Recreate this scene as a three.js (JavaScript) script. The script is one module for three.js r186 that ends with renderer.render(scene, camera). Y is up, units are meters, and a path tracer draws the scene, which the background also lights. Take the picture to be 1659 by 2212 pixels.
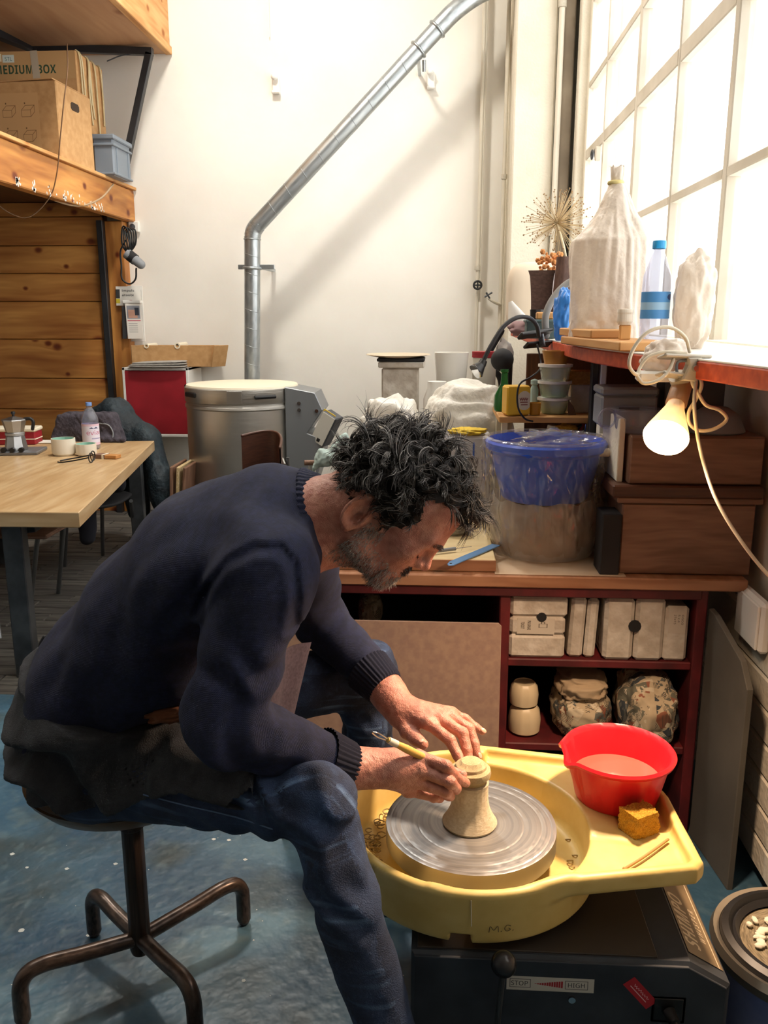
import * as THREE from 'three';
import { RoundedBoxGeometry } from 'three/addons/geometries/RoundedBoxGeometry.js';
import { mergeGeometries, mergeVertices, toCreasedNormals } from 'three/addons/utils/BufferGeometryUtils.js';
import { ImprovedNoise } from 'three/addons/math/ImprovedNoise.js';
import { RectAreaLightUniformsLib } from 'three/addons/lights/RectAreaLightUniformsLib.js';

// ------------------------------------------------------------------ camera, sky, lamps, exposure
const scene = new THREE.Scene();
const camera = new THREE.PerspectiveCamera(61.66, 1659 / 2212, 0.05, 60);
camera.position.set(0, 1.42, 0);
camera.rotation.set(-13 * Math.PI / 180, 3.5 * Math.PI / 180, 0, 'YXZ');
scene.add(camera);
const renderer = new THREE.WebGLRenderer({ antialias: true });
renderer.toneMapping = THREE.LinearToneMapping;
renderer.toneMappingExposure = 1.35;
renderer.shadowMap.enabled = true;
renderer.shadowMap.type = THREE.PCFSoftShadowMap;
RectAreaLightUniformsLib.init();
// a white overcast sky, seen only through the tall workshop window
scene.background = new THREE.Color(1, 0.985, 0.955);
scene.backgroundIntensity = 3.2;
// the workshop's lamps: a compact high-bay lamp towards the back wall and a fluorescent over the table (fittings built further down)
const LAMPS = [[-1.05, 4.5, -4.25, 0.34, 0.34, 175], [-2.2, 4.25, -2.6, 1.6, 0.16, 30]];
for (const [x, y, z, w, d, power] of LAMPS) {
  const l = new THREE.RectAreaLight(new THREE.Color(1, 0.94, 0.84), power, w, d);
  l.position.set(x, y - 0.06, z); l.lookAt(x, 0, z); scene.add(l);
}

// ------------------------------------------------------------------ helpers
let seed = 7;
function rnd() { seed |= 0; seed = seed + 0x6D2B79F5 | 0; let t = Math.imul(seed ^ seed >>> 15, 1 | seed); t = t + Math.imul(t ^ t >>> 7, 61 | t) ^ t; return ((t ^ t >>> 14) >>> 0) / 4294967296; }
const rr = (a, b) => a + (b - a) * rnd();
const clamp = (x, a = 0, b = 1) => Math.min(b, Math.max(a, x));
const mix = (a, b, t) => a + (b - a) * t;
const ss = (a, b, x) => { const t = clamp((x - a) / (b - a)); return t * t * (3 - 2 * t); };
const V = a => new THREE.Vector3(a[0], a[1], a[2]);
const perlin = new ImprovedNoise();
const n3 = (x, y, z) => perlin.noise(x, y, z);
function hash(i, j, s) { let h = Math.imul(i, 374761393) + Math.imul(j, 668265263) + Math.imul(s, 974634777); h = Math.imul(h ^ h >>> 13, 1274126177); return ((h ^ h >>> 16) >>> 0) / 4294967296; }
function vnoise(x, y, px, py, s) {                                   // value noise that tiles after px, py cells
  const i = Math.floor(x), j = Math.floor(y), u = x - i, v = y - j, w = a => a * a * (3 - 2 * a), m = (a, p) => ((a % p) + p) % p;
  const a = hash(m(i, px), m(j, py), s), b = hash(m(i + 1, px), m(j, py), s), c = hash(m(i, px), m(j + 1, py), s), d = hash(m(i + 1, px), m(j + 1, py), s);
  return mix(mix(a, b, w(u)), mix(c, d, w(u)), w(v));
}
function fbm(u, v, px, py, s, oct = 4) { let a = 0, k = 0.5, t = 0; for (let o = 0; o < oct; o++) { a += k * vnoise(u * px, v * py, px, py, s + o * 17); t += k; k *= 0.5; px *= 2; py *= 2; } return a / t; }
function tex(size, fn, metres = 1, srgb = true) {                    // fn(u, v) gives sRGB bytes or one grey value
  const [w, h] = Array.isArray(size) ? size : [size, size], d = new Uint8Array(w * h * 4);
  for (let y = 0; y < h; y++) for (let x = 0; x < w; x++) {
    const c = fn(x / w, y / h), o = (y * w + x) * 4;
    if (typeof c === 'number') d[o] = d[o + 1] = d[o + 2] = clamp(c, 0, 255); else { d[o] = clamp(c[0], 0, 255); d[o + 1] = clamp(c[1], 0, 255); d[o + 2] = clamp(c[2], 0, 255); }
    d[o + 3] = 255;
  }
  const t = new THREE.DataTexture(d, w, h); t.wrapS = t.wrapT = THREE.RepeatWrapping; t.magFilter = THREE.LinearFilter; t.minFilter = THREE.LinearMipmapLinearFilter; t.generateMipmaps = true;
  t.colorSpace = srgb ? THREE.SRGBColorSpace : THREE.NoColorSpace; t.repeat.set(1 / metres, 1 / metres); t.needsUpdate = true;
  return t;
}
function canvasTex(w, h, draw) {
  const c = document.createElement('canvas'); c.width = w; c.height = h; draw(c.getContext('2d'), w, h);
  const t = new THREE.CanvasTexture(c); t.colorSpace = THREE.SRGBColorSpace; t.magFilter = THREE.LinearFilter; return t;
}
const hex = h => [(h >> 16) & 255, (h >> 8) & 255, h & 255];
const lerp3 = (a, b, t) => [mix(a[0], b[0], t), mix(a[1], b[1], t), mix(a[2], b[2], t)];
function woodTex(light, dark, { s = 1, knots = 0, fine = 60, wave = 0.05, metres = 1, size = 512, contrast = 1 } = {}) {   // grain runs along u
  const L = hex(light), D = hex(dark), kn = [];
  for (let i = 0; i < knots; i++) kn.push([hash(i, 1, s), hash(i, 2, s), 0.006 + 0.012 * hash(i, 3, s)]);
  return tex(size, (u, v) => {
    let w = v + wave * (fbm(u, v, 3, 4, s, 3) - 0.5), k = 0;
    for (const [x, y, r] of kn) { let dx = Math.abs(u - x), dy = Math.abs(v - y); dx = Math.min(dx, 1 - dx); dy = Math.min(dy, 1 - dy); const q = Math.hypot(dx * 0.75, dy) / r; if (q < 6) { w += 0.02 * Math.exp(-q * q / 4); k = Math.max(k, Math.exp(-Math.pow(q, 3) * 0.7)); } }
    const g = 0.55 * fbm(u, ((w % 1) + 1) % 1, 4, 24, s + 3, 3) + 0.45 * fbm(u, ((w % 1) + 1) % 1, 6, fine, s + 9, 2), big = fbm(u, v, 2, 3, s + 5, 2);
    return lerp3(L, D, clamp((0.5 + (g - 0.5) * 1.7 * contrast + (big - 0.5) * 0.5 * contrast) * (1 - k) + k * 1.9, 0, 1.8));
  }, metres);
}
function mottle(a, b, { s = 1, f = 6, oct = 5, metres = 1, size = 256, pow = 1 } = {}) { const A = hex(a), B = hex(b); return tex(size, (u, v) => lerp3(A, B, clamp(Math.pow(clamp((fbm(u, v, f, f, s, oct) - 0.25) * 2), pow))), metres); }
function grey(f, { s = 1, oct = 4, metres = 1, size = 256, lo = 0, hi = 255, fy = f } = {}) { return tex(size, (u, v) => mix(lo, hi, clamp((fbm(u, v, f, fy, s, oct) - 0.25) * 2)), metres, false); }
function mat(o) {
  const { c, rough = 0.7, metal = 0, bump, bs = 0.002, ...rest } = o, phys = ['clearcoat', 'transmission', 'sheen', 'ior', 'anisotropy'].some(k => k in rest);
  const m = new (phys ? THREE.MeshPhysicalMaterial : THREE.MeshStandardMaterial)({ roughness: rough, metalness: metal, ...rest });
  if (c !== undefined) m.color.set(c);
  if (bump) { m.bumpMap = bump; m.bumpScale = bs; }
  return m;
}
// --- geometry
function uvm(g, turn = false, shift = [0, 0]) {                      // box-projected uv in metres, u along the longest side
  g = g.index ? g.toNonIndexed() : g; g.computeBoundingBox();
  const s = g.boundingBox.getSize(new THREE.Vector3()).toArray(), L = turn === false ? s.indexOf(Math.max(...s)) : turn, p = g.attributes.position, uv = new Float32Array(p.count * 2), a = new THREE.Vector3(), b = new THREE.Vector3(), c = new THREE.Vector3();
  for (let i = 0; i < p.count; i += 3) {
    a.fromBufferAttribute(p, i); b.fromBufferAttribute(p, i + 1).sub(a); c.fromBufferAttribute(p, i + 2).sub(a); b.cross(c);
    const n = [Math.abs(b.x), Math.abs(b.y), Math.abs(b.z)], N = n.indexOf(Math.max(...n)), o = [0, 1, 2].filter(k => k !== N), [U, W] = o[1] === L ? [o[1], o[0]] : o;
    for (let k = 0; k < 3; k++) { const q = [p.getX(i + k), p.getY(i + k), p.getZ(i + k)]; uv[(i + k) * 2] = q[U] + shift[0]; uv[(i + k) * 2 + 1] = q[W] + shift[1]; }
  }
  g.setAttribute('uv', new THREE.BufferAttribute(uv, 2)); return g;
}
function solid(pts, faces) {                                         // flat-faced convex solid about its centroid
  const c = pts.reduce((s, p) => [s[0] + p[0] / pts.length, s[1] + p[1] / pts.length, s[2] + p[2] / pts.length], [0, 0, 0]), pos = [], nor = [];
  for (const f of faces) for (let k = 1; k + 1 < f.length; k++) {
    let [A, B, C] = [pts[f[0]], pts[f[k]], pts[f[k + 1]]]; const n = V(B).sub(V(A)).cross(V(C).sub(V(A))).normalize();
    if (n.dot(V(A).sub(V(c))) < 0) { [B, C] = [C, B]; n.negate(); }
    for (const q of [A, B, C]) { pos.push(...q); nor.push(n.x, n.y, n.z); }
  }
  const g = new THREE.BufferGeometry(); g.setAttribute('position', new THREE.Float32BufferAttribute(pos, 3)); g.setAttribute('normal', new THREE.Float32BufferAttribute(nor, 3)); return g;
}
function cbox(w, h, d, c = 0.003) {                                  // chamfered box standing on y = 0
  c = Math.min(c, w / 3, h / 3, d / 3);
  const pts = [], id = {}, faces = [], S = [-1, 1], half = [w / 2, h / 2, d / 2];
  for (const x of S) for (const y of S) for (const z of S) for (let a = 0; a < 3; a++) { const s = [x, y, z]; id[[x, y, z, a]] = pts.length; pts.push(s.map((q, k) => q * (half[k] - (k === a ? 0 : c)))); }
  for (let a = 0; a < 3; a++) for (const s of S) { const [p, q] = [0, 1, 2].filter(k => k !== a), at = (i, j) => { const v = [0, 0, 0]; v[a] = s; v[p] = i; v[q] = j; return id[[...v, a]]; }; faces.push([at(-1, -1), at(1, -1), at(1, 1), at(-1, 1)]); }
  for (let e = 0; e < 3; e++) { const [p, q] = [0, 1, 2].filter(k => k !== e); for (const i of S) for (const j of S) { const at = (t, a) => { const v = [0, 0, 0]; v[e] = t; v[p] = i; v[q] = j; return id[[...v, a]]; }; faces.push([at(-1, p), at(1, p), at(1, q), at(-1, q)]); } }
  for (const x of S) for (const y of S) for (const z of S) faces.push([0, 1, 2].map(a => id[[x, y, z, a]]));
  const g = solid(pts, faces); g.translate(0, h / 2, 0); return uvm(g, false, [rnd() * 3, rnd() * 3]);
}
function put(g, p = [0, 0, 0], r = [0, 0, 0]) { g.applyMatrix4(new THREE.Matrix4().compose(V(p), new THREE.Quaternion().setFromEuler(new THREE.Euler(...r, 'YXZ')), new THREE.Vector3(1, 1, 1))); return g; }
function lathe(prof, seg = 40, uvMetres = true) { const g = new THREE.LatheGeometry(prof.map(([r, y]) => new THREE.Vector2(Math.max(r, 0.0001), y)), seg); return uvMetres ? creased(g, 0.6) : g; }
function creased(g, a = 0.6) { return toCreasedNormals(g, a); }
function cyl(r1, r2, h, seg = 28) { const g = new THREE.CylinderGeometry(r1, r2, h, seg); g.translate(0, h / 2, 0); return g; }
function tube(pts, r, { seg = 0, rad = 8, closed = false, tension = 0.5 } = {}) {
  const c = new THREE.CatmullRomCurve3(pts.map(V), closed, 'centripetal', tension), g = new THREE.TubeGeometry(c, seg || pts.length * 6, r, rad, closed);
  if (closed) return g;
  const caps = [0, 1].map(t => { const s = new THREE.SphereGeometry(r, rad, 4), p = c.getPoint(t); s.translate(p.x, p.y, p.z); return s; });
  return mergeGeometries([g, ...caps]);
}
function rod(a, b, r, r2 = r, seg = 12) { const A = V(a), B = V(b), L = A.distanceTo(B), g = new THREE.CylinderGeometry(r2, r, L, seg); g.translate(0, L / 2, 0); g.applyQuaternion(new THREE.Quaternion().setFromUnitVectors(new THREE.Vector3(0, 1, 0), B.clone().sub(A).normalize())); g.translate(A.x, A.y, A.z); return g; }
function bar(a, b, w, h, c = 0.003) {                                // a square bar from a to b
  const A = V(a), B = V(b), L = A.distanceTo(B), g = cbox(w, L, h, c), d = B.clone().sub(A).normalize();
  g.applyQuaternion(new THREE.Quaternion().setFromUnitVectors(new THREE.Vector3(0, 1, 0), d)); g.translate(A.x, A.y, A.z); return g;
}
function extrude(pts, depth, bevel = 0.003, seg = 1, holes = []) {   // outline in x, y; pushed along z
  const s = new THREE.Shape(pts.map(p => new THREE.Vector2(...p))); for (const h of holes) s.holes.push(new THREE.Path(h.map(p => new THREE.Vector2(...p))));
  const g = new THREE.ExtrudeGeometry(s, { depth: depth - 2 * bevel, bevelEnabled: bevel > 0, bevelThickness: bevel, bevelSize: bevel, bevelOffset: -bevel, bevelSegments: seg, curveSegments: 8 });
  g.translate(0, 0, bevel); return uvm(g);
}
function slab(pts, y0, y1, bevel = 0.003, seg = 1, holes = []) {     // outline in x, z; from y0 up to y1
  const g = extrude(pts.map(([x, z]) => [x, -z]), y1 - y0, bevel, seg, holes.map(h => h.map(([x, z]) => [x, -z]))); g.rotateX(-Math.PI / 2); g.translate(0, y0, 0); return uvm(g);
}
function lump(r, { s = 0, amp = 0.15, f = 3, detail = 5, flat = 0 } = {}) {   // an irregular closed lump standing on y = 0; r = [rx, ry, rz]
  let g = new THREE.IcosahedronGeometry(1, detail); g.deleteAttribute('uv'); g.deleteAttribute('normal'); g = mergeVertices(g, 1e-4);
  const p = g.attributes.position, v = new THREE.Vector3();
  for (let i = 0; i < p.count; i++) {
    v.fromBufferAttribute(p, i); const q = 1 + amp * (n3(v.x * f + s, v.y * f, v.z * f) + 0.5 * n3(v.x * f * 2.3, v.y * f * 2.3 + s, v.z * f * 2.3) + 0.35 * Math.abs(n3(v.x * f * 4, v.y * f * 4, v.z * f * 4 + s)));
    v.multiplyScalar(q); const e = flat; if (e) { v.x = Math.sign(v.x) * Math.pow(Math.abs(v.x), 1 - e); v.y = Math.sign(v.y) * Math.pow(Math.abs(v.y), 1 - e); v.z = Math.sign(v.z) * Math.pow(Math.abs(v.z), 1 - e); }
    v.y = Math.max(v.y, -0.92); p.setXYZ(i, v.x * r[0], (v.y + 0.92) * r[1], v.z * r[2]);
  }
  g.computeVertexNormals(); return uvm(g);
}
// --- signed-distance surfaces, meshed with surface nets
function sdfMesh(f, lo, hi, h) {
  const N = [0, 1, 2].map(k => Math.ceil((hi[k] - lo[k]) / h) + 2), [nx, ny, nz] = N, val = new Float32Array(nx * ny * nz), B = 6, id = (i, j, k) => i + nx * (j + ny * k);
  for (let k0 = 0; k0 < nz; k0 += B) for (let j0 = 0; j0 < ny; j0 += B) for (let i0 = 0; i0 < nx; i0 += B) {
    const c = f(lo[0] + (i0 + B / 2) * h, lo[1] + (j0 + B / 2) * h, lo[2] + (k0 + B / 2) * h), far = Math.abs(c) > B * h * 1.25;
    for (let k = k0; k < Math.min(nz, k0 + B); k++) for (let j = j0; j < Math.min(ny, j0 + B); j++) for (let i = i0; i < Math.min(nx, i0 + B); i++) val[id(i, j, k)] = far ? c : f(lo[0] + i * h, lo[1] + j * h, lo[2] + k * h);
  }
  const at = new Int32Array(nx * ny * nz).fill(-1), pos = [], idx = [];
  for (let k = 0; k < nz - 1; k++) for (let j = 0; j < ny - 1; j++) for (let i = 0; i < nx - 1; i++) {
    let m = 0, s = 0, x = 0, y = 0, z = 0; const v = [];
    for (let c = 0; c < 8; c++) { v[c] = val[id(i + (c & 1), j + (c >> 1 & 1), k + (c >> 2))]; if (v[c] < 0) m |= 1 << c; }
    if (!m || m === 255) continue;
    for (let c = 0; c < 8; c++) for (const e of [1, 2, 4]) { const d = c | e; if (d === c || ((m >> c) & 1) === ((m >> d) & 1)) continue; const t = v[c] / (v[c] - v[d]); x += (c & 1) + (e === 1 ? t : 0); y += (c >> 1 & 1) + (e === 2 ? t : 0); z += (c >> 2) + (e === 4 ? t : 0); s++; }
    at[id(i, j, k)] = pos.length / 3; pos.push(lo[0] + (i + x / s) * h, lo[1] + (j + y / s) * h, lo[2] + (k + z / s) * h);
  }
  for (let k = 1; k < nz - 1; k++) for (let j = 1; j < ny - 1; j++) for (let i = 1; i < nx - 1; i++) {
    const a = val[id(i, j, k)] < 0;
    const quad = (p, q, r, s, flip) => { if (p < 0 || q < 0 || r < 0 || s < 0) return; flip ? idx.push(p, r, q, p, s, r) : idx.push(p, q, r, p, r, s); };
    if (a !== (val[id(i + 1, j, k)] < 0)) quad(at[id(i, j - 1, k - 1)], at[id(i, j, k - 1)], at[id(i, j, k)], at[id(i, j - 1, k)], !a);
    if (a !== (val[id(i, j + 1, k)] < 0)) quad(at[id(i - 1, j, k - 1)], at[id(i, j, k - 1)], at[id(i, j, k)], at[id(i - 1, j, k)], a);
    if (a !== (val[id(i, j, k + 1)] < 0)) quad(at[id(i - 1, j - 1, k)], at[id(i, j - 1, k)], at[id(i, j, k)], at[id(i - 1, j, k)], !a);
  }
  const g = new THREE.BufferGeometry(); g.setAttribute('position', new THREE.Float32BufferAttribute(pos, 3)); g.setIndex(idx);
  const nor = new Float32Array(pos.length), e = h * 0.6;
  for (let i = 0; i < pos.length; i += 3) { const [x, y, z] = [pos[i], pos[i + 1], pos[i + 2]]; let a = f(x + e, y, z) - f(x - e, y, z), b = f(x, y + e, z) - f(x, y - e, z), c = f(x, y, z + e) - f(x, y, z - e); const l = Math.hypot(a, b, c) || 1; nor[i] = a / l; nor[i + 1] = b / l; nor[i + 2] = c / l; }
  g.setAttribute('normal', new THREE.BufferAttribute(nor, 3)); return g;
}
const smin = (a, b, k) => { const h = Math.max(k - Math.abs(a - b), 0) / k; return Math.min(a, b) - h * h * k * 0.25; };
const smax = (a, b, k) => -smin(-a, -b, k);
function cap(x, y, z, a, b, ra, rb, zs = 1) {                        // distance to a tapered capsule, z pressed by zs
  const dx = b[0] - a[0], dy = b[1] - a[1], dz = (b[2] - a[2]) * zs, px = x - a[0], py = y - a[1], pz = (z - a[2]) * zs, t = clamp((px * dx + py * dy + pz * dz) / (dx * dx + dy * dy + dz * dz + 1e-9));
  return Math.hypot(px - t * dx, py - t * dy, pz - t * dz) - (ra + t * (rb - ra));
}
// --- objects
const used = new Map();
function numbered(n) { const k = used.get(n) || 0; used.set(n, k + 1); return k ? `${n}_${String(k).padStart(3, '0')}` : n; }
function thing(name, label, category, pos = [0, 0, 0], turn = 0, group) {
  const o = new THREE.Group(); o.name = numbered(name); o.position.set(...pos); o.rotation.y = turn; o.userData = { label, category }; if (group) o.userData.group = group; scene.add(o); return o;
}
function part(name, g, m, parent, label) { const o = new THREE.Mesh(Array.isArray(g) ? merged(g) : g, m); o.name = name; if (label) o.userData.label = label; parent.add(o); return o; }
function merged(list) { return mergeGeometries(list.map(g => { g = g.index ? g.toNonIndexed() : g.clone(); for (const k of Object.keys(g.attributes)) if (!['position', 'normal', 'uv'].includes(k)) g.deleteAttribute(k); if (!g.attributes.uv) g.setAttribute('uv', new THREE.BufferAttribute(new Float32Array(g.attributes.position.count * 2), 2)); return g; })); }
function solo(name, label, category, g, m, pos = [0, 0, 0], turn = 0, group) {
  const o = new THREE.Mesh(Array.isArray(g) ? merged(g) : g, m); o.name = numbered(name); o.position.set(...pos); o.rotation.y = turn; o.userData = { label, category }; if (group) o.userData.group = group; scene.add(o); return o;
}
function struct(name, g, m) { const o = g === null ? new THREE.Group() : new THREE.Mesh(Array.isArray(g) ? merged(g) : g, m); o.name = numbered(name); o.userData = { kind: 'structure' }; scene.add(o); return o; }
const sub = (p, o) => [p[0] - o[0], p[1] - o[1], p[2] - o[2]];

// ------------------------------------------------------------------ materials shared by many things
const bumpFine = grey(40, { s: 3, metres: 0.4 }), bumpCoarse = grey(10, { s: 5, metres: 1 });
const M = {
  plaster: mat({ map: mottle(0xf3f0e9, 0xe9e5dc, { s: 2, f: 4, metres: 2.5 }), rough: 0.9, bump: bumpCoarse, bs: 0.0012 }),
  offwhite: mat({ map: mottle(0xe9e3d4, 0xdad2c0, { s: 12, f: 5, metres: 1.5 }), rough: 0.75, bump: bumpFine, bs: 0.001 }),
  white: mat({ c: 0xe9e7e1, rough: 0.55 }), glossWhite: mat({ c: 0xefece4, rough: 0.25 }),
  pine: mat({ map: woodTex(0xd6994f, 0x995a24, { s: 4, knots: 26, metres: 1.6, size: 1024 }), rough: 0.55, bump: grey(4, { fy: 60, s: 8 }), bs: 0.001 }),
  pineLight: mat({ map: woodTex(0xdcae74, 0xb67c40, { s: 14, knots: 10, metres: 1.2 }), rough: 0.6 }),
  ply: mat({ map: woodTex(0xc7a07a, 0xa87c58, { s: 24, knots: 3, metres: 1.8, contrast: 0.6 }), rough: 0.7 }),
  beech: mat({ map: woodTex(0xd9bf96, 0xb18c60, { s: 33, metres: 1.1, contrast: 0.8, size: 1024 }), rough: 0.38, bump: grey(4, { fy: 50, s: 9 }), bs: 0.0006 }),
  beechEdge: mat({ map: woodTex(0xb08a64, 0x80593a, { s: 35, metres: 0.5 }), rough: 0.5 }),
  bench: mat({ map: woodTex(0xb08262, 0x87583c, { s: 41, metres: 0.8 }), rough: 0.6, bump: grey(5, { fy: 60, s: 19 }), bs: 0.0008 }),
  mahogany: mat({ map: woodTex(0x93705a, 0x6c4c3a, { s: 51, metres: 0.5 }), rough: 0.55 }),
  darkWood: mat({ map: woodTex(0x5e3a24, 0x382015, { s: 55, metres: 0.5 }), rough: 0.5 }),
  greyWood: mat({ map: woodTex(0x7a756d, 0x4a4742, { s: 61, metres: 0.5 }), rough: 0.85 }),
  greyWood2: mat({ map: woodTex(0x6b665f, 0x3e3b38, { s: 63, metres: 0.5 }), rough: 0.85 }),
  chip: mat({ map: mottle(0xd9c49a, 0xb89c6c, { s: 71, f: 40, metres: 0.3 }), rough: 0.8 }),
  card: mat({ map: mottle(0xc49a69, 0xb58a59, { s: 81, f: 20, metres: 0.5 }), rough: 0.85 }),
  cardDark: mat({ c: 0x3a2a1c, rough: 0.9 }),
  tape: mat({ c: 0xd9c79a, rough: 0.3, transmission: 0.25, thickness: 0 }), tapeClear: mat({ c: 0xd8ccb6, rough: 0.25, transmission: 0.4, thickness: 0 }),
  black: mat({ c: 0x151517, rough: 0.45 }), blackMatt: mat({ c: 0x1d1d20, rough: 0.75 }), rubber: mat({ c: 0x26262a, rough: 0.6 }),
  steelPaint: mat({ map: mottle(0x2a2b2f, 0x1d1e21, { s: 91, f: 8 }), rough: 0.45 }),
  legSteel: mat({ map: mottle(0x56595c, 0x3b3d40, { s: 92, f: 8, metres: 0.6 }), rough: 0.42, metal: 0.5 }),
  chrome: mat({ c: 0xd5d6d8, rough: 0.15, metal: 1 }), alu: mat({ c: 0xb9bbbd, rough: 0.32, metal: 1, bump: grey(30, { s: 7, metres: 0.1 }), bs: 0.0002 }),
  zinc: mat({ map: mottle(0xb4babd, 0x9aa1a5, { s: 95, f: 9, metres: 0.5 }), rough: 0.36, metal: 0.85 }),
  grey: mat({ c: 0x84888d, rough: 0.55 }), greyDark: mat({ c: 0x4b4e53, rough: 0.55 }),
  red: mat({ map: mottle(0xa41f2b, 0x8e1722, { s: 97, f: 7 }), rough: 0.55 }), maroon: mat({ map: mottle(0x6d1e22, 0x4c1418, { s: 98, f: 9, metres: 0.5 }), rough: 0.6 }),
  paper: mat({ c: 0xe8e4d8, rough: 0.9 }), cream: mat({ c: 0xe6ddc6, rough: 0.6 }),
  clay: mat({ map: mottle(0xe4d8bc, 0xd4c4a2, { s: 101, f: 12, metres: 0.2 }), rough: 0.7, bump: grey(3, { fy: 60, s: 29, metres: 0.1 }), bs: 0.0004 }),
  stone: mat({ map: mottle(0xa09a8a, 0x868072, { s: 103, f: 14, metres: 0.2 }), rough: 0.75 }),
  plasterMold: mat({ map: mottle(0xd6cfc4, 0xb9aea0, { s: 105, f: 8, metres: 0.25 }), rough: 0.85, bump: bumpFine, bs: 0.001 }),
  cable: mat({ c: 0xcfc4ae, rough: 0.55 }), glass: mat({ c: 0xffffff, rough: 0.02, transmission: 1, thickness: 0, ior: 1.5 }),
};

// ------------------------------------------------------------------ the room
const floorTex = tex(1024, (u, v) => {
  const a = fbm(u, v, 5, 5, 11, 5), b = fbm(u, v, 9, 9, 21, 4), c = fbm(u, v, 40, 40, 31, 2);
  let col = lerp3([42, 74, 98], [82, 114, 132], clamp((a - 0.3) * 2.2)); col = lerp3(col, [58, 72, 76], clamp((b - 0.5) * 3)); col = lerp3(col, [96, 116, 124], clamp((c - 0.62) * 2));
  return col;
}, 1.3);
struct('floor', put(uvm(new THREE.BoxGeometry(7, 0.2, 6.2), 0), [-2, -0.1, -0.35 + 0.5]), mat({ map: floorTex, rough: 0.42, bump: grey(24, { s: 41, metres: 0.6 }), bs: 0.0015 }));
const boards = struct('floor_boards', put(new THREE.BoxGeometry(7, 0.2, 3.4), [-2, -0.125, -4.65]), M.greyWood2);
for (let i = 0, z = -2.99; z > -6.1; z -= 0.09, i++) for (let x = -3.45 + (i % 3) * 0.13; x < -0.6; x += 0.4) part('floor_plank', put(cbox(0.394, 0.03, 0.084, 0.003), [x + 0.2, -0.028 + rr(-0.002, 0.002), z]), rnd() < 0.5 ? M.greyWood : M.greyWood2, boards);
// splashes of white slip and paint dried on the floor: flat spots with their own outline
const spotMat = mat({ c: 0xc9ccc8, rough: 0.8 }), spots = [];
function spot(x, z, r, s, y = 0.0006) { const pts = []; for (let i = 0; i < 14; i++) { const a = i / 14 * 6.283, q = r * (1 + 0.45 * (hash(i, s, 5) - 0.5)); pts.push([x + Math.cos(a) * q, z + Math.sin(a) * q * 0.85]); } const g = new THREE.ShapeGeometry(new THREE.Shape(pts.map(p => new THREE.Vector2(p[0], -p[1])))); g.rotateX(-Math.PI / 2); g.translate(0, y, 0); return g; }
for (let i = 0; i < 110; i++) spots.push(spot(rr(-1.7, 0.1), rr(-2.9, -1.1), Math.pow(rnd(), 5) * 0.006 + 0.0014, i));
for (const p of [[-0.797, 0, -1.691], [-0.493, 0, -1.997], [-0.557, 0, -2.08], [-0.6, 0, -2.082], [-0.832, 0, -1.958], [-0.952, 0, -1.93]]) spots.push(spot(p[0], p[2], 0.006, 77));
const sp = part('paint_spots', spots, spotMat, scene.getObjectByName('floor')); sp.userData.kind = 'stuff';
struct('wall_back', put(uvm(new THREE.BoxGeometry(7, 5.2, 0.2)), [-2, 2.5, -6.24]), M.plaster);
struct('wall_left', put(uvm(new THREE.BoxGeometry(0.2, 5.2, 9.4)), [-5.3, 2.5, -1.7]), M.plaster);
struct('wall_front', put(uvm(new THREE.BoxGeometry(7, 5.2, 0.2)), [-2, 2.5, 2.9]), mat({ map: mottle(0x8a8378, 0x6d675e, { s: 113, f: 4 }), rough: 0.9 }));
struct('ceiling', put(uvm(new THREE.BoxGeometry(7, 0.2, 9.4)), [-2, 5.1, -1.7]), M.plaster);
// window wall: solid below, above and beside the opening, boarded below the bench
const WX = 0.85, WZ0 = -5.72, WZ1 = -0.55, WY0 = 1.3, WY1 = 4.35;
const wr = struct('wall_right', [put(new THREE.BoxGeometry(0.3, WY0 + 0.1, 9.4), [WX + 0.16, (WY0 - 0.1) / 2, -1.7]), put(new THREE.BoxGeometry(0.3, 5.2 - WY1, 9.4), [WX + 0.16, (5.2 + WY1) / 2, -1.7]),
  put(new THREE.BoxGeometry(0.3, WY1 - WY0, -WZ1 * 0 + 0.7), [WX + 0.16, (WY0 + WY1) / 2, WZ0 - 0.35]), put(new THREE.BoxGeometry(0.3, WY1 - WY0, 3.45), [WX + 0.16, (WY0 + WY1) / 2, WZ1 + 1.725])].map(g => uvm(g)), M.plaster);
for (let i = 0; i < 6; i++) part('wall_board', put(cbox(0.022, 0.079, 3.1, 0.006), [WX - 0.012, 0.045 + i * 0.0825, -1.02]), M.offwhite, wr);
part('wall_board', put(cbox(0.024, 0.115, 3.1, 0.005), [WX - 0.013, 0.542, -1.02]), M.offwhite, wr);
const jb = part('junction_box', put(cbox(0.028, 0.13, 0.17, 0.008), [WX - 0.036, 0.6, -2.12]), M.white, wr); part('box_lid', put(cbox(0.008, 0.115, 0.15, 0.003), [WX - 0.053, 0.607, -2.12]), M.white, jb);
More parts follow.
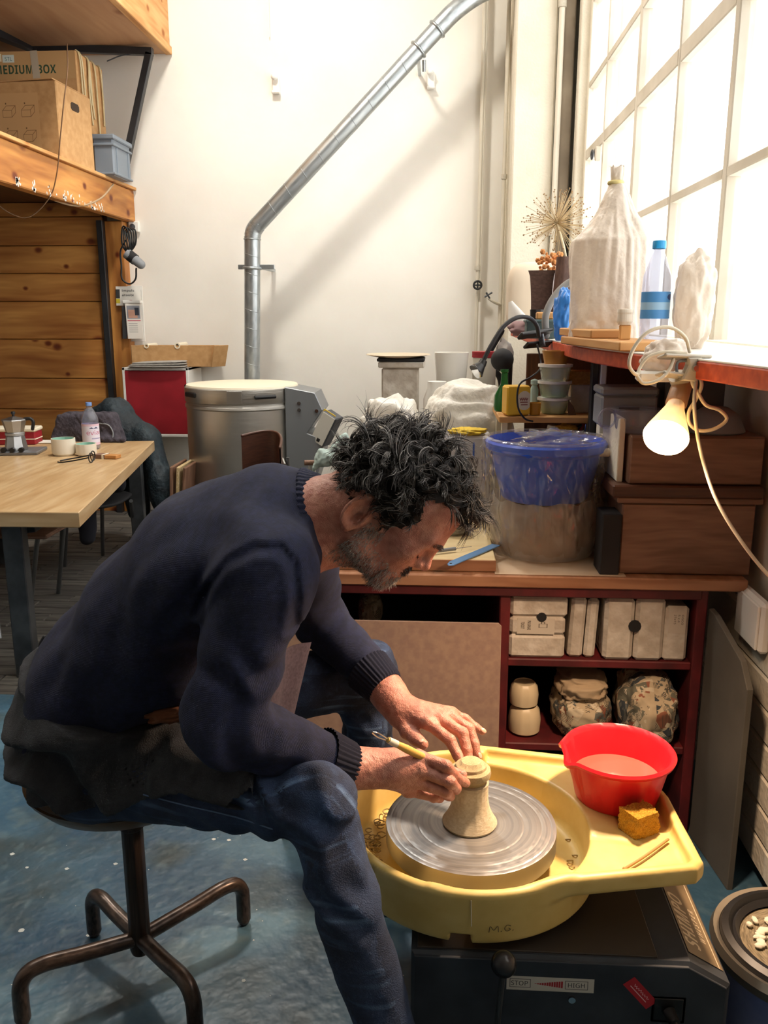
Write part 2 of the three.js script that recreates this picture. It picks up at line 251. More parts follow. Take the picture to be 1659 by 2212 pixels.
// the tall steel window
const win = struct('window_1', null), frameMat = mat({ map: mottle(0xd9d1c2, 0xc6bdac, { s: 121, f: 6 }), rough: 0.6 });
const mz = [WZ0, -5.02, -4.23, -3.52, -2.87, -2.22, -1.57, WZ1], my = [WY0, 1.85, 2.34, 2.74, 3.2, 3.75, WY1];
part('window_casing', [put(cbox(0.1, WY1 - WY0, 0.1, 0.006), [WX + 0.02, WY0, WZ0 + 0.05]), put(cbox(0.05, WY1 - WY0, 0.05, 0.004), [WX + 0.045, WY0, WZ0 + 0.125])], M.offwhite, win);
part('window_casing', put(cbox(0.1, WY1 - WY0, 0.08, 0.006), [WX + 0.03, WY0, WZ1 - 0.04]), M.offwhite, win);
part('window_sill', put(cbox(0.3, 0.04, WZ1 - WZ0, 0.006), [WX + 0.14, WY0, (WZ0 + WZ1) / 2]), M.offwhite, win);
mz.slice(1, -1).forEach((z, i) => part('mullion', put(cbox(0.05, WY1 - WY0, i % 2 ? 0.042 : 0.018, 0.004), [WX + 0.05, WY0, z]), frameMat, win));
my.slice(1, -1).forEach((y, i) => { for (let k = 0; k < mz.length - 1; k++) { const a = mz[k] + 0.02, b = mz[k + 1] - 0.02; part('glazing_bar', put(cbox(0.05, [0.03, 0.06, 0.036, 0.03, 0.05][i], b - a, 0.004), [WX + 0.05, y - 0.02, (a + b) / 2]), frameMat, win); } });
for (let i = 0; i < my.length - 1; i++) for (let k = 0; k < mz.length - 1; k++) part('pane', put(new THREE.BoxGeometry(0.003, my[i + 1] - my[i] - 0.03, mz[k + 1] - mz[k] - 0.03), [WX + 0.055, (my[i] + my[i + 1]) / 2, (mz[k] + mz[k + 1]) / 2]), M.glass, win);
for (const p of [[0.842, 2.271, -5.026], [0.842, 2.281, -5.144]]) { const g = new THREE.TorusGeometry(0.022, 0.006, 8, 20); g.rotateY(Math.PI / 2); part('latch_ring', put(g, p), M.legSteel, win); }
part('latch', put(cbox(0.03, 0.07, 0.03, 0.004), [0.842, 2.219, -4.955]), frameMat, win);
// the corner: a pilaster, heating pipes and a darker recess strip beside the window
struct('trim_1', put(cbox(0.25, 4.99, 0.38, 0.01), [0.575, 0, -5.945]), M.offwhite);
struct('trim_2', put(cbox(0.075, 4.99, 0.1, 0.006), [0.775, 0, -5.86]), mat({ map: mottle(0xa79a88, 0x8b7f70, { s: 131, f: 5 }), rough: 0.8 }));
struct('trim_3', put(cbox(0.03, 4.99, 0.03, 0.004), [0.435, 0, -6.115]), M.offwhite);
// lamp fittings above the frame
{ const [[x, y, z], [x2, y2, z2, len]] = LAMPS, glow = mat({ c: 0xffffff, emissive: new THREE.Color(1, 0.94, 0.84), emissiveIntensity: 6 });
  const h = thing('ceiling_lamp', 'square high-bay lamp hung from the ceiling near the back wall', 'ceiling light', [x, y, z]); part('housing', put(cbox(0.4, 0.12, 0.4, 0.01), [0, -0.03, 0]), M.grey, h); part('lamp_glass', put(cbox(0.34, 0.012, 0.34, 0.003), [0, -0.045, 0]), glow, h); part('hanger', rod([0, 0.09, 0], [0, 5 - y, 0], 0.008), M.grey, h);
  const t = thing('ceiling_light', 'fluorescent fitting hung from the ceiling over the table', 'ceiling light', [x2, y2, z2]); part('housing', put(cbox(len + 0.06, 0.05, 0.18, 0.006), [0, 0.01, 0]), M.white, t);
  for (const s of [-1, 1]) { const g = cyl(0.013, 0.013, len, 12); g.rotateZ(Math.PI / 2); g.translate(len / 2, -0.02, s * 0.045); part('tube', g, glow, t); part('hanger', rod([s * len * 0.4, 0.06, 0], [s * len * 0.4, 5 - y2, 0], 0.004), M.grey, t); } }

// ------------------------------------------------------------------ left side: loft, partition, storage
const wp = struct('wall_partition', put(new THREE.BoxGeometry(2.9, 2.16, 0.06), [-3.75, 1.08, -6.1]), M.darkWood);
[0, 0.25, 0.5, 0.75, 0.97, 1.245, 1.505, 1.695, 1.88, 2.07, 2.164].forEach((y, i, a) => { if (i) part('plank', put(cbox(2.55, y - a[i - 1] - 0.004, 0.03, 0.004), [-3.585, a[i - 1] + 0.002, -6.055]), M.pine, wp); });
part('stud', put(cbox(0.13, 2.04, 0.09, 0.006), [-2.222, 0, -6.075]), M.pine, wp);
struct('trim_4', put(cbox(0.042, 2.04, 0.05, 0.003), [-2.305, 0, -6.01]), M.steelPaint);
const beam = struct('loft_beam', put(cbox(0.07, 0.205, 3.9, 0.006), [-2.135, 2.04, -4.18]), M.pine);
part('edge_strip', put(cbox(0.09, 0.02, 3.9, 0.003), [-2.125, 2.246, -4.18]), M.pineLight, beam);
const chips = []; for (let i = 0; i < 90; i++) { const t = Math.floor(rnd() * 7) / 7 + rr(-0.05, 0.05), g = spot(0, 0, rr(0.003, 0.011), i + 300, 0); g.rotateZ(-Math.PI / 2); g.scale(1, rr(0.6, 1.5), rr(0.7, 1.4)); g.translate(-2.0993, 2.047 + Math.pow(rnd(), 2) * 0.045, -5.45 + t * 1.2 + 0.05 * Math.sin(t * 40)); chips.push(g); }
part('paint_chips', chips, mat({ c: 0xe4e0d6, rough: 0.8, side: THREE.DoubleSide }), beam).userData.kind = 'stuff';
struct('loft_floor', put(cbox(2.75, 0.08, 3.9, 0.004), [-3.55, 2.165, -4.18]), M.darkWood);
const up = struct('loft_ceiling', put(cbox(3.2, 0.03, 3.4, 0.003), [-3.42, 3.1, -4.43]), M.ply);
part('fascia', put(cbox(0.03, 0.5, 3.4, 0.004), [-1.81, 3.13, -4.43]), M.pineLight, up); part('fascia_trim', put(cbox(0.045, 0.05, 3.4, 0.004), [-1.805, 3.095, -4.43]), M.pineLight, up);
const fr = thing('steel_brace', 'black square steel brace between upper loft and beam by the wall', 'bracket', [-1.9, 2.27, -5.93]);
const frb = (a, b, m = 0.045) => part('bar', bar(sub(a, [-1.9, 2.27, -5.93]), sub(b, [-1.9, 2.27, -5.93]), m, m), M.steelPaint, fr);
frb([-1.872, 3.055, -5.93], [-2.072, 2.393, -5.93]); frb([-1.85, 3.06, -5.93], [-2.665, 3.101, -5.93]); frb([-2.652, 3.103, -5.93], [-2.72, 3.06, -5.35], 0.05);
// moving boxes
const medium = canvasTex(1024, 256, (g, w, h) => { g.fillStyle = '#bd9766'; g.fillRect(0, 0, w, h); g.fillStyle = '#2f4a33'; g.font = 'bold 112px sans-serif'; g.fillText('MEDIUM BOX', 190, 205, 640); g.fillStyle = '#e9e3c6'; g.fillRect(110, 20, 170, 70); g.fillStyle = '#cfdcd4'; g.fillRect(290, 30, 120, 70); g.fillStyle = '#3d6a72'; g.font = '50px sans-serif'; g.fillText('STL', 312, 84); });
const b1 = thing('cardboard_box', 'tall carton with green lettering and hanging yellow tape at the back of the loft', 'box', [-2.57, 2.262, -5.72]);
part('carton', put(cbox(0.76, 0.7, 0.42, 0.006), [0, 0, 0]), M.card, b1);
part('printed_front', put(new THREE.PlaneGeometry(0.62, 0.155), [0.06, 0.62, 0.2115]), mat({ map: medium, rough: 0.85 }), b1);
for (const [x, l, w, rz] of [[0.13, 0.34, 0.045, 0.05], [-0.12, 0.2, 0.03, -0.05]]) part('tape_strip', put(new THREE.BoxGeometry(w, l, 0.001), [x, 0.7 - l / 2, 0.213], [0, 0, rz]), M.tapeClear, b1);
for (let i = 0; i < 7; i++) { const l = rr(0.2, 0.6), z = rr(-0.18, 0.2); part('tape_strip', tube([[0.37, 0.705, z], [0.386, 0.69, z + 0.005], [0.39, 0.69 - l / 2, z + rr(-0.02, 0.02)], [0.392, 0.69 - l, z + rr(-0.03, 0.03)]], 0.007, { rad: 4 }), M.tape, b1); }
const sketch = canvasTex(1024, 512, (g, w, h) => { g.fillStyle = '#c49a69'; g.fillRect(0, 0, w, h); g.strokeStyle = 'rgba(92,62,34,0.75)'; g.lineWidth = 4; for (let r = 0; r < 2; r++) for (let c = 0; c < 5; c++) { const x = 90 + c * 190, y = 110 + r * 220; g.strokeRect(x, y + 40, 90, 60); g.beginPath(); g.moveTo(x, y + 40); g.lineTo(x + 40, y); g.lineTo(x + 130, y); g.lineTo(x + 90, y + 40); g.moveTo(x + 130, y); g.lineTo(x + 130, y + 60); g.lineTo(x + 90, y + 100); g.stroke(); g.fillStyle = 'rgba(92,62,34,0.8)'; g.fillRect(x + 30, y - 26, 12, 14); } });
const b2 = thing('cardboard_box', 'plain brown moving carton with a hand hole near the loft edge', 'box', [-2.47, 2.262, -5.235], -0.06);
part('carton', put(cbox(0.74, 0.41, 0.42, 0.006), [0, 0, 0]), M.card, b2);
part('printed_front', put(new THREE.PlaneGeometry(0.6, 0.3), [-0.04, 0.2, 0.2115]), mat({ map: sketch, rough: 0.85 }), b2);
{ const g = extrude([[-0.05, -0.012], [-0.035, -0.022], [0.035, -0.022], [0.05, -0.012], [0.05, 0.012], [0.035, 0.022], [-0.035, 0.022], [-0.05, 0.012]], 0.002, 0); g.rotateY(Math.PI / 2); part('hand_hole', put(g, [0.3705, 0.315, 0]), M.cardDark, b2); }
part('lid_flap', put(cbox(0.36, 0.006, 0.42, 0.001), [0.17, 0.412, 0], [0, 0, 0.03]), M.card, b2);
const crateMat = mat({ c: 0x77818c, rough: 0.5 }), cr = thing('plastic_crate', 'blue-grey plastic crate at the end of the loft beam', 'crate', [-2.085, 2.262, -5.72]);
part('tub', put(cbox(0.13, 0.22, 0.3, 0.01), [0, 0, 0]), crateMat, cr); part('rim', [put(cbox(0.155, 0.03, 0.33, 0.006), [0, 0.21, 0]), put(cbox(0.15, 0.015, 0.325, 0.004), [0, 0.172, 0])], crateMat, cr); part('foot', put(cbox(0.145, 0.015, 0.32, 0.004), [0, 0.004, 0]), crateMat, cr);
for (const s of [-1, 1]) part('rib', put(cbox(0.008, 0.155, 0.012, 0.002), [0.067, 0.015, s * 0.1]), crateMat, cr);
part('paper_scrap', put(cbox(0.1, 0.006, 0.2, 0.002), [0, 0.241, 0], [0, 0, 0.06]), M.tape, cr);
// wires strung along the loft
solo('cable', 'beige cable sagging below the loft beam', 'cable', tube([[-2.204, 2.241, -4.3], [-2.181, 2.106, -4.6], [-2.174, 2.053, -4.9], [-2.117, 2.039, -5.2], [-2.065, 2.101, -5.4], [-2.064, 2.221, -5.65]], 0.006, { rad: 6 }), mat({ c: 0xa88f70, rough: 0.6 }));
solo('cable', 'thin brown wire hanging down in front of the moving carton', 'cable', tube([[-1.991, 2.821, -4.9], [-1.978, 2.684, -4.85], [-1.991, 2.514, -4.8], [-2.027, 2.332, -4.8], [-2.064, 2.146, -4.8], [-2.109, 2.04, -4.8], [-2.22, 1.928, -4.75], [-2.296, 1.947, -4.7], [-2.362, 2.028, -4.6]], 0.0035, { rad: 5 }), mat({ c: 0x6a4a2c, rough: 0.6 }));
solo('cable', 'short dark wire between the taped carton and steel brace', 'cable', tube([[-2.123, 2.989, -5.85], [-2.047, 3.033, -5.9], [-1.936, 3.059, -5.95]], 0.004, { rad: 5 }), M.rubber);
const sk = thing('wall_socket', 'white socket at the top of the pine stud', 'socket', [-2.108, 2.007, -6.11]); part('plate', put(cbox(0.075, 0.075, 0.03, 0.006), [0, -0.037, -0.01]), M.white, sk); { const g = cyl(0.02, 0.02, 0.008, 20); g.rotateX(Math.PI / 2); part('socket_well', put(g, [-0.008, 0, 0.003]), M.greyDark, sk); }
const ht = thing('hair_dryer', 'grey cylindrical dryer hanging by its black cable from the stud', 'dryer', [-2.033, 1.777, -5.86]);
part('body', [rod([-0.045, 0.035, 0], [0.05, -0.035, 0.02], 0.036, 0.03, 20), put(new THREE.SphereGeometry(0.03, 16, 10), [0.05, -0.035, 0.02])], M.grey, ht); part('grip_band', rod([-0.03, 0.024, 0], [0.01, -0.005, 0.01], 0.0372, 0.0365, 20), M.blackMatt, ht); part('end_cap', rod([-0.05, 0.039, 0], [-0.044, 0.034, 0], 0.034, 0.036, 20), M.greyDark, ht);
{ const c = []; for (let i = 0; i < 4; i++) c.push(tube([[-0.04, 0.03, 0], [-0.075 + i * 0.02, 0.1, 0.01 * i], [-0.06 + i * 0.008, 0.21 - i * 0.012, 0], [-0.03 + i * 0.016, 0.19, 0.01], [-0.02 + i * 0.012, 0.1, 0], [-0.03, 0.04, 0]], 0.006, { rad: 6 })); c.push(tube([[-0.05, 0.12, 0], [-0.09, 0.05, 0], [-0.09, -0.04, 0], [-0.09, -0.13, 0], [-0.04, -0.16, 0], [0.0, -0.13, 0], [0.01, -0.06, 0]], 0.006, { rad: 6 })); part('cable', c, M.black, ht); }
const leaf = canvasTex(256, 256, (g, w, h) => { g.fillStyle = '#e6e2da'; g.fillRect(0, 0, w, h); g.fillStyle = '#333'; g.font = 'bold 40px sans-serif'; g.fillText('impuls', 60, 70); g.fillText('atoobi', 60, 130); g.fillStyle = '#b02a2a'; g.beginPath(); g.arc(150, 215, 34, 0, 7); g.fill(); g.fillStyle = '#333'; g.fillRect(0, 40, 40, 120); g.fillStyle = '#d8c43a'; g.fillRect(0, 165, 40, 60); });
const leaf2 = canvasTex(256, 512, (g, w, h) => { g.fillStyle = '#e9e4dc'; g.fillRect(0, 0, w, h); g.fillStyle = '#8d8f98'; g.fillRect(20, 30, 216, 190); g.fillStyle = '#c79a86'; g.fillRect(40, 90, 150, 120); g.fillStyle = '#2e3440'; g.fillRect(150, 60, 70, 110); g.fillStyle = '#c05060'; g.fillRect(20, 240, 216, 14); g.fillStyle = '#777'; for (let i = 0; i < 5; i++) g.fillRect(30, 290 + i * 30, 150, 6); });
const lh = thing('leaflet_holder', 'white wall holder filled with printed leaflets beside the pine stud', 'leaflet holder', [-2.135, 1.231, -6.02]);
part('back_plate', put(cbox(0.16, 0.38, 0.008, 0.002), [0, 0, -0.03]), M.white, lh); part('leaflet', put(new THREE.BoxGeometry(0.17, 0.13, 0.006), [-0.01, 0.31, 0.0], [-0.1, 0.1, 0]), mat({ map: leaf, rough: 0.7 }), lh); part('leaflet', put(new THREE.BoxGeometry(0.105, 0.24, 0.006), [0.03, 0.14, 0.03], [0.12, 0.15, 0]), mat({ map: leaf2, rough: 0.6 }), lh); part('leaflet', put(new THREE.BoxGeometry(0.03, 0.22, 0.006), [-0.04, 0.13, 0.035], [0.1, 0.7, 0]), M.blackMatt, lh); part('pocket', put(cbox(0.125, 0.02, 0.05, 0.004), [0.025, 0.26, 0.03]), M.white, lh);
// red cabinet with its load
const cb = thing('wall_cabinet', 'white wall cabinet with a red door beside the kiln', 'cabinet', [-1.915, 0.59, -5.96]);
part('carcass', [put(cbox(0.46, 0.02, 0.33, 0.003), [0, 0, 0]), put(cbox(0.46, 0.02, 0.33, 0.003), [0, 0.455, 0]), put(cbox(0.02, 0.475, 0.33, 0.003), [-0.22, 0, 0]), put(cbox(0.02, 0.475, 0.33, 0.003), [0.22, 0, 0]), put(cbox(0.45, 0.47, 0.012, 0.003), [0, 0, -0.158])], M.white, cb);
{ const hole = [], n = 20; for (let i = 0; i < n; i++) hole.push([0.205 + Math.cos(i / n * 6.283) * 0.011, 0.345 + Math.sin(i / n * 6.283) * 0.017]); part('door', put(extrude([[-0.2175, 0.022], [0.2175, 0.022], [0.2175, 0.452], [-0.2175, 0.452]], 0.016, 0.002, 1, [hole]), [0, 0, 0.148]), M.red, cb); }
part('leg', put(cbox(0.03, 0.59, 0.03, 0.003), [0.2, -0.59, 0.1]), M.white, cb); part('leg', put(cbox(0.03, 0.59, 0.03, 0.003), [-0.2, -0.59, 0.1]), M.white, cb);
const lb = thing('cardboard_box', 'long low open carton holding rolled tubes on the red cabinet', 'box', [-1.82, 1.066, -5.99]);
part('carton', [put(cbox(0.56, 0.145, 0.008, 0.002), [0, 0, 0.11]), put(cbox(0.56, 0.14, 0.008, 0.002), [0, 0, -0.11]), put(cbox(0.008, 0.14, 0.22, 0.002), [-0.28, 0, 0]), put(cbox(0.56, 0.008, 0.22, 0.002), [0, 0, 0])], M.card, lb); part('flap', put(cbox(0.008, 0.15, 0.14, 0.002), [0.31, 0, 0.07], [0, -0.5, -0.25]), M.card, lb); part('flap', put(cbox(0.008, 0.14, 0.1, 0.002), [0.29, 0, -0.05], [0, 0.5, -0.1]), M.card, lb);
for (const [x, y, r] of [[-0.17, 0.14, 0.016], [0.045, 0.142, 0.02]]) { const g = lathe([[r * 0.6, 0], [r, 0], [r, 0.2], [r * 0.6, 0.2], [r * 0.6, 0]], 18); g.rotateX(Math.PI / 2); solo('paper_roll', x < 0 ? 'narrow rolled paper tube in the long carton, nearer the stud' : 'wider rolled paper tube in the long carton', 'paper roll', put(g, [0, 0, -0.1]), M.cream, [-1.82 + x, 1.066 + y, -5.97]); }
const cl = []; for (let i = 0; i < 3; i++) cl.push(put(lump([0.2 - i * 0.008, 0.008, 0.075], { s: i * 9, amp: 0.06, f: 2, detail: 4, flat: 0.45 }), [i * 0.008, i * 0.013, 0], [0, 0, 0.02 * i])); solo('folded_cloth', 'folded grey cloth on the red cabinet in front of the carton', 'cloth', cl, mat({ c: 0xa8a39c, rough: 0.95, bump: bumpFine, bs: 0.002 }), [-1.9, 1.067, -5.82]);

// ------------------------------------------------------------------ table and what stands on it
const TB = [-1.85, 0, -3.95], tb = thing('work_table', 'long beech-topped table with square steel legs', 'table', TB), tl = a => a.map(([x, z]) => [x - TB[0], z - TB[2]]);
part('table_top', slab(tl([[-1.343, -3.078], [-1.663, -4.943], [-2.75, -4.79], [-2.4, -3.05]]), 0.63, 0.69, 0.003), M.beech, tb);
const leg = (x, z) => part('leg', put(cbox(0.075, 0.63, 0.075, 0.004), [x - TB[0], 0, z - TB[2]], [0, 0.17, 0]), M.legSteel, tb);
leg(-1.632, -3.14); leg(-1.735, -4.8); leg(-2.5, -4.7); leg(-2.3, -3.1);
part('apron_rail', bar(sub([-1.6, 0.6, -3.2], TB), sub([-1.735, 0.6, -4.8], TB), 0.04, 0.05), M.legSteel, tb);
const mk = thing('moka_pot', 'octagonal aluminium moka pot on the metal tray', 'coffee pot', [-2.249, 0.708, -4.437], 0.3);
const oct = (p) => { const g = new THREE.LatheGeometry(p.map(([r, y]) => new THREE.Vector2(r, y)), 8); return g.toNonIndexed(); }, flat = g => { g.computeVertexNormals(); return g; };
part('boiler', flat(oct([[0.0001, 0], [0.056, 0], [0.06, 0.005], [0.048, 0.075], [0.044, 0.08], [0.0001, 0.08]])), M.alu, mk); part('collar', lathe([[0.044, 0.078], [0.05, 0.082], [0.05, 0.094], [0.044, 0.098]], 28), M.alu, mk); part('jug', flat(oct([[0.0001, 0.098], [0.046, 0.098], [0.062, 0.16], [0.0001, 0.16]])), M.alu, mk); part('lid', flat(oct([[0.063, 0.16], [0.06, 0.166], [0.012, 0.18], [0.0001, 0.181]])), M.alu, mk); part('knob', lathe([[0.0001, 0.18], [0.007, 0.181], [0.006, 0.19], [0.012, 0.196], [0.01, 0.206], [0.0001, 0.208]], 14), M.black, mk); part('handle', tube([[0.055, 0.165, 0], [0.085, 0.165, 0], [0.096, 0.15, 0], [0.09, 0.11, 0]], 0.009), M.black, mk); part('spout', put(solid([[0, 0.1, -0.062], [-0.02, 0.16, -0.058], [0.02, 0.16, -0.058], [0, 0.163, -0.082]], [[0, 1, 2], [0, 1, 3], [0, 2, 3], [1, 2, 3]])), M.alu, mk);
const st = thing('camping_stove', 'flat grey metal hotplate with black knobs under the moka pot', 'hotplate', [-2.274, 0.69, -4.453], 0.17);
part('plate', put(cbox(0.3, 0.018, 0.2, 0.004), [0, 0, 0]), mat({ c: 0x8b8e93, rough: 0.4, metal: 0.6 }), st); for (let i = 0; i < 3; i++) part('knob', rod([-0.02 + i * 0.045, 0.03, 0.085], [-0.02 + i * 0.045, 0.03, 0.11], 0.013), M.black, st);
const tin = thing('tin_box', 'red tin box with a cream lid behind the moka pot', 'tin', [-2.411, 0.69, -4.785], 0.1); part('tin', put(cbox(0.24, 0.075, 0.12, 0.006), [0, 0, 0]), M.red, tin); part('lid', put(cbox(0.25, 0.022, 0.13, 0.006), [0, 0.075, 0]), M.cream, tin); part('stripe', put(cbox(0.242, 0.006, 0.122, 0.001), [0, 0.03, 0]), M.cream, tin);
solo('paper_sheet', 'loose white papers lying between the tin box and cups', 'paper', [put(cbox(0.21, 0.003, 0.12, 0.0008), [0, 0, 0], [0, 0.3, 0]), put(cbox(0.2, 0.003, 0.11, 0.0008), [0.02, 0.004, 0.01], [0, 0.1, 0])], M.paper, [-2.288, 0.69, -4.848]);
const glaze = mat({ c: 0x9cc9b8, rough: 0.2 }), mug = (lab, p, r, h) => { const t = thing('cup', lab, 'cup', p); part('wall', lathe([[0.0001, 0], [r * 0.8, 0], [r * 0.97, h * 0.12], [r, h * 0.3], [r, h], [r * 0.93, h]], 36), mat({ c: 0xe9e2d2, rough: 0.5 }), t); part('glazed_inside', lathe([[r * 0.935, h], [r * 0.92, h * 0.2], [r * 0.8, h * 0.1], [0.0001, h * 0.09]], 36), glaze, t); };
mug('larger white cup with a mint green inside on the table', [-1.969, 0.69, -4.394], 0.061, 0.09); mug('smaller white cup with a mint green inside by the bottle', [-1.851, 0.69, -4.401], 0.053, 0.062);
const evi = canvasTex(512, 256, (g, w, h) => { g.fillStyle = '#e3dfee'; g.fillRect(0, 0, w, h); g.fillStyle = '#e6c6d6'; g.fillRect(0, 0, w, 26); g.fillRect(0, 226, w, 30); g.fillStyle = '#b9567a'; g.font = '74px sans-serif'; g.fillText('evian', 60, 130); g.fillText('evian', 320, 130); g.fillStyle = '#43466b'; for (const x of [90, 350]) { g.beginPath(); g.moveTo(x, 56); g.lineTo(x + 24, 36); g.lineTo(x + 44, 52); g.lineTo(x + 70, 34); g.lineTo(x + 96, 56); g.fill(); } g.fillStyle = '#a6a3c4'; g.fillRect(110, 170, 120, 14); g.fillRect(370, 170, 120, 14); });
const bottleShape = (t, h, r, capM, pet) => { part('bottle', lathe([[0.0001, 0.002], [r * 0.8, 0], [r, 0.012], [r, h * 0.5], [r * 0.96, h * 0.52], [r, h * 0.55], [r * 0.95, h * 0.68], [r * 0.55, h * 0.84], [0.013, h * 0.9], [0.013, h * 0.98]], 32), pet, t); part('cap', lathe([[0.0001, h * 1.0], [0.0155, h * 1.0], [0.0165, h * 0.985], [0.0165, h * 0.93], [0.0155, h * 0.925]], 24), capM, t); };
const pet = mat({ c: 0xdfe2ee, rough: 0.08, transmission: 0.85, thickness: 0, ior: 1.4 });
{ const t = thing('water_bottle', 'plastic water bottle with a pink label and pale blue cap on table', 'bottle', [-1.904, 0.69, -4.607], 2.2); bottleShape(t, 0.258, 0.046, mat({ c: 0x6f93cf, rough: 0.45 }), pet); const g = new THREE.CylinderGeometry(0.0465, 0.0465, 0.115, 32, 1, true); part('label', put(g, [0, 0.085, 0]), mat({ map: evi, rough: 0.5 }), t); }
{ const t = thing('eyeglasses', 'dark-rimmed eyeglasses lying by the cups', 'glasses', [-1.816, 0.69, -4.184], 0.1); for (const s of [-1, 1]) { const g = new THREE.TorusGeometry(0.024, 0.003, 8, 24); g.rotateY(1.2); part('rim', put(g, [0.08 + s * 0.004, 0.026, s * 0.03], [0, 0.2, 0]), M.black, t); const l = new THREE.CircleGeometry(0.023, 20); l.rotateY(1.2); part('lens', put(l, [0.08 + s * 0.004, 0.026, s * 0.03], [0, 0.2, 0]), M.glass, t); part('temple', tube([[0.08, 0.03, s * 0.052], [0, 0.015, s * 0.055], [-0.06, 0.006, s * 0.045], [-0.085, 0.004, s * 0.02]], 0.0035), M.black, t); } part('bridge', tube([[0.082, 0.034, -0.01], [0.086, 0.038, 0], [0.082, 0.034, 0.01]], 0.003), M.black, t); }
{ const t = thing('match_box', 'small slid-open wooden matchbox at the table edge', 'box', [-1.702, 0.69, -4.305], -0.15); part('sleeve', put(cbox(0.06, 0.022, 0.06, 0.002), [-0.03, 0, 0]), M.mahogany, t); part('tray', put(cbox(0.1, 0.018, 0.054, 0.002), [0.015, 0.002, 0]), M.pineLight, t); part('band', put(cbox(0.012, 0.0235, 0.0615, 0.001), [-0.01, -0.0005, 0]), M.cream, t); }
// dark clothes: a canvas bag on the table, a coat thrown over a chair
const canvasBag = mat({ map: mottle(0x4d4750, 0x3a353d, { s: 141, f: 20, metres: 0.3 }), rough: 0.95, bump: bumpFine, bs: 0.002 });
{ const o = [-2.055, 0.69, -4.957], f = (x, y, z) => { const qx = Math.abs(x) - 0.19 + 0.05 * y / 0.16, qy = Math.abs(y - 0.075) - 0.065, qz = Math.abs(z) - 0.06; let d = Math.hypot(Math.max(qx, 0), Math.max(qy, 0), Math.max(qz, 0)) + Math.min(Math.max(qx, qy, qz), 0) - 0.022; d = smin(d, cap(x, y, z, [0.02, 0.02, 0.09], [0.24, 0.012, 0.1], 0.018, 0.016), 0.03); return d + 0.01 * n3(x * 14, y * 10, z * 14) + 0.006 * n3(x * 40 + y * 30, y * 12, z * 30); };
  const t = thing('canvas_bag', 'dark grey canvas bag slumped on the table behind the water bottle', 'bag', o); part('bag', uvm(sdfMesh(f, [-0.3, -0.01, -0.16], [0.32, 0.2, 0.16], 0.008)), canvasBag, t); part('zip', tube([[0.1, 0.11, 0.088], [0.15, 0.1, 0.088], [0.175, 0.06, 0.09], [0.175, 0.02, 0.1]], 0.004), M.grey, t); }
{ const o = [-1.84, 0, -5.08], L = p => sub(p, o), c = [[[-2.154, 0.791, -5.15], [-1.956, 0.854, -5.1], .05, .06], [[-1.957, 0.84, -5.1], [-1.736, 0.679, -5.05], .06, .07], [[-1.736, 0.679, -5.05], [-1.631, 0.387, -4.95], .075, .08], [[-1.931, 0.812, -5.1], [-1.848, 0.508, -5.05], .09, .1], [[-1.848, 0.508, -5.05], [-1.821, 0.248, -5.05], .1, .07], [[-1.647, 0.444, -4.95], [-1.623, 0.264, -4.93], .07, .05], [[-2.143, 0.748, -5.15], [-2.125, 0.351, -5.1], .06, .08]].map(([a, b, r, q]) => [L(a), L(b), r, q]);
  const f = (x, y, z) => { let d = 9; for (const [a, b, r, q] of c) d = smin(d, cap(x, y, z, a, b, r, q), 0.06); return d + 0.014 * n3(x * 12 + y * 3, y * 5, z * 12) + 0.006 * n3(x * 34, y * 12, z * 34); };
  const t = thing('coat', 'dark blue-green coat thrown over a chair back behind the table', 'coat', o); part('cloth', uvm(sdfMesh(f, [-0.5, 0.1, -0.3], [0.45, 1.0, 0.35], 0.012)), mat({ map: mottle(0x24343c, 0x151f26, { s: 151, f: 10, metres: 0.4 }), rough: 0.7, bump: bumpFine, bs: 0.002 }), t); }
const steelLeg = mat({ c: 0x77797b, rough: 0.35, metal: 0.8 });
{ const o = [-1.95, 0, -4.55], L = p => sub(p, o), t = thing('chair', 'steel-legged chair under the table heaped with dark clothes', 'chair', o);
  part('seat', put(lump([0.24, 0.018, 0.22], { s: 3, amp: 0.03, f: 2, flat: 0.4 }), [0, 0.4, 0]), M.blackMatt, t);
  part('backrest', put(cbox(0.4, 0.16, 0.02, 0.008), [0.02, 0.44, -0.24], [-0.15, 0, 0]), M.blackMatt, t);
  for (const [a, b] of [[[-1.701, 0.4, -4.6], [-1.879, 0.02, -5.105]], [[-1.827, 0.425, -4.5], [-1.998, 0, -4.871]], [[-1.975, 0.445, -4.4], [-2.128, 0, -4.629]], [[-2.162, 0.367, -4.75], [-2.271, 0, -4.906]]]) part('leg', rod(L(a), L([b[0], 0, b[2]]), 0.011), steelLeg, t);
  const f = (x, y, z) => smin(smin(cap(x, y, z, L([-2.056, 0.536, -4.45]), L([-1.723, 0.527, -4.45]), .05, .05), cap(x, y, z, L([-1.871, 0.497, -4.4]), L([-1.884, 0.24, -4.4]), .06, .045), 0.05), cap(x, y, z, L([-2.073, 0.484, -4.45]), L([-1.98, 0.363, -4.42]), .045, .02), 0.05) + 0.012 * n3(x * 16, y * 9, z * 16);
  part('hanging_clothes', uvm(sdfMesh(f, [-0.45, 0.1, -0.25], [0.4, 0.65, 0.35], 0.012)), mat({ c: 0x1b1c25, rough: 0.95 }), t); }
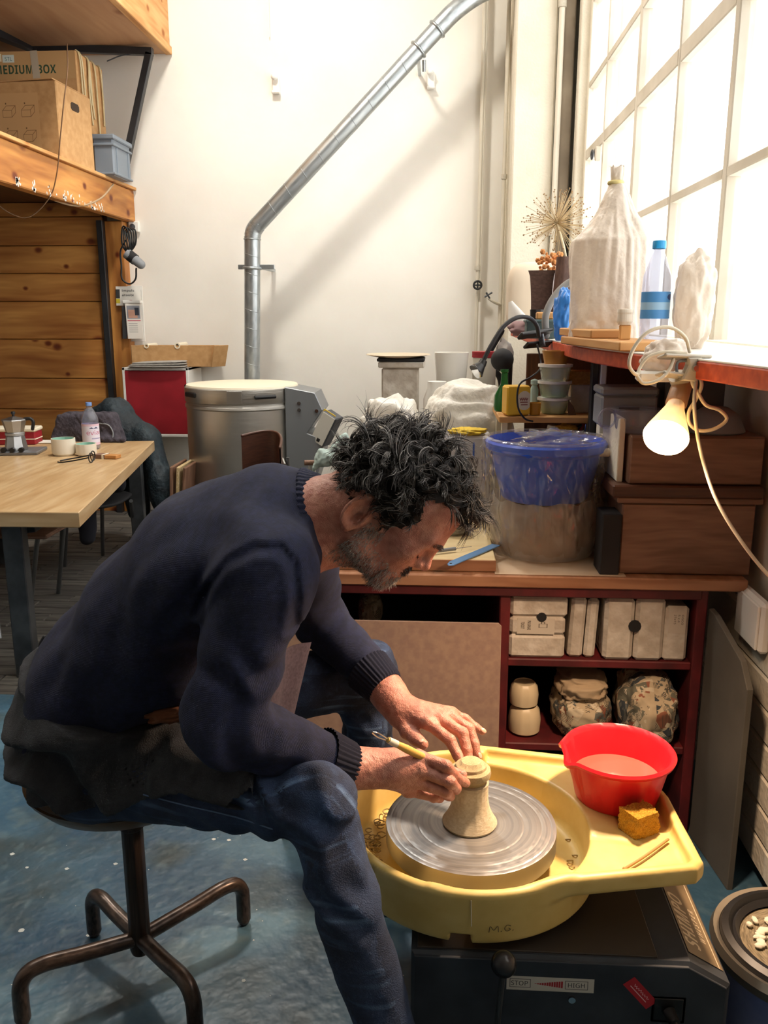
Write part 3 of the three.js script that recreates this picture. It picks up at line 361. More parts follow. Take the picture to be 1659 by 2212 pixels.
{ const o = [-1.95, 0, -3.85], L = p => sub(p, o), t = thing('chair', 'chair with thin splayed steel legs pushed under the near end of the table', 'chair', o);
  part('seat', put(cbox(0.38, 0.02, 0.36, 0.008), [0, 0.42, 0]), M.mahogany, t); part('backrest', put(cbox(0.36, 0.2, 0.015, 0.006), [-0.24, 0.44, 0], [0, Math.PI / 2, 0]), M.mahogany, t);
  for (const [a, b] of [[[0.14, 0.42, -0.12], L([-1.952, 0, -4.143])], [[0.12, 0.42, 0.12], L([-1.948, 0, -3.812])], [[-0.14, 0.42, 0.12], L([-1.94, 0, -3.509])], [[-0.14, 0.42, -0.12], [-0.2, 0, -0.2]]]) part('leg', rod(a, b, 0.011), steelLeg, t); }

// ------------------------------------------------------------------ kiln, duct and wall fittings
const kilnSteel = mat({ map: mottle(0xcfccc5, 0xbdbab3, { s: 161, f: 4, metres: 1 }), rough: 0.4, metal: 1, bump: grey(4, { fy: 90, s: 55, metres: 0.3 }), bs: 0.0004 });
{ const KX = -1.205, KZ = -5.3, t = thing('kiln', 'round stainless steel top-loading kiln against the white wall', 'kiln', [KX, 0, KZ]);
  part('drum', lathe([[0.3, 0.16], [0.345, 0.16], [0.345, 0.86], [0.352, 0.868], [0.352, 0.882], [0.345, 0.89], [0.345, 0.9]], 72), kilnSteel, t);
  part('lid_band', lathe([[0.345, 0.902], [0.35, 0.902], [0.352, 0.905], [0.352, 0.985], [0.347, 0.99]], 72), kilnSteel, t); part('lid_lining', lathe([[0.346, 0.985], [0.34, 1.0], [0.2, 1.008], [0.0001, 1.01]], 72), M.cream, t);
  for (let i = 0; i < 3; i++) { const a = i * 2.1 + 0.5; part('stand_leg', put(cbox(0.04, 0.16, 0.04, 0.004), [Math.cos(a) * 0.28, 0, Math.sin(a) * 0.28]), M.legSteel, t); }
  const lh2 = part('lid_handle', put(new THREE.TorusGeometry(0.36, 0.012, 8, 20, 0.36).rotateX(Math.PI / 2), [0, 0.945, 0], [0, 2.35 + Math.PI, 0]), M.black, t); lh2.rotation.y = 0;
  part('lid_handle', put(cbox(0.12, 0.03, 0.02, 0.006), [-0.26, 0.935, 0.235], [0, -0.83, 0]), M.black, t);
  part('seam_plate', put(cbox(0.09, 0.075, 0.004, 0.001), [0.03, 0.907, 0.3505]), M.alu, t);
  const hb = part('hinge_box', put(extrude([[0.3, 0.2], [0.3, 0.995], [0.36, 0.985], [0.48, 0.962], [0.525, 0.86], [0.43, 0.72], [0.53, 0.68], [0.5, 0.5], [0.4, 0.2]], 0.3, 0.004), [0, 0, -0.1]), mat({ c: 0x8a8e92, rough: 0.4, metal: 0.5 }), t);
  for (const [x, y] of [[0.385, 0.9], [0.49, 0.855], [0.385, 0.86]]) part('bolt', rod([x, y, 0.2], [x, y, 0.21], 0.011), M.chrome, hb);
  const ct = part('controller', put(cbox(0.1, 0.2, 0.1, 0.006), [0.5, 0.66, 0.15], [0, -0.35, -0.5]), M.greyDark, t); part('control_face', put(cbox(0.088, 0.19, 0.004, 0.001), [0.483, 0.665, 0.199], [0, -0.35, -0.5]), mat({ c: 0xc9c7bd, rough: 0.5 }), ct); part('display', put(cbox(0.04, 0.025, 0.004, 0.001), [0.55, 0.805, 0.203], [0, -0.35, -0.5]), M.greyDark, ct); part('warning_strip', put(cbox(0.085, 0.018, 0.004, 0.001), [0.563, 0.833, 0.202], [0, -0.35, -0.5]), mat({ c: 0xd6b73a, rough: 0.5 }), ct); part('switch', put(cbox(0.022, 0.022, 0.008, 0.002), [0.492, 0.672, 0.203], [0, -0.35, -0.5]), M.black, ct); }
{ const Z0 = -5.76, o = [-1.215, 1.0, Z0], L = p => sub(p, o), t = thing('exhaust_duct', 'spiral galvanised exhaust duct rising from the kiln across the white wall', 'duct', o);
  const P = [L([-1.241, 0.977, -5.76]), L([-1.208, 1.906, -5.76]), L([-1.172, 1.98, -5.76]), L([-0.026, 3.112, -5.76]), L([0.084, 3.212, -5.76]), L([0.251, 3.323, -5.8]), L([0.438, 3.388, -5.9])];
  part('pipe', rod(P[0], P[1], 0.052, 0.052, 28), M.zinc, t); part('elbow', [tube([P[1], [(P[1][0] + P[2][0]) / 2 - 0.006, (P[1][1] + P[2][1]) / 2 + 0.004, 0], P[2]], 0.054, { rad: 24, seg: 12 })], M.zinc, t); part('pipe', rod(P[2], P[3], 0.052, 0.052, 28), M.zinc, t); part('elbow', tube(P.slice(3), 0.055, { rad: 24, seg: 28 }), M.zinc, t);
  const ring = (p, q, f, r = 0.0535, w = 0.004, name = 'seam') => { const A = V(p), B = V(q), g = new THREE.TorusGeometry(r, w, 6, 32); g.applyQuaternion(new THREE.Quaternion().setFromUnitVectors(new THREE.Vector3(0, 0, 1), B.clone().sub(A).add(new THREE.Vector3(0.25, -0.1, 0).multiplyScalar(name === 'seam' ? A.distanceTo(B) : 0)).normalize())); const c = A.lerp(B, f); g.translate(c.x, c.y, c.z); part(name, g, M.zinc, t); };
  for (let i = 1; i < 8; i++) ring(P[0], P[1], i / 8, 0.0525, 0.0018); for (let i = 1; i < 11; i++) ring(P[2], P[3], i / 11, 0.0525, 0.0022);
  ring(P[2], P[3], 0.9, 0.055, 0.009, 'clamp'); ring(P[2], P[3], 0.998, 0.056, 0.009, 'clamp'); ring(P[0], P[1], 0.79, 0.055, 0.01, 'clamp'); ring(P[0], P[1], 0.985, 0.054, 0.004, 'clamp');
  part('clamp_lug', put(cbox(0.24, 0.03, 0.014, 0.003), [P[1][0] + 0.02, L([-1.215, 1.704, -5.76])[1], 0]), M.zinc, t); part('wall_bracket', bar([0.06, L([-1.215, 1.715, -5.76])[1], 0], [0.07, L([-1.215, 1.715, -5.76])[1], -0.37], 0.03, 0.02), M.zinc, t);
  for (const f of [0.9]) { const p = V(P[2]).lerp(V(P[3]), f); part('clamp_bolt', rod([p.x + 0.035, p.y - 0.06, p.z], [p.x + 0.035, p.y - 0.12, p.z - 0.02], 0.012), M.zinc, t); part('wall_bracket', bar([p.x, p.y - 0.05, p.z], [p.x, p.y - 0.05, -0.375], 0.02, 0.02), M.zinc, t); } }
for (const [p, w] of [[[-1.097, 2.942, -6.12], 'duct elbow'], [[-0.072, 2.955, -6.12], 'upper duct clamp']]) { const t = thing('wall_hook', `white painted hook fitting on the wall ${w === 'duct elbow' ? 'left of' : 'right of'} the slanting duct`, 'hook', p); part('knob', put(new THREE.SphereGeometry(0.022, 16, 10), [0, 0, 0.03]), M.white, t); part('plate', put(cbox(0.05, 0.11, 0.02, 0.006), [0.005, -0.1, -0.005]), M.white, t); part('lip', put(cbox(0.054, 0.018, 0.04, 0.005), [0.005, -0.1, 0.01]), M.white, t); }
solo('wall_wire', 'thin wire hanging down the wall from above left of the duct', 'wire', [rod([0, 0, 0], [0, 1.4, 0], 0.003), put(new THREE.SphereGeometry(0.02, 10, 8), [0, 0.55, 0])], M.white, [-1.127, 3.188, -6.12]);
// bentwood chair back and the rack with a mint-coloured cloth, between kiln and potter
{ const o = [-0.68, 0, -3.6], L = p => sub(p, o), t = thing('bentwood_chair', 'dark brown bent plywood chair in front of the kiln', 'chair', [-0.9, 0, -4.1], -0.5), pts = [];
  const g = new THREE.PlaneGeometry(0.24, 0.2, 20, 10), p = g.attributes.position; for (let i = 0; i < p.count; i++) { const x = p.getX(i), y = p.getY(i), k = x / 0.12; p.setXYZ(i, x, y - 0.035 * k * k - 0.02 * k + 0.74, -0.19 + 0.11 * k * k); } g.computeVertexNormals(); const g2 = g.clone(); g2.translate(0, 0, 0.014); const idx = g2.index.array; for (let i = 0; i < idx.length; i += 3) [idx[i], idx[i + 1]] = [idx[i + 1], idx[i]]; g2.computeVertexNormals();
  part('backrest', [g, g2, tube(Array.from({ length: 15 }, (_, i) => { const k = i / 7 - 1; return [0.12 * k, 0.84 - 0.035 * k * k - 0.02 * k, -0.183 + 0.11 * k * k]; }), 0.008)], mat({ map: woodTex(0x5a3626, 0x3a2018, { s: 171, metres: 0.4 }), rough: 0.35, side: THREE.DoubleSide }), t);
  part('seat', put(cbox(0.38, 0.02, 0.38, 0.008), [0, 0.44, 0]), M.darkWood, t); for (const [x, z] of [[-1, -1], [1, -1], [-1, 1], [1, 1]]) part('leg', rod([x * 0.15, 0.44, z * 0.15], [x * 0.2, 0, z * 0.2], 0.011), steelLeg, t); for (const s of [-1, 1]) part('back_support', rod([s * 0.09, 0.44, -0.17], [s * 0.09, 0.72, -0.17], 0.009), steelLeg, t); part('bolt', rod([0.06, 0.71, -0.16], [0.11, 0.69, -0.12], 0.01), M.chrome, t); }
{ const o = [-0.48, 0.768, -3.78], t = thing('towel_rail', 'wooden rail on a white stand left of the far clay sacks', 'rack', [o[0], 0, o[2]]); part('rail', rod([-0.11, o[1], 0], [0.25, o[1] - 0.01, -0.1], 0.012), M.mahogany, t); for (const x of [-0.08, 0.2]) part('post', put(cbox(0.03, o[1] - 0.01, 0.03, 0.004), [x, 0, -0.03]), M.white, t);
  const f = (x, y, z) => { let d = cap(x, y, z, [-0.02, 0, 0], [0.17, 0.035, -0.08], 0.03, 0.055); d = smin(d, cap(x, y, z, [0.0, 0.02, 0], [0.07, 0.1, -0.04], 0.018, 0.022), 0.03); d = smin(d, cap(x, y, z, [-0.07, -0.05, 0.02], [-0.03, 0.03, 0], 0.008, 0.02), 0.03); return d + 0.009 * n3(x * 30, y * 30, z * 20) + 0.005 * n3(x * 70, y * 60, z * 60); };
  solo('mint_cloth', 'pale mint cloth bundled over the wooden rail behind the potter', 'cloth', uvm(sdfMesh(f, [-0.14, -0.1, -0.2], [0.28, 0.18, 0.1], 0.006)), mat({ c: 0xb5c9c4, rough: 0.9 }), [o[0], o[1] + 0.012, o[2]]); }
{ const t = thing('leaning_boards', 'curved wooden boards leaning between the coat and kiln', 'board', [-1.663, 0, -5.455]); t.position.z = -5.0; t.position.x = -1.54; for (let i = 0; i < 3; i++) part('board', put(cbox(0.018, 0.55, 0.3, 0.004), [i * 0.024 - 0.03, 0, 0], [0, 0, -0.05 - i * 0.03]), i % 2 ? M.chip : M.mahogany, t); }

// ------------------------------------------------------------------ workbench with its red cubby frame
const BN = [0.2, 0, -2.8], bn = thing('workbench', 'long wooden workbench on a dark red cubby frame', 'workbench', BN);
const bp = (w, h, d, x, y, z, m, name) => part(name, put(cbox(w, h, d, 0.003), [x - BN[0], y, z - BN[2]]), m, bn);
bp(1.24, 0.032, 1.36, 0.19, 0.718, -2.85, M.bench, 'bench_top');
for (const x of [-0.41, 0.19, 0.705]) bp(0.028, 0.718, 0.6, x, 0, -2.49, M.maroon, 'upright');
bp(1.1, 0.028, 0.04, 0.15, 0.69, -2.2, M.maroon, 'rail');
bp(0.49, 0.022, 0.58, 0.447, 0.485, -2.49, M.maroon, 'cubby_shelf'); bp(0.49, 0.022, 0.58, 0.447, 0.235, -2.49, M.maroon, 'cubby_shelf'); bp(0.57, 0.018, 0.4, -0.11, 0.63, -2.6, M.darkWood, 'cubby_shelf');
bp(1.14, 0.7, 0.012, 0.15, 0.01, -2.79, M.blackMatt, 'back_panel'); for (const x of [-0.38, 0.74]) bp(0.05, 0.718, 0.05, x, 0, -3.45, M.maroon, 'rear_leg');
// plaster moulds on the upper cubby shelf
const pencil = (lines, w = 256, h = 256) => mat({ rough: 0.9, map: canvasTex(w, h, (g) => { g.fillStyle = '#cbc2b4'; g.fillRect(0, 0, w, h); g.fillStyle = '#4a4238'; g.strokeStyle = '#4a4238'; g.lineWidth = 5; lines(g); }) });
const moldTxt = pencil(g => { g.save(); g.translate(70, 20); g.rotate(Math.PI / 2); g.font = 'bold 34px sans-serif'; g.fillText('PAVANAE', 20, 0); g.fillText('TOOOT', 40, 44); g.restore(); g.strokeRect(150, 90, 55, 60); g.strokeRect(166, 60, 22, 30); });
const moldTxt2 = pencil(g => { g.save(); g.translate(190, 30); g.rotate(Math.PI / 2); g.font = '44px sans-serif'; g.fillText('OGGO', 0, 0); g.fillText('5 x 4', 0, 56); g.fillText('21x15', 0, 112); g.restore(); });
const mold = (lab, x, y, z, build) => build(thing('plaster_mould', lab, 'mould', [x, y, z]));
mold('three-piece plaster mould with pencil notes, first on the cubby shelf', 0.28, 0.508, -2.27, t => { part('mould_piece', put(cbox(0.15, 0.066, 0.13, 0.008), [0, 0, 0]), M.plasterMold, t); part('mould_piece', put(cbox(0.148, 0.05, 0.13, 0.008), [0, 0.067, 0]), M.plasterMold, t); part('mould_piece', put(cbox(0.152, 0.058, 0.13, 0.008), [0.002, 0.1175, 0]), M.plasterMold, t); part('pour_hole', put(rod([0, 0, 0], [0, 0, 0.004], 0.013), [0.01, 0.118, 0.063]), M.blackMatt, t); part('pencil_note', put(new THREE.PlaneGeometry(0.1, 0.045), [-0.005, 0.092, 0.0655]), moldTxt, t); });
mold('narrow slanting plaster mould beside the three-piece one', 0.408, 0.508, -2.28, t => { part('mould_piece', put(cbox(0.04, 0.172, 0.13, 0.008), [-0.024, 0, 0], [0, 0, -0.04]), M.plasterMold, t); part('mould_piece', put(cbox(0.03, 0.17, 0.13, 0.008), [0.014, 0, 0.002], [0, 0, -0.04]), M.plasterMold, t); });
mold('large two-halved plaster mould with a round pour hole', 0.536, 0.508, -2.27, t => { part('mould_piece', put(cbox(0.079, 0.176, 0.14, 0.01), [-0.0405, 0, 0]), M.plasterMold, t); part('mould_piece', put(cbox(0.077, 0.178, 0.14, 0.01), [0.0405, 0, 0]), M.plasterMold, t); part('pour_hole', put(rod([0, 0, 0], [0, 0, 0.004], 0.017), [0, 0.1, 0.0685]), M.blackMatt, t); });
mold('slim plaster mould with pencilled numbers, last on the cubby shelf', 0.648, 0.508, -2.27, t => { part('mould_piece', put(cbox(0.062, 0.155, 0.13, 0.008), [0, 0, 0]), M.plasterMold, t); part('pencil_note', put(new THREE.PlaneGeometry(0.045, 0.06), [0, 0.11, 0.0655]), moldTxt2, t); });
const pot = (lab, p, r, h) => solo('cream_pot', lab, 'pot', lathe([[0.0001, 0], [r * 0.7, 0], [r * 0.95, h * 0.1], [r, h * 0.5], [r * 0.9, h * 0.85], [r * 0.75, h * 0.97], [r * 0.7, h], [r * 0.65, h * 0.97], [0.0001, h * 0.9]], 32), mat({ c: 0xd9c8a6, rough: 0.4 }), p);
pot('rounded cream pot, lower of the two stacked in the cubby', [0.262, 0.258, -2.27], 0.046, 0.082); pot('cream pot on top of the rounded one in the cubby', [0.258, 0.341, -2.27], 0.041, 0.068);
solo('dark_disc', 'dark round dish standing behind the stacked cream pots', 'dish', put(rod([0, 0, 0], [0, 0.004, 0.02], 0.05, 0.052, 28), [0, 0.05, 0]), M.blackMatt, [0.255, 0.39, -2.45]);
const newsTex = (s) => canvasTex(512, 512, (g, w, h) => { g.fillStyle = '#b7a78c'; g.fillRect(0, 0, w, h); for (let i = 0; i < 26; i++) { const x = hash(i, 1, s) * w, y = hash(i, 2, s) * h; g.save(); g.translate(x, y); g.rotate(hash(i, 3, s) * 3); g.fillStyle = ['#5f625e', '#c9bda4', '#3b4248', '#8d5a45', '#cfc5b0', '#6b6a5c'][i % 6]; g.fillRect(-50, -40, 60 + 80 * hash(i, 4, s), 30 + 60 * hash(i, 5, s)); g.fillStyle = '#4a463d'; for (let k = 0; k < 6; k++) g.fillRect(-50, 50 + k * 9, 90, 3); g.restore(); } });
const bundle = (lab, p, r, s, extra) => { const t = thing('newspaper_bundle', lab, 'bundle', p), g = lump(r, { s, amp: 0.2, f: 2.2, detail: 14, flat: 0.25 }), m = newsTex(s); m.wrapS = m.wrapT = THREE.RepeatWrapping; m.repeat.set(4.5, 4.5); part('newspaper', g, mat({ map: m, rough: 0.9 }), t); if (extra) extra(t); };
bundle('newspaper-wrapped pot with a folded paper top in the lower cubby', [0.42, 0.258, -2.3], [0.078, 0.07, 0.1], 5, t => part('folded_top', put(lump([0.068, 0.032, 0.08], { s: 8, amp: 0.25, f: 2.5, detail: 10, flat: 0.3 }), [0, 0.115, 0.01]), mat({ c: 0xb09c80, rough: 0.9 }), t));
bundle('bulging bundle wrapped in printed newspaper at the cubby end', [0.596, 0.258, -2.27], [0.078, 0.1, 0.12], 11);
bundle('crumpled newsprint parcel on the shelf under the bench top', [-0.195, 0.49, -2.5], [0.035, 0.05, 0.05], 15);
for (const [x0, x1, y0, y1, lab] of [[832, 872, 1275, 1340, 'pale box under the bench top beside the newsprint parcel'], [904, 940, 1272, 1345, 'pale narrow box under the bench top behind the board']]) { const a = [(x0 + x1) / 2, y1], p = x0 < 850 ? [-0.118, 0.513, -2.45] : [-0.02, 0.515, -2.45]; solo('storage_box', lab, 'box', cbox(0.055, 0.085, 0.1, 0.004), M.plasterMold, [p[0], 0.649, p[2]]); }
solo('white_mug', 'white cylindrical mug on the shelf under the bench top', 'mug', lathe([[0.0001, 0], [0.034, 0], [0.036, 0.005], [0.036, 0.075], [0.033, 0.075], [0.033, 0.008], [0.0001, 0.008]], 28), M.white, [[0.129, 0.526, -2.5][0], 0.649, -2.5]);
// the big board leaning on the bench front
solo('hardboard_sheet', 'large brown hardboard sheet leaning against the bench front', 'board', put(extrude([[-0.3, 0], [0.29, 0], [0.29, 0.62], [0.282, 0.628], [-0.3, 0.628]], 0.008, 0.001), [0, 0, 0]), mat({ map: mottle(0xa08674, 0x90766a, { s: 181, f: 30, metres: 0.4 }), rough: 0.75 }), [-0.112, 0.003, -2.1]).rotation.x = -0.075;
// dark grey panel and boarded corner right of the cubbies
{ const a = V([0.738, 0, -2.19]), b = V([0.765, 0, -1.95]), L = a.distanceTo(b), g = extrude([[0, 0], [L, 0], [L, 0.545], [L * 0.82, 0.6], [L * 0.15, 0.66], [0, 0.665]], 0.016, 0.002); const o = solo('room_divider', 'dark grey panel with cut corner standing right of the cubbies', 'panel', g, mat({ map: mottle(0x5a564e, 0x4a463f, { s: 183, f: 6 }), rough: 0.8 }), [0.738, 0, -2.19]); o.rotation.y = Math.atan2(-(b.z - a.z), b.x - a.x); }

// ------------------------------------------------------------------ on the bench
{ const t = thing('pastry_board', 'thick pale wooden board on the bench behind the head', 'board', [-0.1, 0.751, -2.5]); part('board', put(cbox(0.525, 0.034, 0.5, 0.003), [0, 0, 0.05]), mat({ map: woodTex(0xe0cda2, 0xcdb484, { s: 191, metres: 0.6, contrast: 0.7 }), rough: 0.6 }), t); part('end_strip', put(cbox(0.526, 0.03, 0.004, 0.001), [0, 0.002, 0.299]), M.bench, t); }
solo('paper_sheet', 'sheet of dusty white paper under the clear plastic bag', 'paper', put(cbox(0.34, 0.0015, 0.3, 0.0005), [0, 0, 0]), mat({ map: mottle(0xc9b49c, 0xb59c82, { s: 193, f: 7 }), rough: 0.9 }), [0.33, 0.751, -2.33]);
{ const a = V([0.033, 0.79, -2.13]), b = V([0.172, 0.79, -2.34]), L = a.distanceTo(b), g = extrude([[0, -0.004], [0.012, -0.013], [L, -0.013], [L, 0.013], [0.03, 0.013], [0.008, 0.005]], 0.003, 0.0006); g.rotateX(-Math.PI / 2); const t = thing('steel_rib', 'pale blue metal strip lying across the board edge', 'tool', [a.x, 0.787, a.z]); part('strip', g, mat({ c: 0x6f9fd6, rough: 0.3, metal: 0.4 }), t); part('hole', put(cyl(0.003, 0.003, 0.0012, 12), [0.014, 0.003, 0.002]), M.black, t); t.rotation.y = Math.atan2(-(b.z - a.z), b.x - a.x); }
{ const t = thing('needle_tool', 'grey needle tool on the pale wooden board', 'tool', [0.027, 0.79, -2.263]); part('handle', rod([-0.05, 0.004, 0.03], [0.03, 0.004, -0.01], 0.005), M.grey, t); part('needle', rod([0.03, 0.004, -0.01], [0.075, 0.004, -0.035], 0.001), M.chrome, t); }
solo('ribbed_vase', 'small grey ribbed clay vase on the pale board', 'vase', lathe([[0.0001, 0], [0.045, 0], [0.052, 0.008], [0.052, 0.022], [0.044, 0.03], [0.049, 0.036], [0.049, 0.05], [0.04, 0.058], [0.044, 0.064], [0.042, 0.078], [0.03, 0.088], [0.03, 0.11], [0.02, 0.11], [0.0001, 0.1]], 36), M.stone, [[0.049, 0.785, -2.488][0], 0.7855, [0.049, 0.785, -2.488][2]]);
// blue basin over a clay form, all in a clear bag
const BG = [0.309, 0.753, -2.42];
solo('clay_form', 'beige clay form inside the clear plastic bag under the blue basin', 'clay', lathe([[0.0001, 0], [0.115, 0], [0.125, 0.02], [0.12, 0.09], [0.105, 0.15], [0.0001, 0.155]], 40), mat({ map: mottle(0xa9805f, 0x8f6848, { s: 201, f: 8, metres: 0.3 }), rough: 0.8 }), BG);
solo('blue_basin', 'blue plastic basin on the bench inside a clear bag', 'basin', lathe([[0.0001, 0.155], [0.115, 0.157], [0.122, 0.165], [0.155, 0.29], [0.168, 0.3], [0.17, 0.318], [0.164, 0.324], [0.158, 0.316], [0.15, 0.29], [0.116, 0.175], [0.0001, 0.168]], 56), mat({ c: 0x1f62f5, rough: 0.3 }), BG);
const filmMat = mat({ c: 0xf4f1ec, rough: 0.1, transmission: 0.93, thickness: 0, ior: 1.5, side: THREE.DoubleSide });
{ const prof = [[0.02, 0.0015], [0.1, 0.002], [0.148, 0.02], [0.166, 0.08], [0.172, 0.17], [0.174, 0.26], [0.177, 0.31], [0.174, 0.329], [0.16, 0.332], [0.145, 0.3], [0.12, 0.21], [0.09, 0.2]], g = new THREE.LatheGeometry(new THREE.CatmullRomCurve3(prof.map(([r, y]) => new THREE.Vector3(r, y, 0))).getPoints(90).map(p => new THREE.Vector2(p.x, p.y)), 150), p = g.attributes.position, v = new THREE.Vector3();
  for (let i = 0; i < p.count; i++) { v.fromBufferAttribute(p, i); const a = Math.atan2(v.z, v.x), r = Math.hypot(v.x, v.z), w = v.y > 0.3 ? 0.004 : 0.019, q = 1 + (w * (n3(Math.cos(a) * 5, v.y * 14, Math.sin(a) * 5) - 0.6 * Math.abs(n3(Math.cos(a) * 11 + v.y * 9, v.y * 22, Math.sin(a) * 11)) + 0.5 * n3(Math.cos(a) * 24, v.y * 8 + a, Math.sin(a) * 24))) / Math.max(r, 0.05); p.setXYZ(i, v.x * q, Math.max(0.0015, v.y), v.z * q); } g.computeVertexNormals();
  const t = thing('plastic_bag', 'clear wrinkled plastic bag around the blue basin and clay', 'bag', BG); part('film', g, filmMat, t); const milky = mat({ c: 0xeeeae4, rough: 0.3, transmission: 0.72, thickness: 0, side: THREE.DoubleSide }), in2 = new THREE.LatheGeometry(Array.from({ length: 20 }, (_, i) => new THREE.Vector2(0.142 + 0.012 * Math.sin(i * 0.16), 0.004 + i * 0.0085)), 100), ip = in2.attributes.position; for (let i = 0; i < ip.count; i++) { const x = ip.getX(i), y = ip.getY(i), z = ip.getZ(i), k = 1 + 0.07 * n3(x * 22, y * 16, z * 22) - 0.05 * Math.abs(n3(x * 50, y * 30, z * 50)); ip.setXYZ(i, x * k, y + (i % 20 > 15 ? 0.02 * n3(x * 20, 3, z * 20) : 0), z * k); } in2.computeVertexNormals(); part('inner_film', in2, milky, t); const tail = []; for (let i = 0; i < 3; i++) tail.push(lump([0.03 + 0.01 * i, 0.03, 0.02], { s: 30 + i, amp: 0.5, f: 2, detail: 5 }).translate(0.17, 0.2 - i * 0.05, 0.02)); part('gathered_film', tail, filmMat, t); part('gathered_film', put(lump([0.1, 0.03, 0.05], { s: 41, amp: 0.6, f: 2.5, detail: 8 }), [0.02, 0.29, 0.02]), filmMat, t); }
// wooden drawer boxes right of the bag
const wbox = (name, lab, p, w, h, d, m, kids) => { const t = thing(name, lab, 'box', p); part('box', put(cbox(w, h, d, 0.003), [0, 0, 0]), m, t); if (kids) kids(t); return t; };
wbox('wooden_box', 'lower brown wooden box standing on the bench end', [0.655, 0.751, -2.36], 0.34, 0.19, 0.3, M.mahogany, t => { part('front_panel', put(cbox(0.335, 0.186, 0.006, 0.002), [0, 0.002, 0.151]), M.mahogany, t); });
const dsh = thing('plank_shelf', 'dark plank shelf laid over the lower wooden box', 'shelf', [0.645, 0.943, -2.37]); part('plank', put(cbox(0.37, 0.016, 0.34, 0.003), [0.01, 0, 0]), M.mahogany, dsh); part('plank', put(cbox(0.38, 0.032, 0.36, 0.004), [0, 0.0165, 0]), M.darkWood, dsh);
wbox('wooden_crate', 'upper brown wooden crate on the dark plank shelf', [0.664, 0.992, -2.36], 0.335, 0.125, 0.3, M.mahogany, t => part('front_panel', put(cbox(0.331, 0.12, 0.006, 0.002), [0, 0.002, 0.151]), M.mahogany, t));
wbox('black_canister', 'black rectangular canister between the bag and wooden box', [0.458, 0.751, -2.235], 0.05, 0.165, 0.09, M.blackMatt);
{ const t = thing('drawer_unit', 'white drawer front with a cut handle beside the upper drawer', 'drawer', [0.472, 0.992, -2.4]); part('panel', put(extrude([[-0.16, 0], [0.16, 0], [0.16, 0.165], [-0.16, 0.165]], 0.016, 0.002, 1, [[[0.06, 0.09], [0.11, 0.09], [0.11, 0.13], [0.06, 0.13]]]), [0, 0, 0], [0, Math.PI / 2, 0]), M.offwhite, t); part('knob', rod([-0.002, 0.06, 0.05], [-0.03, 0.06, 0.055], 0.012), M.cream, t); }
{ const t = thing('storage_box', 'grey lidded box with a dark handle slot under the shelf', 'box', [0.52, 1.119, -2.42]); part('box', put(cbox(0.15, 0.085, 0.12, 0.006), [0, 0, 0]), M.grey, t); part('lid', put(cbox(0.155, 0.022, 0.125, 0.006), [0, 0.086, 0]), M.grey, t); part('handle_slot', put(cbox(0.055, 0.01, 0.003, 0.002), [0.0, 0.045, 0.06]), M.black, t); }
{ const t = thing('clear_tub', 'clear plastic tub lying on the upper drawer behind the bulb', 'tub', [0.52, 1.119, -2.28]); part('wall', lathe([[0.0001, 0], [0.045, 0], [0.05, 0.01], [0.058, 0.055], [0.063, 0.058], [0.063, 0.062], [0.056, 0.062]], 36), pet, t); const g = new THREE.TorusGeometry(0.025, 0.003, 8, 24); part('handle', put(g, [-0.075, 0.035, 0.01], [0, 0.4, 0]), pet, t); }
solo('grey_bowl', 'upturned grey bowl at the dim end under the shelf', 'bowl', lathe([[0.075, 0], [0.078, 0.004], [0.06, 0.045], [0.03, 0.065], [0.0001, 0.068]], 32), M.grey, [0.73, 1.118, -2.3]);
wbox('grey_carton', 'large grey carton at the back below the shelf', [0.7, 1.118, -2.44], 0.16, 0.13, 0.1, M.greyDark);
// ------------------------------------------------------------------ rack with tubs and tins under the shelf
{ const t = thing('tool_rack', 'low wooden rack holding tubs, tins and tools below the orange shelf', 'rack', [0.34, 0.751, -2.78]); part('shelf_board', put(cbox(0.34, 0.02, 0.3, 0.003), [0.02, 0.345, 0]), M.pineLight, t); part('shelf_board', put(cbox(0.5, 0.02, 0.26, 0.003), [0.08, 0.18, 0.02]), M.chip, t); for (const [x, z] of [[-0.13, 0.12], [0.17, 0.12], [-0.13, -0.12], [0.17, -0.12]]) part('post', put(cbox(0.02, 0.345, 0.02, 0.002), [x, 0, z]), M.cream, t); part('back_board', put(cbox(0.4, 0.5, 0.012, 0.002), [0.16, 0.04, -0.17]), M.darkWood, t); }
{ const t = thing('shelf_prop', 'dark and white posts propping the orange shelf', 'post', [0.465, 0.751, -2.6]); part('post', put(cbox(0.02, 0.54, 0.03, 0.003), [0, 0, 0]), M.steelPaint, t); part('post', put(cbox(0.018, 0.54, 0.03, 0.003), [0.024, 0, 0.005]), M.white, t); }
const tubM = mat({ c: 0xf0f4ec, rough: 0.22, transmission: 0.75, thickness: 0 }), greenM = mat({ c: 0x9fd095, rough: 0.7 });
['top', 'middle', 'bottom'].forEach((w, i) => { const t = thing('plastic_tub', `clear lidded tub, ${w} of the stack of three on the rack`, 'tub', [0.366, 1.117 + (2 - i) * 0.051, -2.72], 0, 'lidded tubs on the rack'); part('tub', lathe([[0.0001, 0.001], [0.038, 0], [0.043, 0.006], [0.048, 0.04], [0.047, 0.04], [0.041, 0.008]], 32), tubM, t); part('lid', lathe([[0.0001, 0.044], [0.05, 0.044], [0.053, 0.042], [0.053, 0.05], [0.05, 0.05], [0.048, 0.046], [0.0001, 0.046]], 32), M.white, t); if (i) part('green_contents', cyl(0.041, 0.037, 0.022, 28).translate(0, 0.003, 0), greenM, t); });
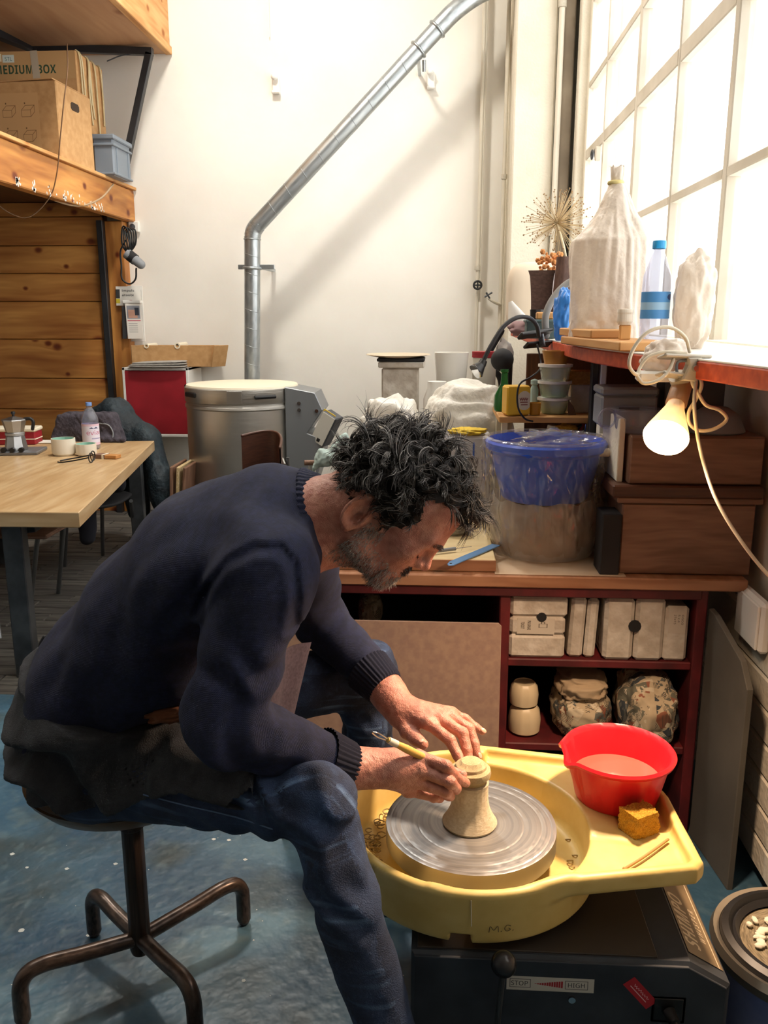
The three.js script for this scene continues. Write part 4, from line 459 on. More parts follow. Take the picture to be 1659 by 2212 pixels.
solo('wooden_bowl', 'turned wooden bowl on top of the stacked tubs', 'bowl', lathe([[0.0001, 0], [0.034, 0], [0.043, 0.04], [0.039, 0.04], [0.03, 0.008], [0.0001, 0.006]], 28), mat({ c: 0xa8752f, rough: 0.5 }), [0.366, 1.2695, -2.72]);
solo('brick', 'yellow-brown firebrick under the orange shelf', 'brick', cbox(0.09, 0.042, 0.07, 0.003), mat({ map: mottle(0xb98743, 0x9a6a30, { s: 211, f: 20, metres: 0.1 }), rough: 0.9 }), [0.448, 1.205, -2.76]);
solo('brick_stand', 'pale block carrying the firebrick on the rack', 'block', cbox(0.07, 0.088, 0.06, 0.003), M.plasterMold, [0.455, 1.1165, -2.76]);
{ const t = thing('paper_cone', 'leaning white paper cone with a yellow label on the rack', 'cone', [0.352, 0.9515, -2.68]); part('cone', put(cyl(0.02, 0.036, 0.13, 28), [0, 0.002, 0], [0, 0, -0.1]), M.white, t); part('label', put(cbox(0.03, 0.022, 0.002, 0.0005), [0.008, 0.06, 0.0305], [0.12, 0, 0]), mat({ c: 0xd9d12a, rough: 0.5 }), t, 'bright yellow sticker'); }
solo('wood_block', 'short wooden block under the torn yellow sponge', 'block', cbox(0.045, 0.1, 0.04, 0.003), M.mahogany, [0.4, 0.9515, -2.66]);
{ const t = thing('tool_jug', 'black jug of scissors and blades under the orange shelf', 'jug', [0.437, 0.951, -2.68]); part('jug', lathe([[0.0001, 0], [0.034, 0], [0.038, 0.01], [0.036, 0.1], [0.033, 0.1], [0.034, 0.01], [0.0001, 0.008]], 28), M.black, t); { const g = extrude([[0, 0], [0.01, 0.005], [0.018, 0.05], [0.012, 0.09], [0, 0.115], [-0.008, 0.08], [-0.006, 0.04]], 0.004, 0.001); part('blade', put(g, [-0.01, 0.1, 0], [0, 0, 0.2]), M.darkWood, t); } part('handle', tube([[0.0, 0.06, 0], [0.01, 0.13, 0.01], [0.026, 0.15, 0.01]], 0.006), M.red, t); part('rod', rod([0.018, 0.03, 0.01], [0.024, 0.16, 0.01], 0.004), M.chrome, t); part('handle', tube([[-0.01, 0.06, 0.01], [-0.005, 0.12, 0.01], [0.012, 0.135, 0.01]], 0.006), M.black, t); }
solo('yellow_sponge', 'torn yellow sponge behind the blue basin rim', 'sponge', lump([0.032, 0.02, 0.025], { s: 51, amp: 0.35, f: 3, detail: 8 }), mat({ map: mottle(0xc8912c, 0xa06c18, { s: 213, f: 30, metres: 0.08 }), rough: 0.95 }), [0.42, 1.055, -2.51]).position.set(0.4, 1.0525, -2.66);
{ const t = thing('yellow_tin', 'yellow tin with a red-brown printed label left of the tubs', 'tin', [0.243, 1.118, -2.66], 0.25), lm = canvasTex(256, 256, (g) => { g.fillStyle = '#e2b32a'; g.fillRect(0, 0, 256, 256); g.fillStyle = '#d8cdb4'; g.beginPath(); g.arc(190, 130, 90, 0, 7); g.fill(); g.fillStyle = '#7c3a26'; g.lineWidth = 9; g.strokeStyle = '#7c3a26'; g.beginPath(); for (let i = 0; i < 9; i++) g.lineTo(135 + i * 12, 105 + (i % 2) * 22); g.stroke(); g.fillRect(140, 140, 90, 10); g.fillRect(150, 165, 80, 8); }); part('tin', put(cbox(0.075, 0.09, 0.055, 0.006), [0, 0, 0]), mat({ c: 0xdaa925, rough: 0.4 }), t); part('printed_front', put(new THREE.PlaneGeometry(0.068, 0.082), [0, 0.046, 0.0285]), mat({ map: lm, rough: 0.45 }), t); }
solo('yellow_cup', 'small mustard cup right of the yellow tin', 'cup', lathe([[0.0001, 0], [0.017, 0], [0.019, 0.036], [0.016, 0.036], [0.014, 0.005], [0.0001, 0.004]], 24), mat({ c: 0xc08a20, rough: 0.5 }), [0.302, 1.118, -2.67]);
solo('green_bottle', 'green glass bottle behind the yellow tin', 'bottle', lathe([[0.0001, 0], [0.03, 0], [0.033, 0.01], [0.03, 0.05], [0.012, 0.085], [0.01, 0.12], [0.013, 0.122], [0.013, 0.13], [0.008, 0.13]], 28), mat({ c: 0x3f8f4c, rough: 0.12, transmission: 0.5, thickness: 0 }), [0.215, 1.118, -2.78]);
solo('pale_bottle', 'narrow pale blue squeeze bottle between tin and tubs', 'bottle', lathe([[0.0001, 0], [0.012, 0], [0.013, 0.07], [0.008, 0.085], [0.012, 0.088], [0.012, 0.1], [0.0001, 0.105]], 20), mat({ c: 0xa9c5c4, rough: 0.4 }), [0.305, 1.118, -2.73]);
solo('spray_bottle', 'black spray bottle right of the shelf posts', 'bottle', [lathe([[0.0001, 0], [0.03, 0], [0.032, 0.01], [0.03, 0.1], [0.012, 0.125], [0.011, 0.14], [0.0001, 0.14]], 24), put(cbox(0.045, 0.025, 0.022, 0.004), [-0.008, 0.138, 0])], M.black, [0.52, 0.951, -2.62]);
solo('magenta_pouch', 'crumpled magenta pouch behind the spray bottle', 'pouch', lump([0.03, 0.075, 0.025], { s: 61, amp: 0.35, f: 2, detail: 8 }), mat({ c: 0x8c2348, rough: 0.5 }), [0.56, 1.04, -2.7]);
solo('mint_box', 'flat mint green box behind the blue basin', 'box', cbox(0.09, 0.06, 0.08, 0.004), mat({ c: 0x9cc4bb, rough: 0.6 }), [0.265, 0.9515, -2.7]);
{ const t = thing('plastic_box', 'frosted plastic box with blue marks behind the basin', 'box', [0.1, 0.751, -2.785]); part('box', put(cbox(0.16, 0.29, 0.12, 0.008), [0, 0, 0]), mat({ c: 0xcfccd2, rough: 0.4, transmission: 0.2, thickness: 0 }), t); part('blue_mark', put(cbox(0.006, 0.05, 0.002, 0.0005), [0.02, 0.22, 0.061]), mat({ c: 0x2f56b0, rough: 0.5 }), t); part('rib', put(cbox(0.004, 0.27, 0.004, 0.001), [0.06, 0.01, 0.061]), M.white, t); }
// ------------------------------------------------------------------ far end of the bench
const sackM = mat({ map: mottle(0xeeeae2, 0xdcd7cc, { s: 221, f: 6, metres: 0.4 }), rough: 0.7, bump: grey(18, { s: 222, metres: 0.25 }), bs: 0.0015 });
solo('plaster_sack', 'large crumpled white sack on the bench behind the potter', 'sack', put(lump([0.155, 0.225, 0.12], { s: 71, amp: 0.16, f: 2, detail: 18, flat: 0.35 })), sackM, [0.11, 0.751, -3.02]);
solo('plaster_sack', 'smaller white sack left of the large one', 'sack', put(lump([0.11, 0.2, 0.11], { s: 73, amp: 0.2, f: 2.2, detail: 16, flat: 0.3 })), sackM, [-0.16, 0.751, -3.02]);
solo('yellow_cloth', 'yellow cloth edge in front of the large white sack', 'cloth', lump([0.06, 0.012, 0.04], { s: 75, amp: 0.3, f: 3, detail: 6 }), mat({ c: 0xd9b83f, rough: 0.9 }), [0.1, 0.998, -2.64]).position.set(0.1, 1.0415, -2.76);
{ const t = thing('plaster_plinth', 'white plaster plinth carrying flat plates on the far bench', 'plinth', [-0.14, 0.751, -3.35]); part('plinth', put(cbox(0.14, 0.47, 0.14, 0.006), [0, 0, 0]), M.plasterMold, t); part('cap', put(cbox(0.175, 0.022, 0.17, 0.004), [0.005, 0.471, 0]), M.plasterMold, t); part('slate', put(cbox(0.18, 0.012, 0.17, 0.003), [0.003, 0.494, 0]), M.blackMatt, t); }
solo('flat_plate', 'thin round plate lying on top of the plaster plinth', 'plate', lathe([[0.0001, 0], [0.08, 0], [0.125, 0.01], [0.12, 0.013], [0.078, 0.004], [0.0001, 0.004]], 40), mat({ c: 0xbfae94, rough: 0.5 }), [-0.15, 1.2575, -3.35]);
const jar = (name, lab, p, prof, m, lid) => { const t = thing(name, lab, 'jar', p); part('jar', lathe(prof, 32), m, t); if (lid) part('lid', lid, M.red, t); };
jar('white_jug', 'tall white jug with a bowl top right of the plinth', [0.055, 0.751, -3.37], [[0.0001, 0], [0.06, 0], [0.062, 0.32], [0.055, 0.38], [0.06, 0.45], [0.066, 0.525], [0.06, 0.525], [0.05, 0.45], [0.0001, 0.43]], M.glossWhite);
jar('white_stand', 'small white pedestal dish in front of the tall jug', [0.105, 0.751, -3.23], [[0.0001, 0], [0.06, 0], [0.05, 0.3], [0.03, 0.36], [0.028, 0.4], [0.045, 0.42], [0.04, 0.425], [0.0001, 0.41]], M.glossWhite);
jar('white_jar', 'squat white jar between the plinth and tall jug', [-0.0, 0.751, -3.22], [[0.0001, 0], [0.05, 0], [0.05, 0.36], [0.035, 0.4], [0.035, 0.425], [0.0001, 0.42]], M.white);
jar('red_lid_jar', 'white jar with a flat red lid behind the gooseneck lamp', [0.182, 0.751, -3.38], [[0.0001, 0], [0.045, 0], [0.045, 0.505], [0.0001, 0.505]], mat({ c: 0xd9d4c6, rough: 0.5 }), cyl(0.048, 0.048, 0.022, 32).translate(0, 0.506, 0));
{ const t = thing('desk_lamp', 'black round-headed desk lamp behind the gooseneck lamp', 'lamp', [0.25, 0.751, -3.22]); part('base', cyl(0.05, 0.055, 0.02, 28), M.black, t); part('stem', rod([0, 0.02, 0], [0.012, 0.5, 0], 0.022, 0.016), M.black, t); part('head', put(new THREE.SphereGeometry(0.042, 24, 16), [-0.012, 0.505, 0.01]), M.blackMatt, t); }

// ------------------------------------------------------------------ orange-edged shelf along the window
const SH = 1.335, shelfPts = [[0.43, -5.2], [0.405, -4], [0.385, -3.1], [0.388, -2.6], [0.405, -2.28], [0.445, -2.02], [0.495, -1.79], [0.545, -1.46], [0.585, -1.05], [0.85, -1.05], [0.85, -5.2]];
{ const c = new THREE.SplineCurve(shelfPts.slice(0, 9).map(p => new THREE.Vector2(...p))).getPoints(50).map(p => [p.x, p.y]), o = [0.65, SH - 0.04, -3], t = thing('window_shelf', 'long white shelf with a curved orange front edge below the window', 'shelf', o), out = [...c, ...shelfPts.slice(9)].map(([x, z]) => [x - o[0], z - o[2]]);
  part('orange_edge', slab(out, 0, 0.036, 0.003), mat({ map: mottle(0xc9542c, 0xa93e1f, { s: 231, f: 24, metres: 0.4 }), rough: 0.6 }), t); part('white_top', slab(out.map(([x, z], i) => [x + 0.002, z]), 0.036, 0.04, 0.001), mat({ c: 0xe9e6de, rough: 0.4 }), t); }
const on = (px) => px, sv = (lab, p, g, m, name, cat) => solo(name, lab, cat, g, m, [p[0], SH + 0.0005, p[2]]);
// pipes and taps in the corner
const pipeM = M.offwhite;
{ const t = thing('heating_pipe', 'thin white pipe with a black valve wheel on the back wall', 'pipe', [0.262, 0, -6.08]); part('pipe', rod([0, 0, 0], [0.012, 4.95, 0], 0.012), pipeM, t); part('pipe', rod([0.022, 1.5, 0], [0.032, 4.95, 0], 0.006), pipeM, t); const y = 1.61; part('collar', rod([0.001, y + 0.1, 0], [0.001, y + 0.13, 0], 0.02), pipeM, t); const g = new THREE.TorusGeometry(0.026, 0.007, 8, 20); part('valve_wheel', [put(g, [0.004, y, 0.05]), rod([-0.024, y, 0.05], [0.03, y, 0.05], 0.005), rod([0.004, y - 0.024, 0.05], [0.004, y + 0.024, 0.05], 0.005), rod([0.004, y, 0], [0.004, y, 0.055], 0.008)], M.black, t); }
{ const t = thing('wall_pipe', 'white pipe with a small tap beside the corner pilaster', 'pipe', [0.42, 0, -6.0]); part('pipe', rod([0, 0, 0], [0, 4.95, 0], 0.013), pipeM, t); part('tap', tube([[0, 1.48, 0.01], [-0.05, 1.5, 0.05], [-0.08, 1.52, 0.06]], 0.01), pipeM, t); part('tap_handle', [rod([-0.11, 1.53, 0.065], [-0.06, 1.56, 0.065], 0.006), rod([-0.1, 1.56, 0.065], [-0.075, 1.52, 0.065], 0.006)], M.legSteel, t); part('collar', rod([0, 2.28, 0], [0, 2.31, 0], 0.019), pipeM, t); }
{ const t = thing('riser_pipe', 'white riser pipe between the pilaster and window', 'pipe', [0.715, 0, -5.71]); part('pipe', rod([0, 0, 0], [0, 4.95, 0], 0.018), pipeM, t); for (const y of [1.9, 3.2]) part('collar', rod([0, y, 0], [0, y + 0.04, 0], 0.025), pipeM, t); }
// far end of the shelf
solo('beige_cushion', 'rounded beige padded block at the far end of the shelf', 'cushion', lump([0.15, 0.17, 0.1], { s: 81, amp: 0.03, f: 1.5, detail: 10, flat: 0.5 }), mat({ c: 0xd9cab6, rough: 0.9 }), [[0.48, 1.394, -4.3][0], SH + 0.001, -4.3]);
const brownGlaze = mat({ map: mottle(0x6a4f45, 0x513a33, { s: 241, f: 8, metres: 0.2 }), rough: 0.55 });
{ const x = [0.403, 1.487, -3.45][0], g = new THREE.CylinderGeometry(0.068, 0.055, 0.245, 4, 24), p = g.attributes.position; for (let i = 0; i < p.count; i++) { const y = p.getY(i) / 0.1225, k = 1 - 0.12 * (1 - y * y) + (y > 0.85 ? 0.08 * (y - 0.85) / 0.15 : 0); p.setX(i, p.getX(i) * k); p.setZ(i, p.getZ(i) * k); } g.translate(0, 0.1225, 0); const h = g.toNonIndexed(); h.computeVertexNormals(); const o = solo('square_vase', 'square dark brown ceramic vase at the far shelf end', 'vase', h, brownGlaze, [x, SH + 0.001, -3.45], 0.55); }
const V2 = [[0.472, 1.485, -3.35][0], SH + 0.001, -3.35];
solo('tall_vase', 'tall round brown vase holding a dried flower head', 'vase', lathe([[0.0001, 0], [0.045, 0], [0.05, 0.02], [0.047, 0.1], [0.04, 0.2], [0.034, 0.29], [0.03, 0.29], [0.035, 0.2], [0.0001, 0.03]], 32), brownGlaze, V2);
{ const t = thing('dried_allium', 'large dried spiky flower globe in the tall vase', 'dried flower', [V2[0], V2[1] + 0.06, V2[2]]), c = [[0.433, 1.746, -3.35][0] - V2[0], [0.433, 1.746, -3.35][1] - V2[1] - 0.06, 0], st = [], sd = []; part('stem', tube([[0, 0, 0], [0.0, 0.22, 0], c], 0.005), mat({ c: 0xe0d3b4, rough: 0.8 }), t);
  for (let i = 0; i < 230; i++) { const d = new THREE.Vector3(rr(-1, 1), rr(-1, 1), rr(-1, 1)); if (d.length() > 1) { i--; continue; } d.normalize().multiplyScalar(rr(0.09, 0.13)); const e = [c[0] + d.x, c[1] + d.y, c[2] + d.z]; st.push(rod(c, e, 0.0009, 0.0007, 3)); const s = new THREE.OctahedronGeometry(0.0032); s.translate(...e); sd.push(s); }
  part('flower_stalks', st, mat({ c: 0xc9b188, rough: 0.9 }), t).userData.kind = 'stuff'; part('seed_heads', sd, mat({ c: 0x9a7c58, rough: 0.9 }), t).userData.kind = 'stuff'; }
{ const t = thing('dried_posy', 'small orange dried posy in the square vase', 'dried flower', [[0.42, 1.558, -3.5][0], SH + 0.2, -3.5]), g = []; for (let i = 0; i < 60; i++) { const s = new THREE.IcosahedronGeometry(rr(0.006, 0.012), 0); s.translate(rr(-0.035, 0.06), rr(0.0, 0.09) + 0.03, rr(-0.03, 0.03)); g.push(s); } part('florets', g, mat({ c: 0xc98a52, rough: 0.9 }), t).userData.kind = 'stuff'; part('stalk', rod([0, 0, 0], [0.01, 0.06, 0], 0.006), mat({ c: 0x8a6a40 }), t); }
solo('black_cup', 'small black cup in front of the square vase', 'cup', lathe([[0.0001, 0], [0.022, 0], [0.028, 0.1], [0.025, 0.1], [0.018, 0.01], [0.0001, 0.008]], 24), M.black, [[0.369, 1.4, -3.3][0], SH + 0.001, -3.3]);
{ const p = [[0.36, 1.361, -3.12][0], SH + 0.001, -3.12]; wbox('green_box', 'dark green open box on the shelf with a wooden block in it', p, 0.1, 0.06, 0.08, mat({ c: 0x3b4b4c, rough: 0.6 }), t => part('rim', put(cbox(0.11, 0.01, 0.09, 0.003), [0, 0.055, 0]), mat({ c: 0x46595a, rough: 0.5 }), t)); solo('wood_block', 'small peach wooden block lying in the dark green box', 'block', cbox(0.06, 0.025, 0.04, 0.004), M.pineLight, [p[0] + 0.015, SH + 0.0665, p[2]]); }
solo('grey_strap', 'looped grey strap hanging over things beside the blue bag', 'strap', tube([[-0.05, 0, 0], [-0.055, 0.07, 0.01], [-0.02, 0.14, 0], [0.03, 0.18, 0], [0.055, 0.17, 0.02], [0.02, 0.12, 0.03], [-0.005, 0.05, 0.02], [-0.015, 0, 0.02]], 0.012, { rad: 8 }), mat({ c: 0x8d8a86, rough: 0.8 }), [[0.418, 1.387, -3][0], SH + 0.012, -3.0]);
solo('blue_bag', 'bright blue plastic bag beside the big wrapped form', 'bag', put(lump([0.035, 0.085, 0.04], { s: 91, amp: 0.25, f: 2, detail: 10 }), [0.01, 0, 0]), mat({ c: 0x3f8fe0, rough: 0.4, transmission: 0.25, thickness: 0 }), [[0.396, 1.388, -2.85][0], SH + 0.001, -2.85]);
{ const t = thing('cloth_heap', 'heap of pale rags and wrappers at the shelf corner', 'rags', [[0.313, 1.371, -3.6][0], SH - 0.03, -3.55]); part('white_cone', put(cyl(0.008, 0.045, 0.09, 20), [0.01, 0.08, 0], [0, 0, 0.4]), M.white, t); part('purple_rag', put(lump([0.06, 0.03, 0.04], { s: 95, amp: 0.3, f: 2 }), [0.03, 0.03, 0.05]), mat({ c: 0x9c7f80, rough: 0.9 }), t); part('pale_rag', put(lump([0.035, 0.06, 0.03], { s: 96, amp: 0.3, f: 2 }), [-0.05, -0.1, 0.06]), mat({ c: 0xcfcac6, rough: 0.9 }), t); part('dark_strap', tube([[-0.06, 0.05, 0.06], [-0.1, -0.02, 0.07], [-0.13, -0.08, 0.08], [-0.07, -0.12, 0.08], [-0.05, -0.2, 0.08]], 0.012), M.blackMatt, t); part('yellow_wrapper', put(lump([0.025, 0.03, 0.02], { s: 97, amp: 0.3 }), [0.08, 0.025, 0.06]), mat({ c: 0xc9ac6a, rough: 0.8 }), t); }
// the tall form wrapped in white plastic
const sheer = mat({ c: 0xe6dcd0, rough: 0.5, transmission: 0.4, thickness: 0, bump: grey(9, { s: 251, metres: 0.2 }), bs: 0.002 });
{ const W = [[0.477, 1.367, -2.5][0], SH + 0.001, -2.5], f = (x, y, z) => { const r = y < 0.28 ? mix(0.115, 0.105, y / 0.28) : mix(0.105, 0.016, Math.pow(clamp((y - 0.28) / 0.16), 0.85)), rr2 = y > 0.43 ? 0.014 + 0.2 * (y - 0.43) : r, a = Math.atan2(z, x); let d = Math.max((Math.hypot(x, z * 1.1) - rr2) * 0.8, y - 0.475, -y); d += 0.012 * n3(x * 12, y * 7, z * 12) + 0.004 * Math.abs(n3(x * 26 + y * 10, y * 14, z * 26)) + 0.006 * n3(Math.cos(a) * 6, y * 5, Math.sin(a) * 6) + (y < 0.06 ? -0.012 * n3(x * 25, 0, z * 25) : 0); return d; };
  const t = thing('wrapped_form', 'tall clay form wrapped in whitish plastic tied at the top', 'wrapped form', W); part('plastic_wrap', uvm(sdfMesh(f, [-0.16, -0.01, -0.16], [0.16, 0.5, 0.16], 0.007)), sheer, t); { const g = new THREE.TorusGeometry(0.017, 0.006, 8, 20); g.rotateX(Math.PI / 2); part('tie', put(g, [0, 0.43, 0]), mat({ c: 0xd9c98a, rough: 0.8 }), t); } }
const chipB = (lab, p, w, d, r) => { const t = thing('wood_board', lab, 'board', p, r); part('board', put(cbox(w, 0.022, d, 0.003), [0, 0, 0]), M.pineLight, t); };
chipB('pale wooden board, lower of two overhanging the shelf edge', [0.455, SH + 0.001, -2.3], 0.14, 0.52, 0.12); chipB('short pale wooden board, upper of two on the shelf edge', [0.425, SH + 0.0235, -2.45], 0.1, 0.34, 0.1);
solo('white_jar', 'small cloudy white jar balanced on the upright wood block', 'jar', lathe([[0.0001, 0], [0.016, 0], [0.02, 0.008], [0.018, 0.026], [0.02, 0.03], [0.019, 0.038], [0.0001, 0.039]], 24), mat({ c: 0xe8e2d6, rough: 0.3, transmission: 0.3, thickness: 0 }), [[0.461, 1.39, -2.2][0], SH + 0.0585, -2.2]);
solo('wood_block', 'small upright wood block on the board near the wrapped form', 'block', cbox(0.026, 0.035, 0.02, 0.002), mat({ c: 0xcf9c5e, rough: 0.7 }), [[0.462, 1.362, -2.2][0], SH + 0.0235, -2.2]);
{ const p = [[0.544, 1.508, -2.25][0], SH + 0.001, -2.25], t = thing('water_bottle', 'clear plastic bottle with a bright blue cap before the window', 'bottle', p); bottleShape(t, 0.26, 0.035, mat({ c: 0x2a9fe0, rough: 0.4 }), pet); part('label', put(new THREE.CylinderGeometry(0.0355, 0.0355, 0.065, 28, 1, true), [0, 0.105, 0]), mat({ rough: 0.5, map: canvasTex(256, 128, (g) => { g.fillStyle = '#4f95d8'; g.fillRect(0, 0, 256, 128); g.fillStyle = '#9cc6ea'; g.fillRect(0, 50, 256, 36); g.fillStyle = '#1f3f7c'; g.beginPath(); g.arc(150, 25, 14, 0, 7); g.fill(); g.beginPath(); g.arc(40, 25, 14, 0, 7); g.fill(); }) }), t); }
solo('white_bag', 'limp translucent white bag behind the blue-capped bottle', 'bag', lump([0.05, 0.12, 0.05], { s: 99, amp: 0.22, f: 1.4, detail: 14 }), sheer, [0.63, SH + 0.001, -2.22]);
// gooseneck clip lamp
{ const o = [0.351, 1.327, -2.95], L = p => sub(p, o), t = thing('gooseneck_lamp', 'black gooseneck clip lamp clamped on the far shelf edge', 'lamp', o); part('neck', tube([L([0.332, 1.349, -2.9]), L([0.322, 1.382, -2.88]), L([0.296, 1.406, -2.85]), L([0.256, 1.41, -2.82]), L([0.212, 1.385, -2.8]), L([0.171, 1.325, -2.78]), L([0.144, 1.272, -2.77])], 0.007, { rad: 10, seg: 40 }), M.rubber, t); part('lamp_head', [rod(L([0.147, 1.276, -2.77]), L([0.14, 1.262, -2.765]), 0.012, 0.014, 20), rod(L([0.14, 1.262, -2.765]), L([0.123, 1.243, -2.755]), 0.014, 0.026, 24)], M.black, t); part('reflector', rod(L([0.123, 1.243, -2.755]), L([0.121, 1.242, -2.754]), 0.025, 0.023, 24), M.chrome, t);
  part('clip_jaw', bar(L([0.269, 1.349, -2.9]), L([0.383, 1.362, -3]), 0.012, 0.03), M.black, t); part('clip_jaw', bar(L([0.289, 1.319, -2.9]), L([0.378, 1.323, -2.97]), 0.01, 0.03), M.black, t); part('clip_spring', rod(L([0.34, 1.355, -2.92]), L([0.348, 1.316, -2.92]), 0.01), M.legSteel, t); part('cable', tube([L([0.323, 1.322, -2.86]), L([0.337, 1.27, -2.86]), L([0.277, 1.236, -2.6]), L([0.244, 1.217, -2.58]), L([0.242, 1.149, -2.58]), L([0.267, 1.112, -2.6]), L([0.291, 1.103, -2.62])], 0.003, { rad: 5 }), M.rubber, t); }
// ------------------------------------------------------------------ the warm clamp lamp
const bulbN = V([0.476, 1.246, -1.745]), bulbF = V([0.44, 1.186, -1.67]);
{ const o = [0.501, 1.315, -1.76], L = p => sub(p.isVector3 ? p.toArray() : p, o), t = thing('clamp_lamp', 'lit reflector bulb in a pale clamp lamp on the shelf edge', 'lamp', o), ax = bulbF.clone().sub(bulbN).normalize(), Q = new THREE.Quaternion().setFromUnitVectors(new THREE.Vector3(0, 1, 0), ax), along = (g, p) => { g.applyQuaternion(Q); const l = L(p); g.translate(...l); return g; };
  const glassM = mat({ c: 0xf2e8d6, rough: 0.3, transmission: 0.3, thickness: 0 }), len = bulbN.distanceTo(bulbF);
  part('bulb_body', along(lathe([[0.013, -0.01], [0.016, 0], [0.02, 0.02], [0.034, len * 0.62], [0.0425, len * 0.88], [0.0435, len * 0.95]], 40), bulbN), glassM, t);
  part('bulb_face', along(lathe([[0.0435, len * 0.95], [0.04, len + 0.004], [0.025, len + 0.012], [0.0001, len + 0.015]], 40), bulbN), mat({ c: 0xffffff, emissive: new THREE.Color(1, 0.66, 0.3), emissiveIntensity: 14, rough: 0.4 }), t);
  part('socket', [along(lathe([[0.018, -0.06], [0.02, -0.058], [0.021, 0], [0.018, 0.005]], 28), bulbN)], mat({ c: 0xa77e5c, rough: 0.5 }), t);
  const socketTop = bulbN.clone().addScaledVector(ax, -0.055); part('socket_arm', [rod(L(socketTop), L([0.48, 1.299, -1.77]), 0.019, 0.017, 20)], mat({ c: 0xcfc3ae, rough: 0.45 }), t);
  const cm = mat({ c: 0xbdb5a6, rough: 0.45 }), jaw = (a, b, w) => part('clamp_jaw', bar(L(a), L(b), 0.006, w), cm, t); jaw([0.439, 1.339, -1.74], [0.534, 1.335, -1.76], 0.04); jaw([0.437, 1.306, -1.74], [0.512, 1.296, -1.76], 0.035);
  part('clamp_body', put(extrude([[-0.022, -0.022], [0.01, -0.026], [0.014, -0.01], [0.014, 0.022], [-0.012, 0.022], [-0.01, 0.008], [-0.016, -0.008]], 0.03, 0.003), [0, 0, 0]), cm, t); part('clamp_bolt', rod([0.003, 0.002, 0.028], [0.003, 0.002, 0.04], 0.008, 0.006, 18), M.chrome, t); part('spring_wire', tube([[-0.012, 0.016, 0.015], [-0.028, 0.012, 0.015], [-0.026, -0.012, 0.015], [-0.014, -0.018, 0.015]], 0.003), M.grey, t);
  const cord = [tube([L([0.493, 1.348, -1.74]), L([0.479, 1.376, -1.73]), L([0.445, 1.395, -1.72]), L([0.403, 1.386, -1.71]), L([0.377, 1.353, -1.71]), L([0.372, 1.322, -1.71]), L([0.39, 1.304, -1.72]), L([0.397, 1.317, -1.73]), L([0.411, 1.337, -1.73]), L([0.446, 1.348, -1.73]), L([0.486, 1.344, -1.74])], 0.0036, { rad: 8, seg: 90 }), tube([L([0.463, 1.333, -1.74]), L([0.453, 1.312, -1.73]), L([0.43, 1.293, -1.72]), L([0.403, 1.288, -1.72]), L([0.39, 1.302, -1.72])], 0.0036, { rad: 8, seg: 40 }), tube([L([0.508, 1.312, -1.74]), L([0.518, 1.286, -1.73]), L([0.511, 1.259, -1.73]), L([0.495, 1.232, -1.72]), L([0.498, 1.21, -1.72]), L([0.517, 1.196, -1.72]), L([0.548, 1.2, -1.72]), L([0.569, 1.219, -1.72]), L([0.554, 1.236, -1.72]), L([0.527, 1.246, -1.72]), L([0.513, 1.268, -1.73]), L([0.501, 1.29, -1.735]), L([0.508, 1.31, -1.74])], 0.0036, { rad: 8, seg: 90 }), tube([L([0.51, 1.298, -1.74]), L([0.498, 1.252, -1.7]), L([0.501, 1.201, -1.68]), L([0.51, 1.143, -1.65]), L([0.528, 1.082, -1.62]), L([0.57, 1.011, -1.6]), L([0.627, 0.941, -1.58]), L([0.686, 0.893, -1.55])], 0.0036, { rad: 8, seg: 70 })];
  part('cord', cord, M.cable, t);
  const sl = new THREE.SpotLight(new THREE.Color(1, 0.68, 0.44), 3.7, 0, 1.28, 1, 2); const lp = bulbF.clone().addScaledVector(ax, 0.03); sl.position.copy(lp); sl.target.position.set(0.22, 0.4, -1.47); sl.shadow.radius = 2; scene.add(sl, sl.target); }
solo('power_strip', 'short white socket block under the shelf edge by the clamp', 'socket', cbox(0.085, 0.022, 0.04, 0.005), M.white, [[0.457, 1.285, -1.83][0], [0.457, 1.283, -1.83][1], -1.83]);
solo('film_scrap', 'crumpled translucent film draped over the shelf edge', 'plastic', lump([0.05, 0.035, 0.03], { s: 111, amp: 0.3, f: 1.4, detail: 12 }), sheer, [[0.475, 1.304, -1.86][0], SH - 0.036, -1.84]);

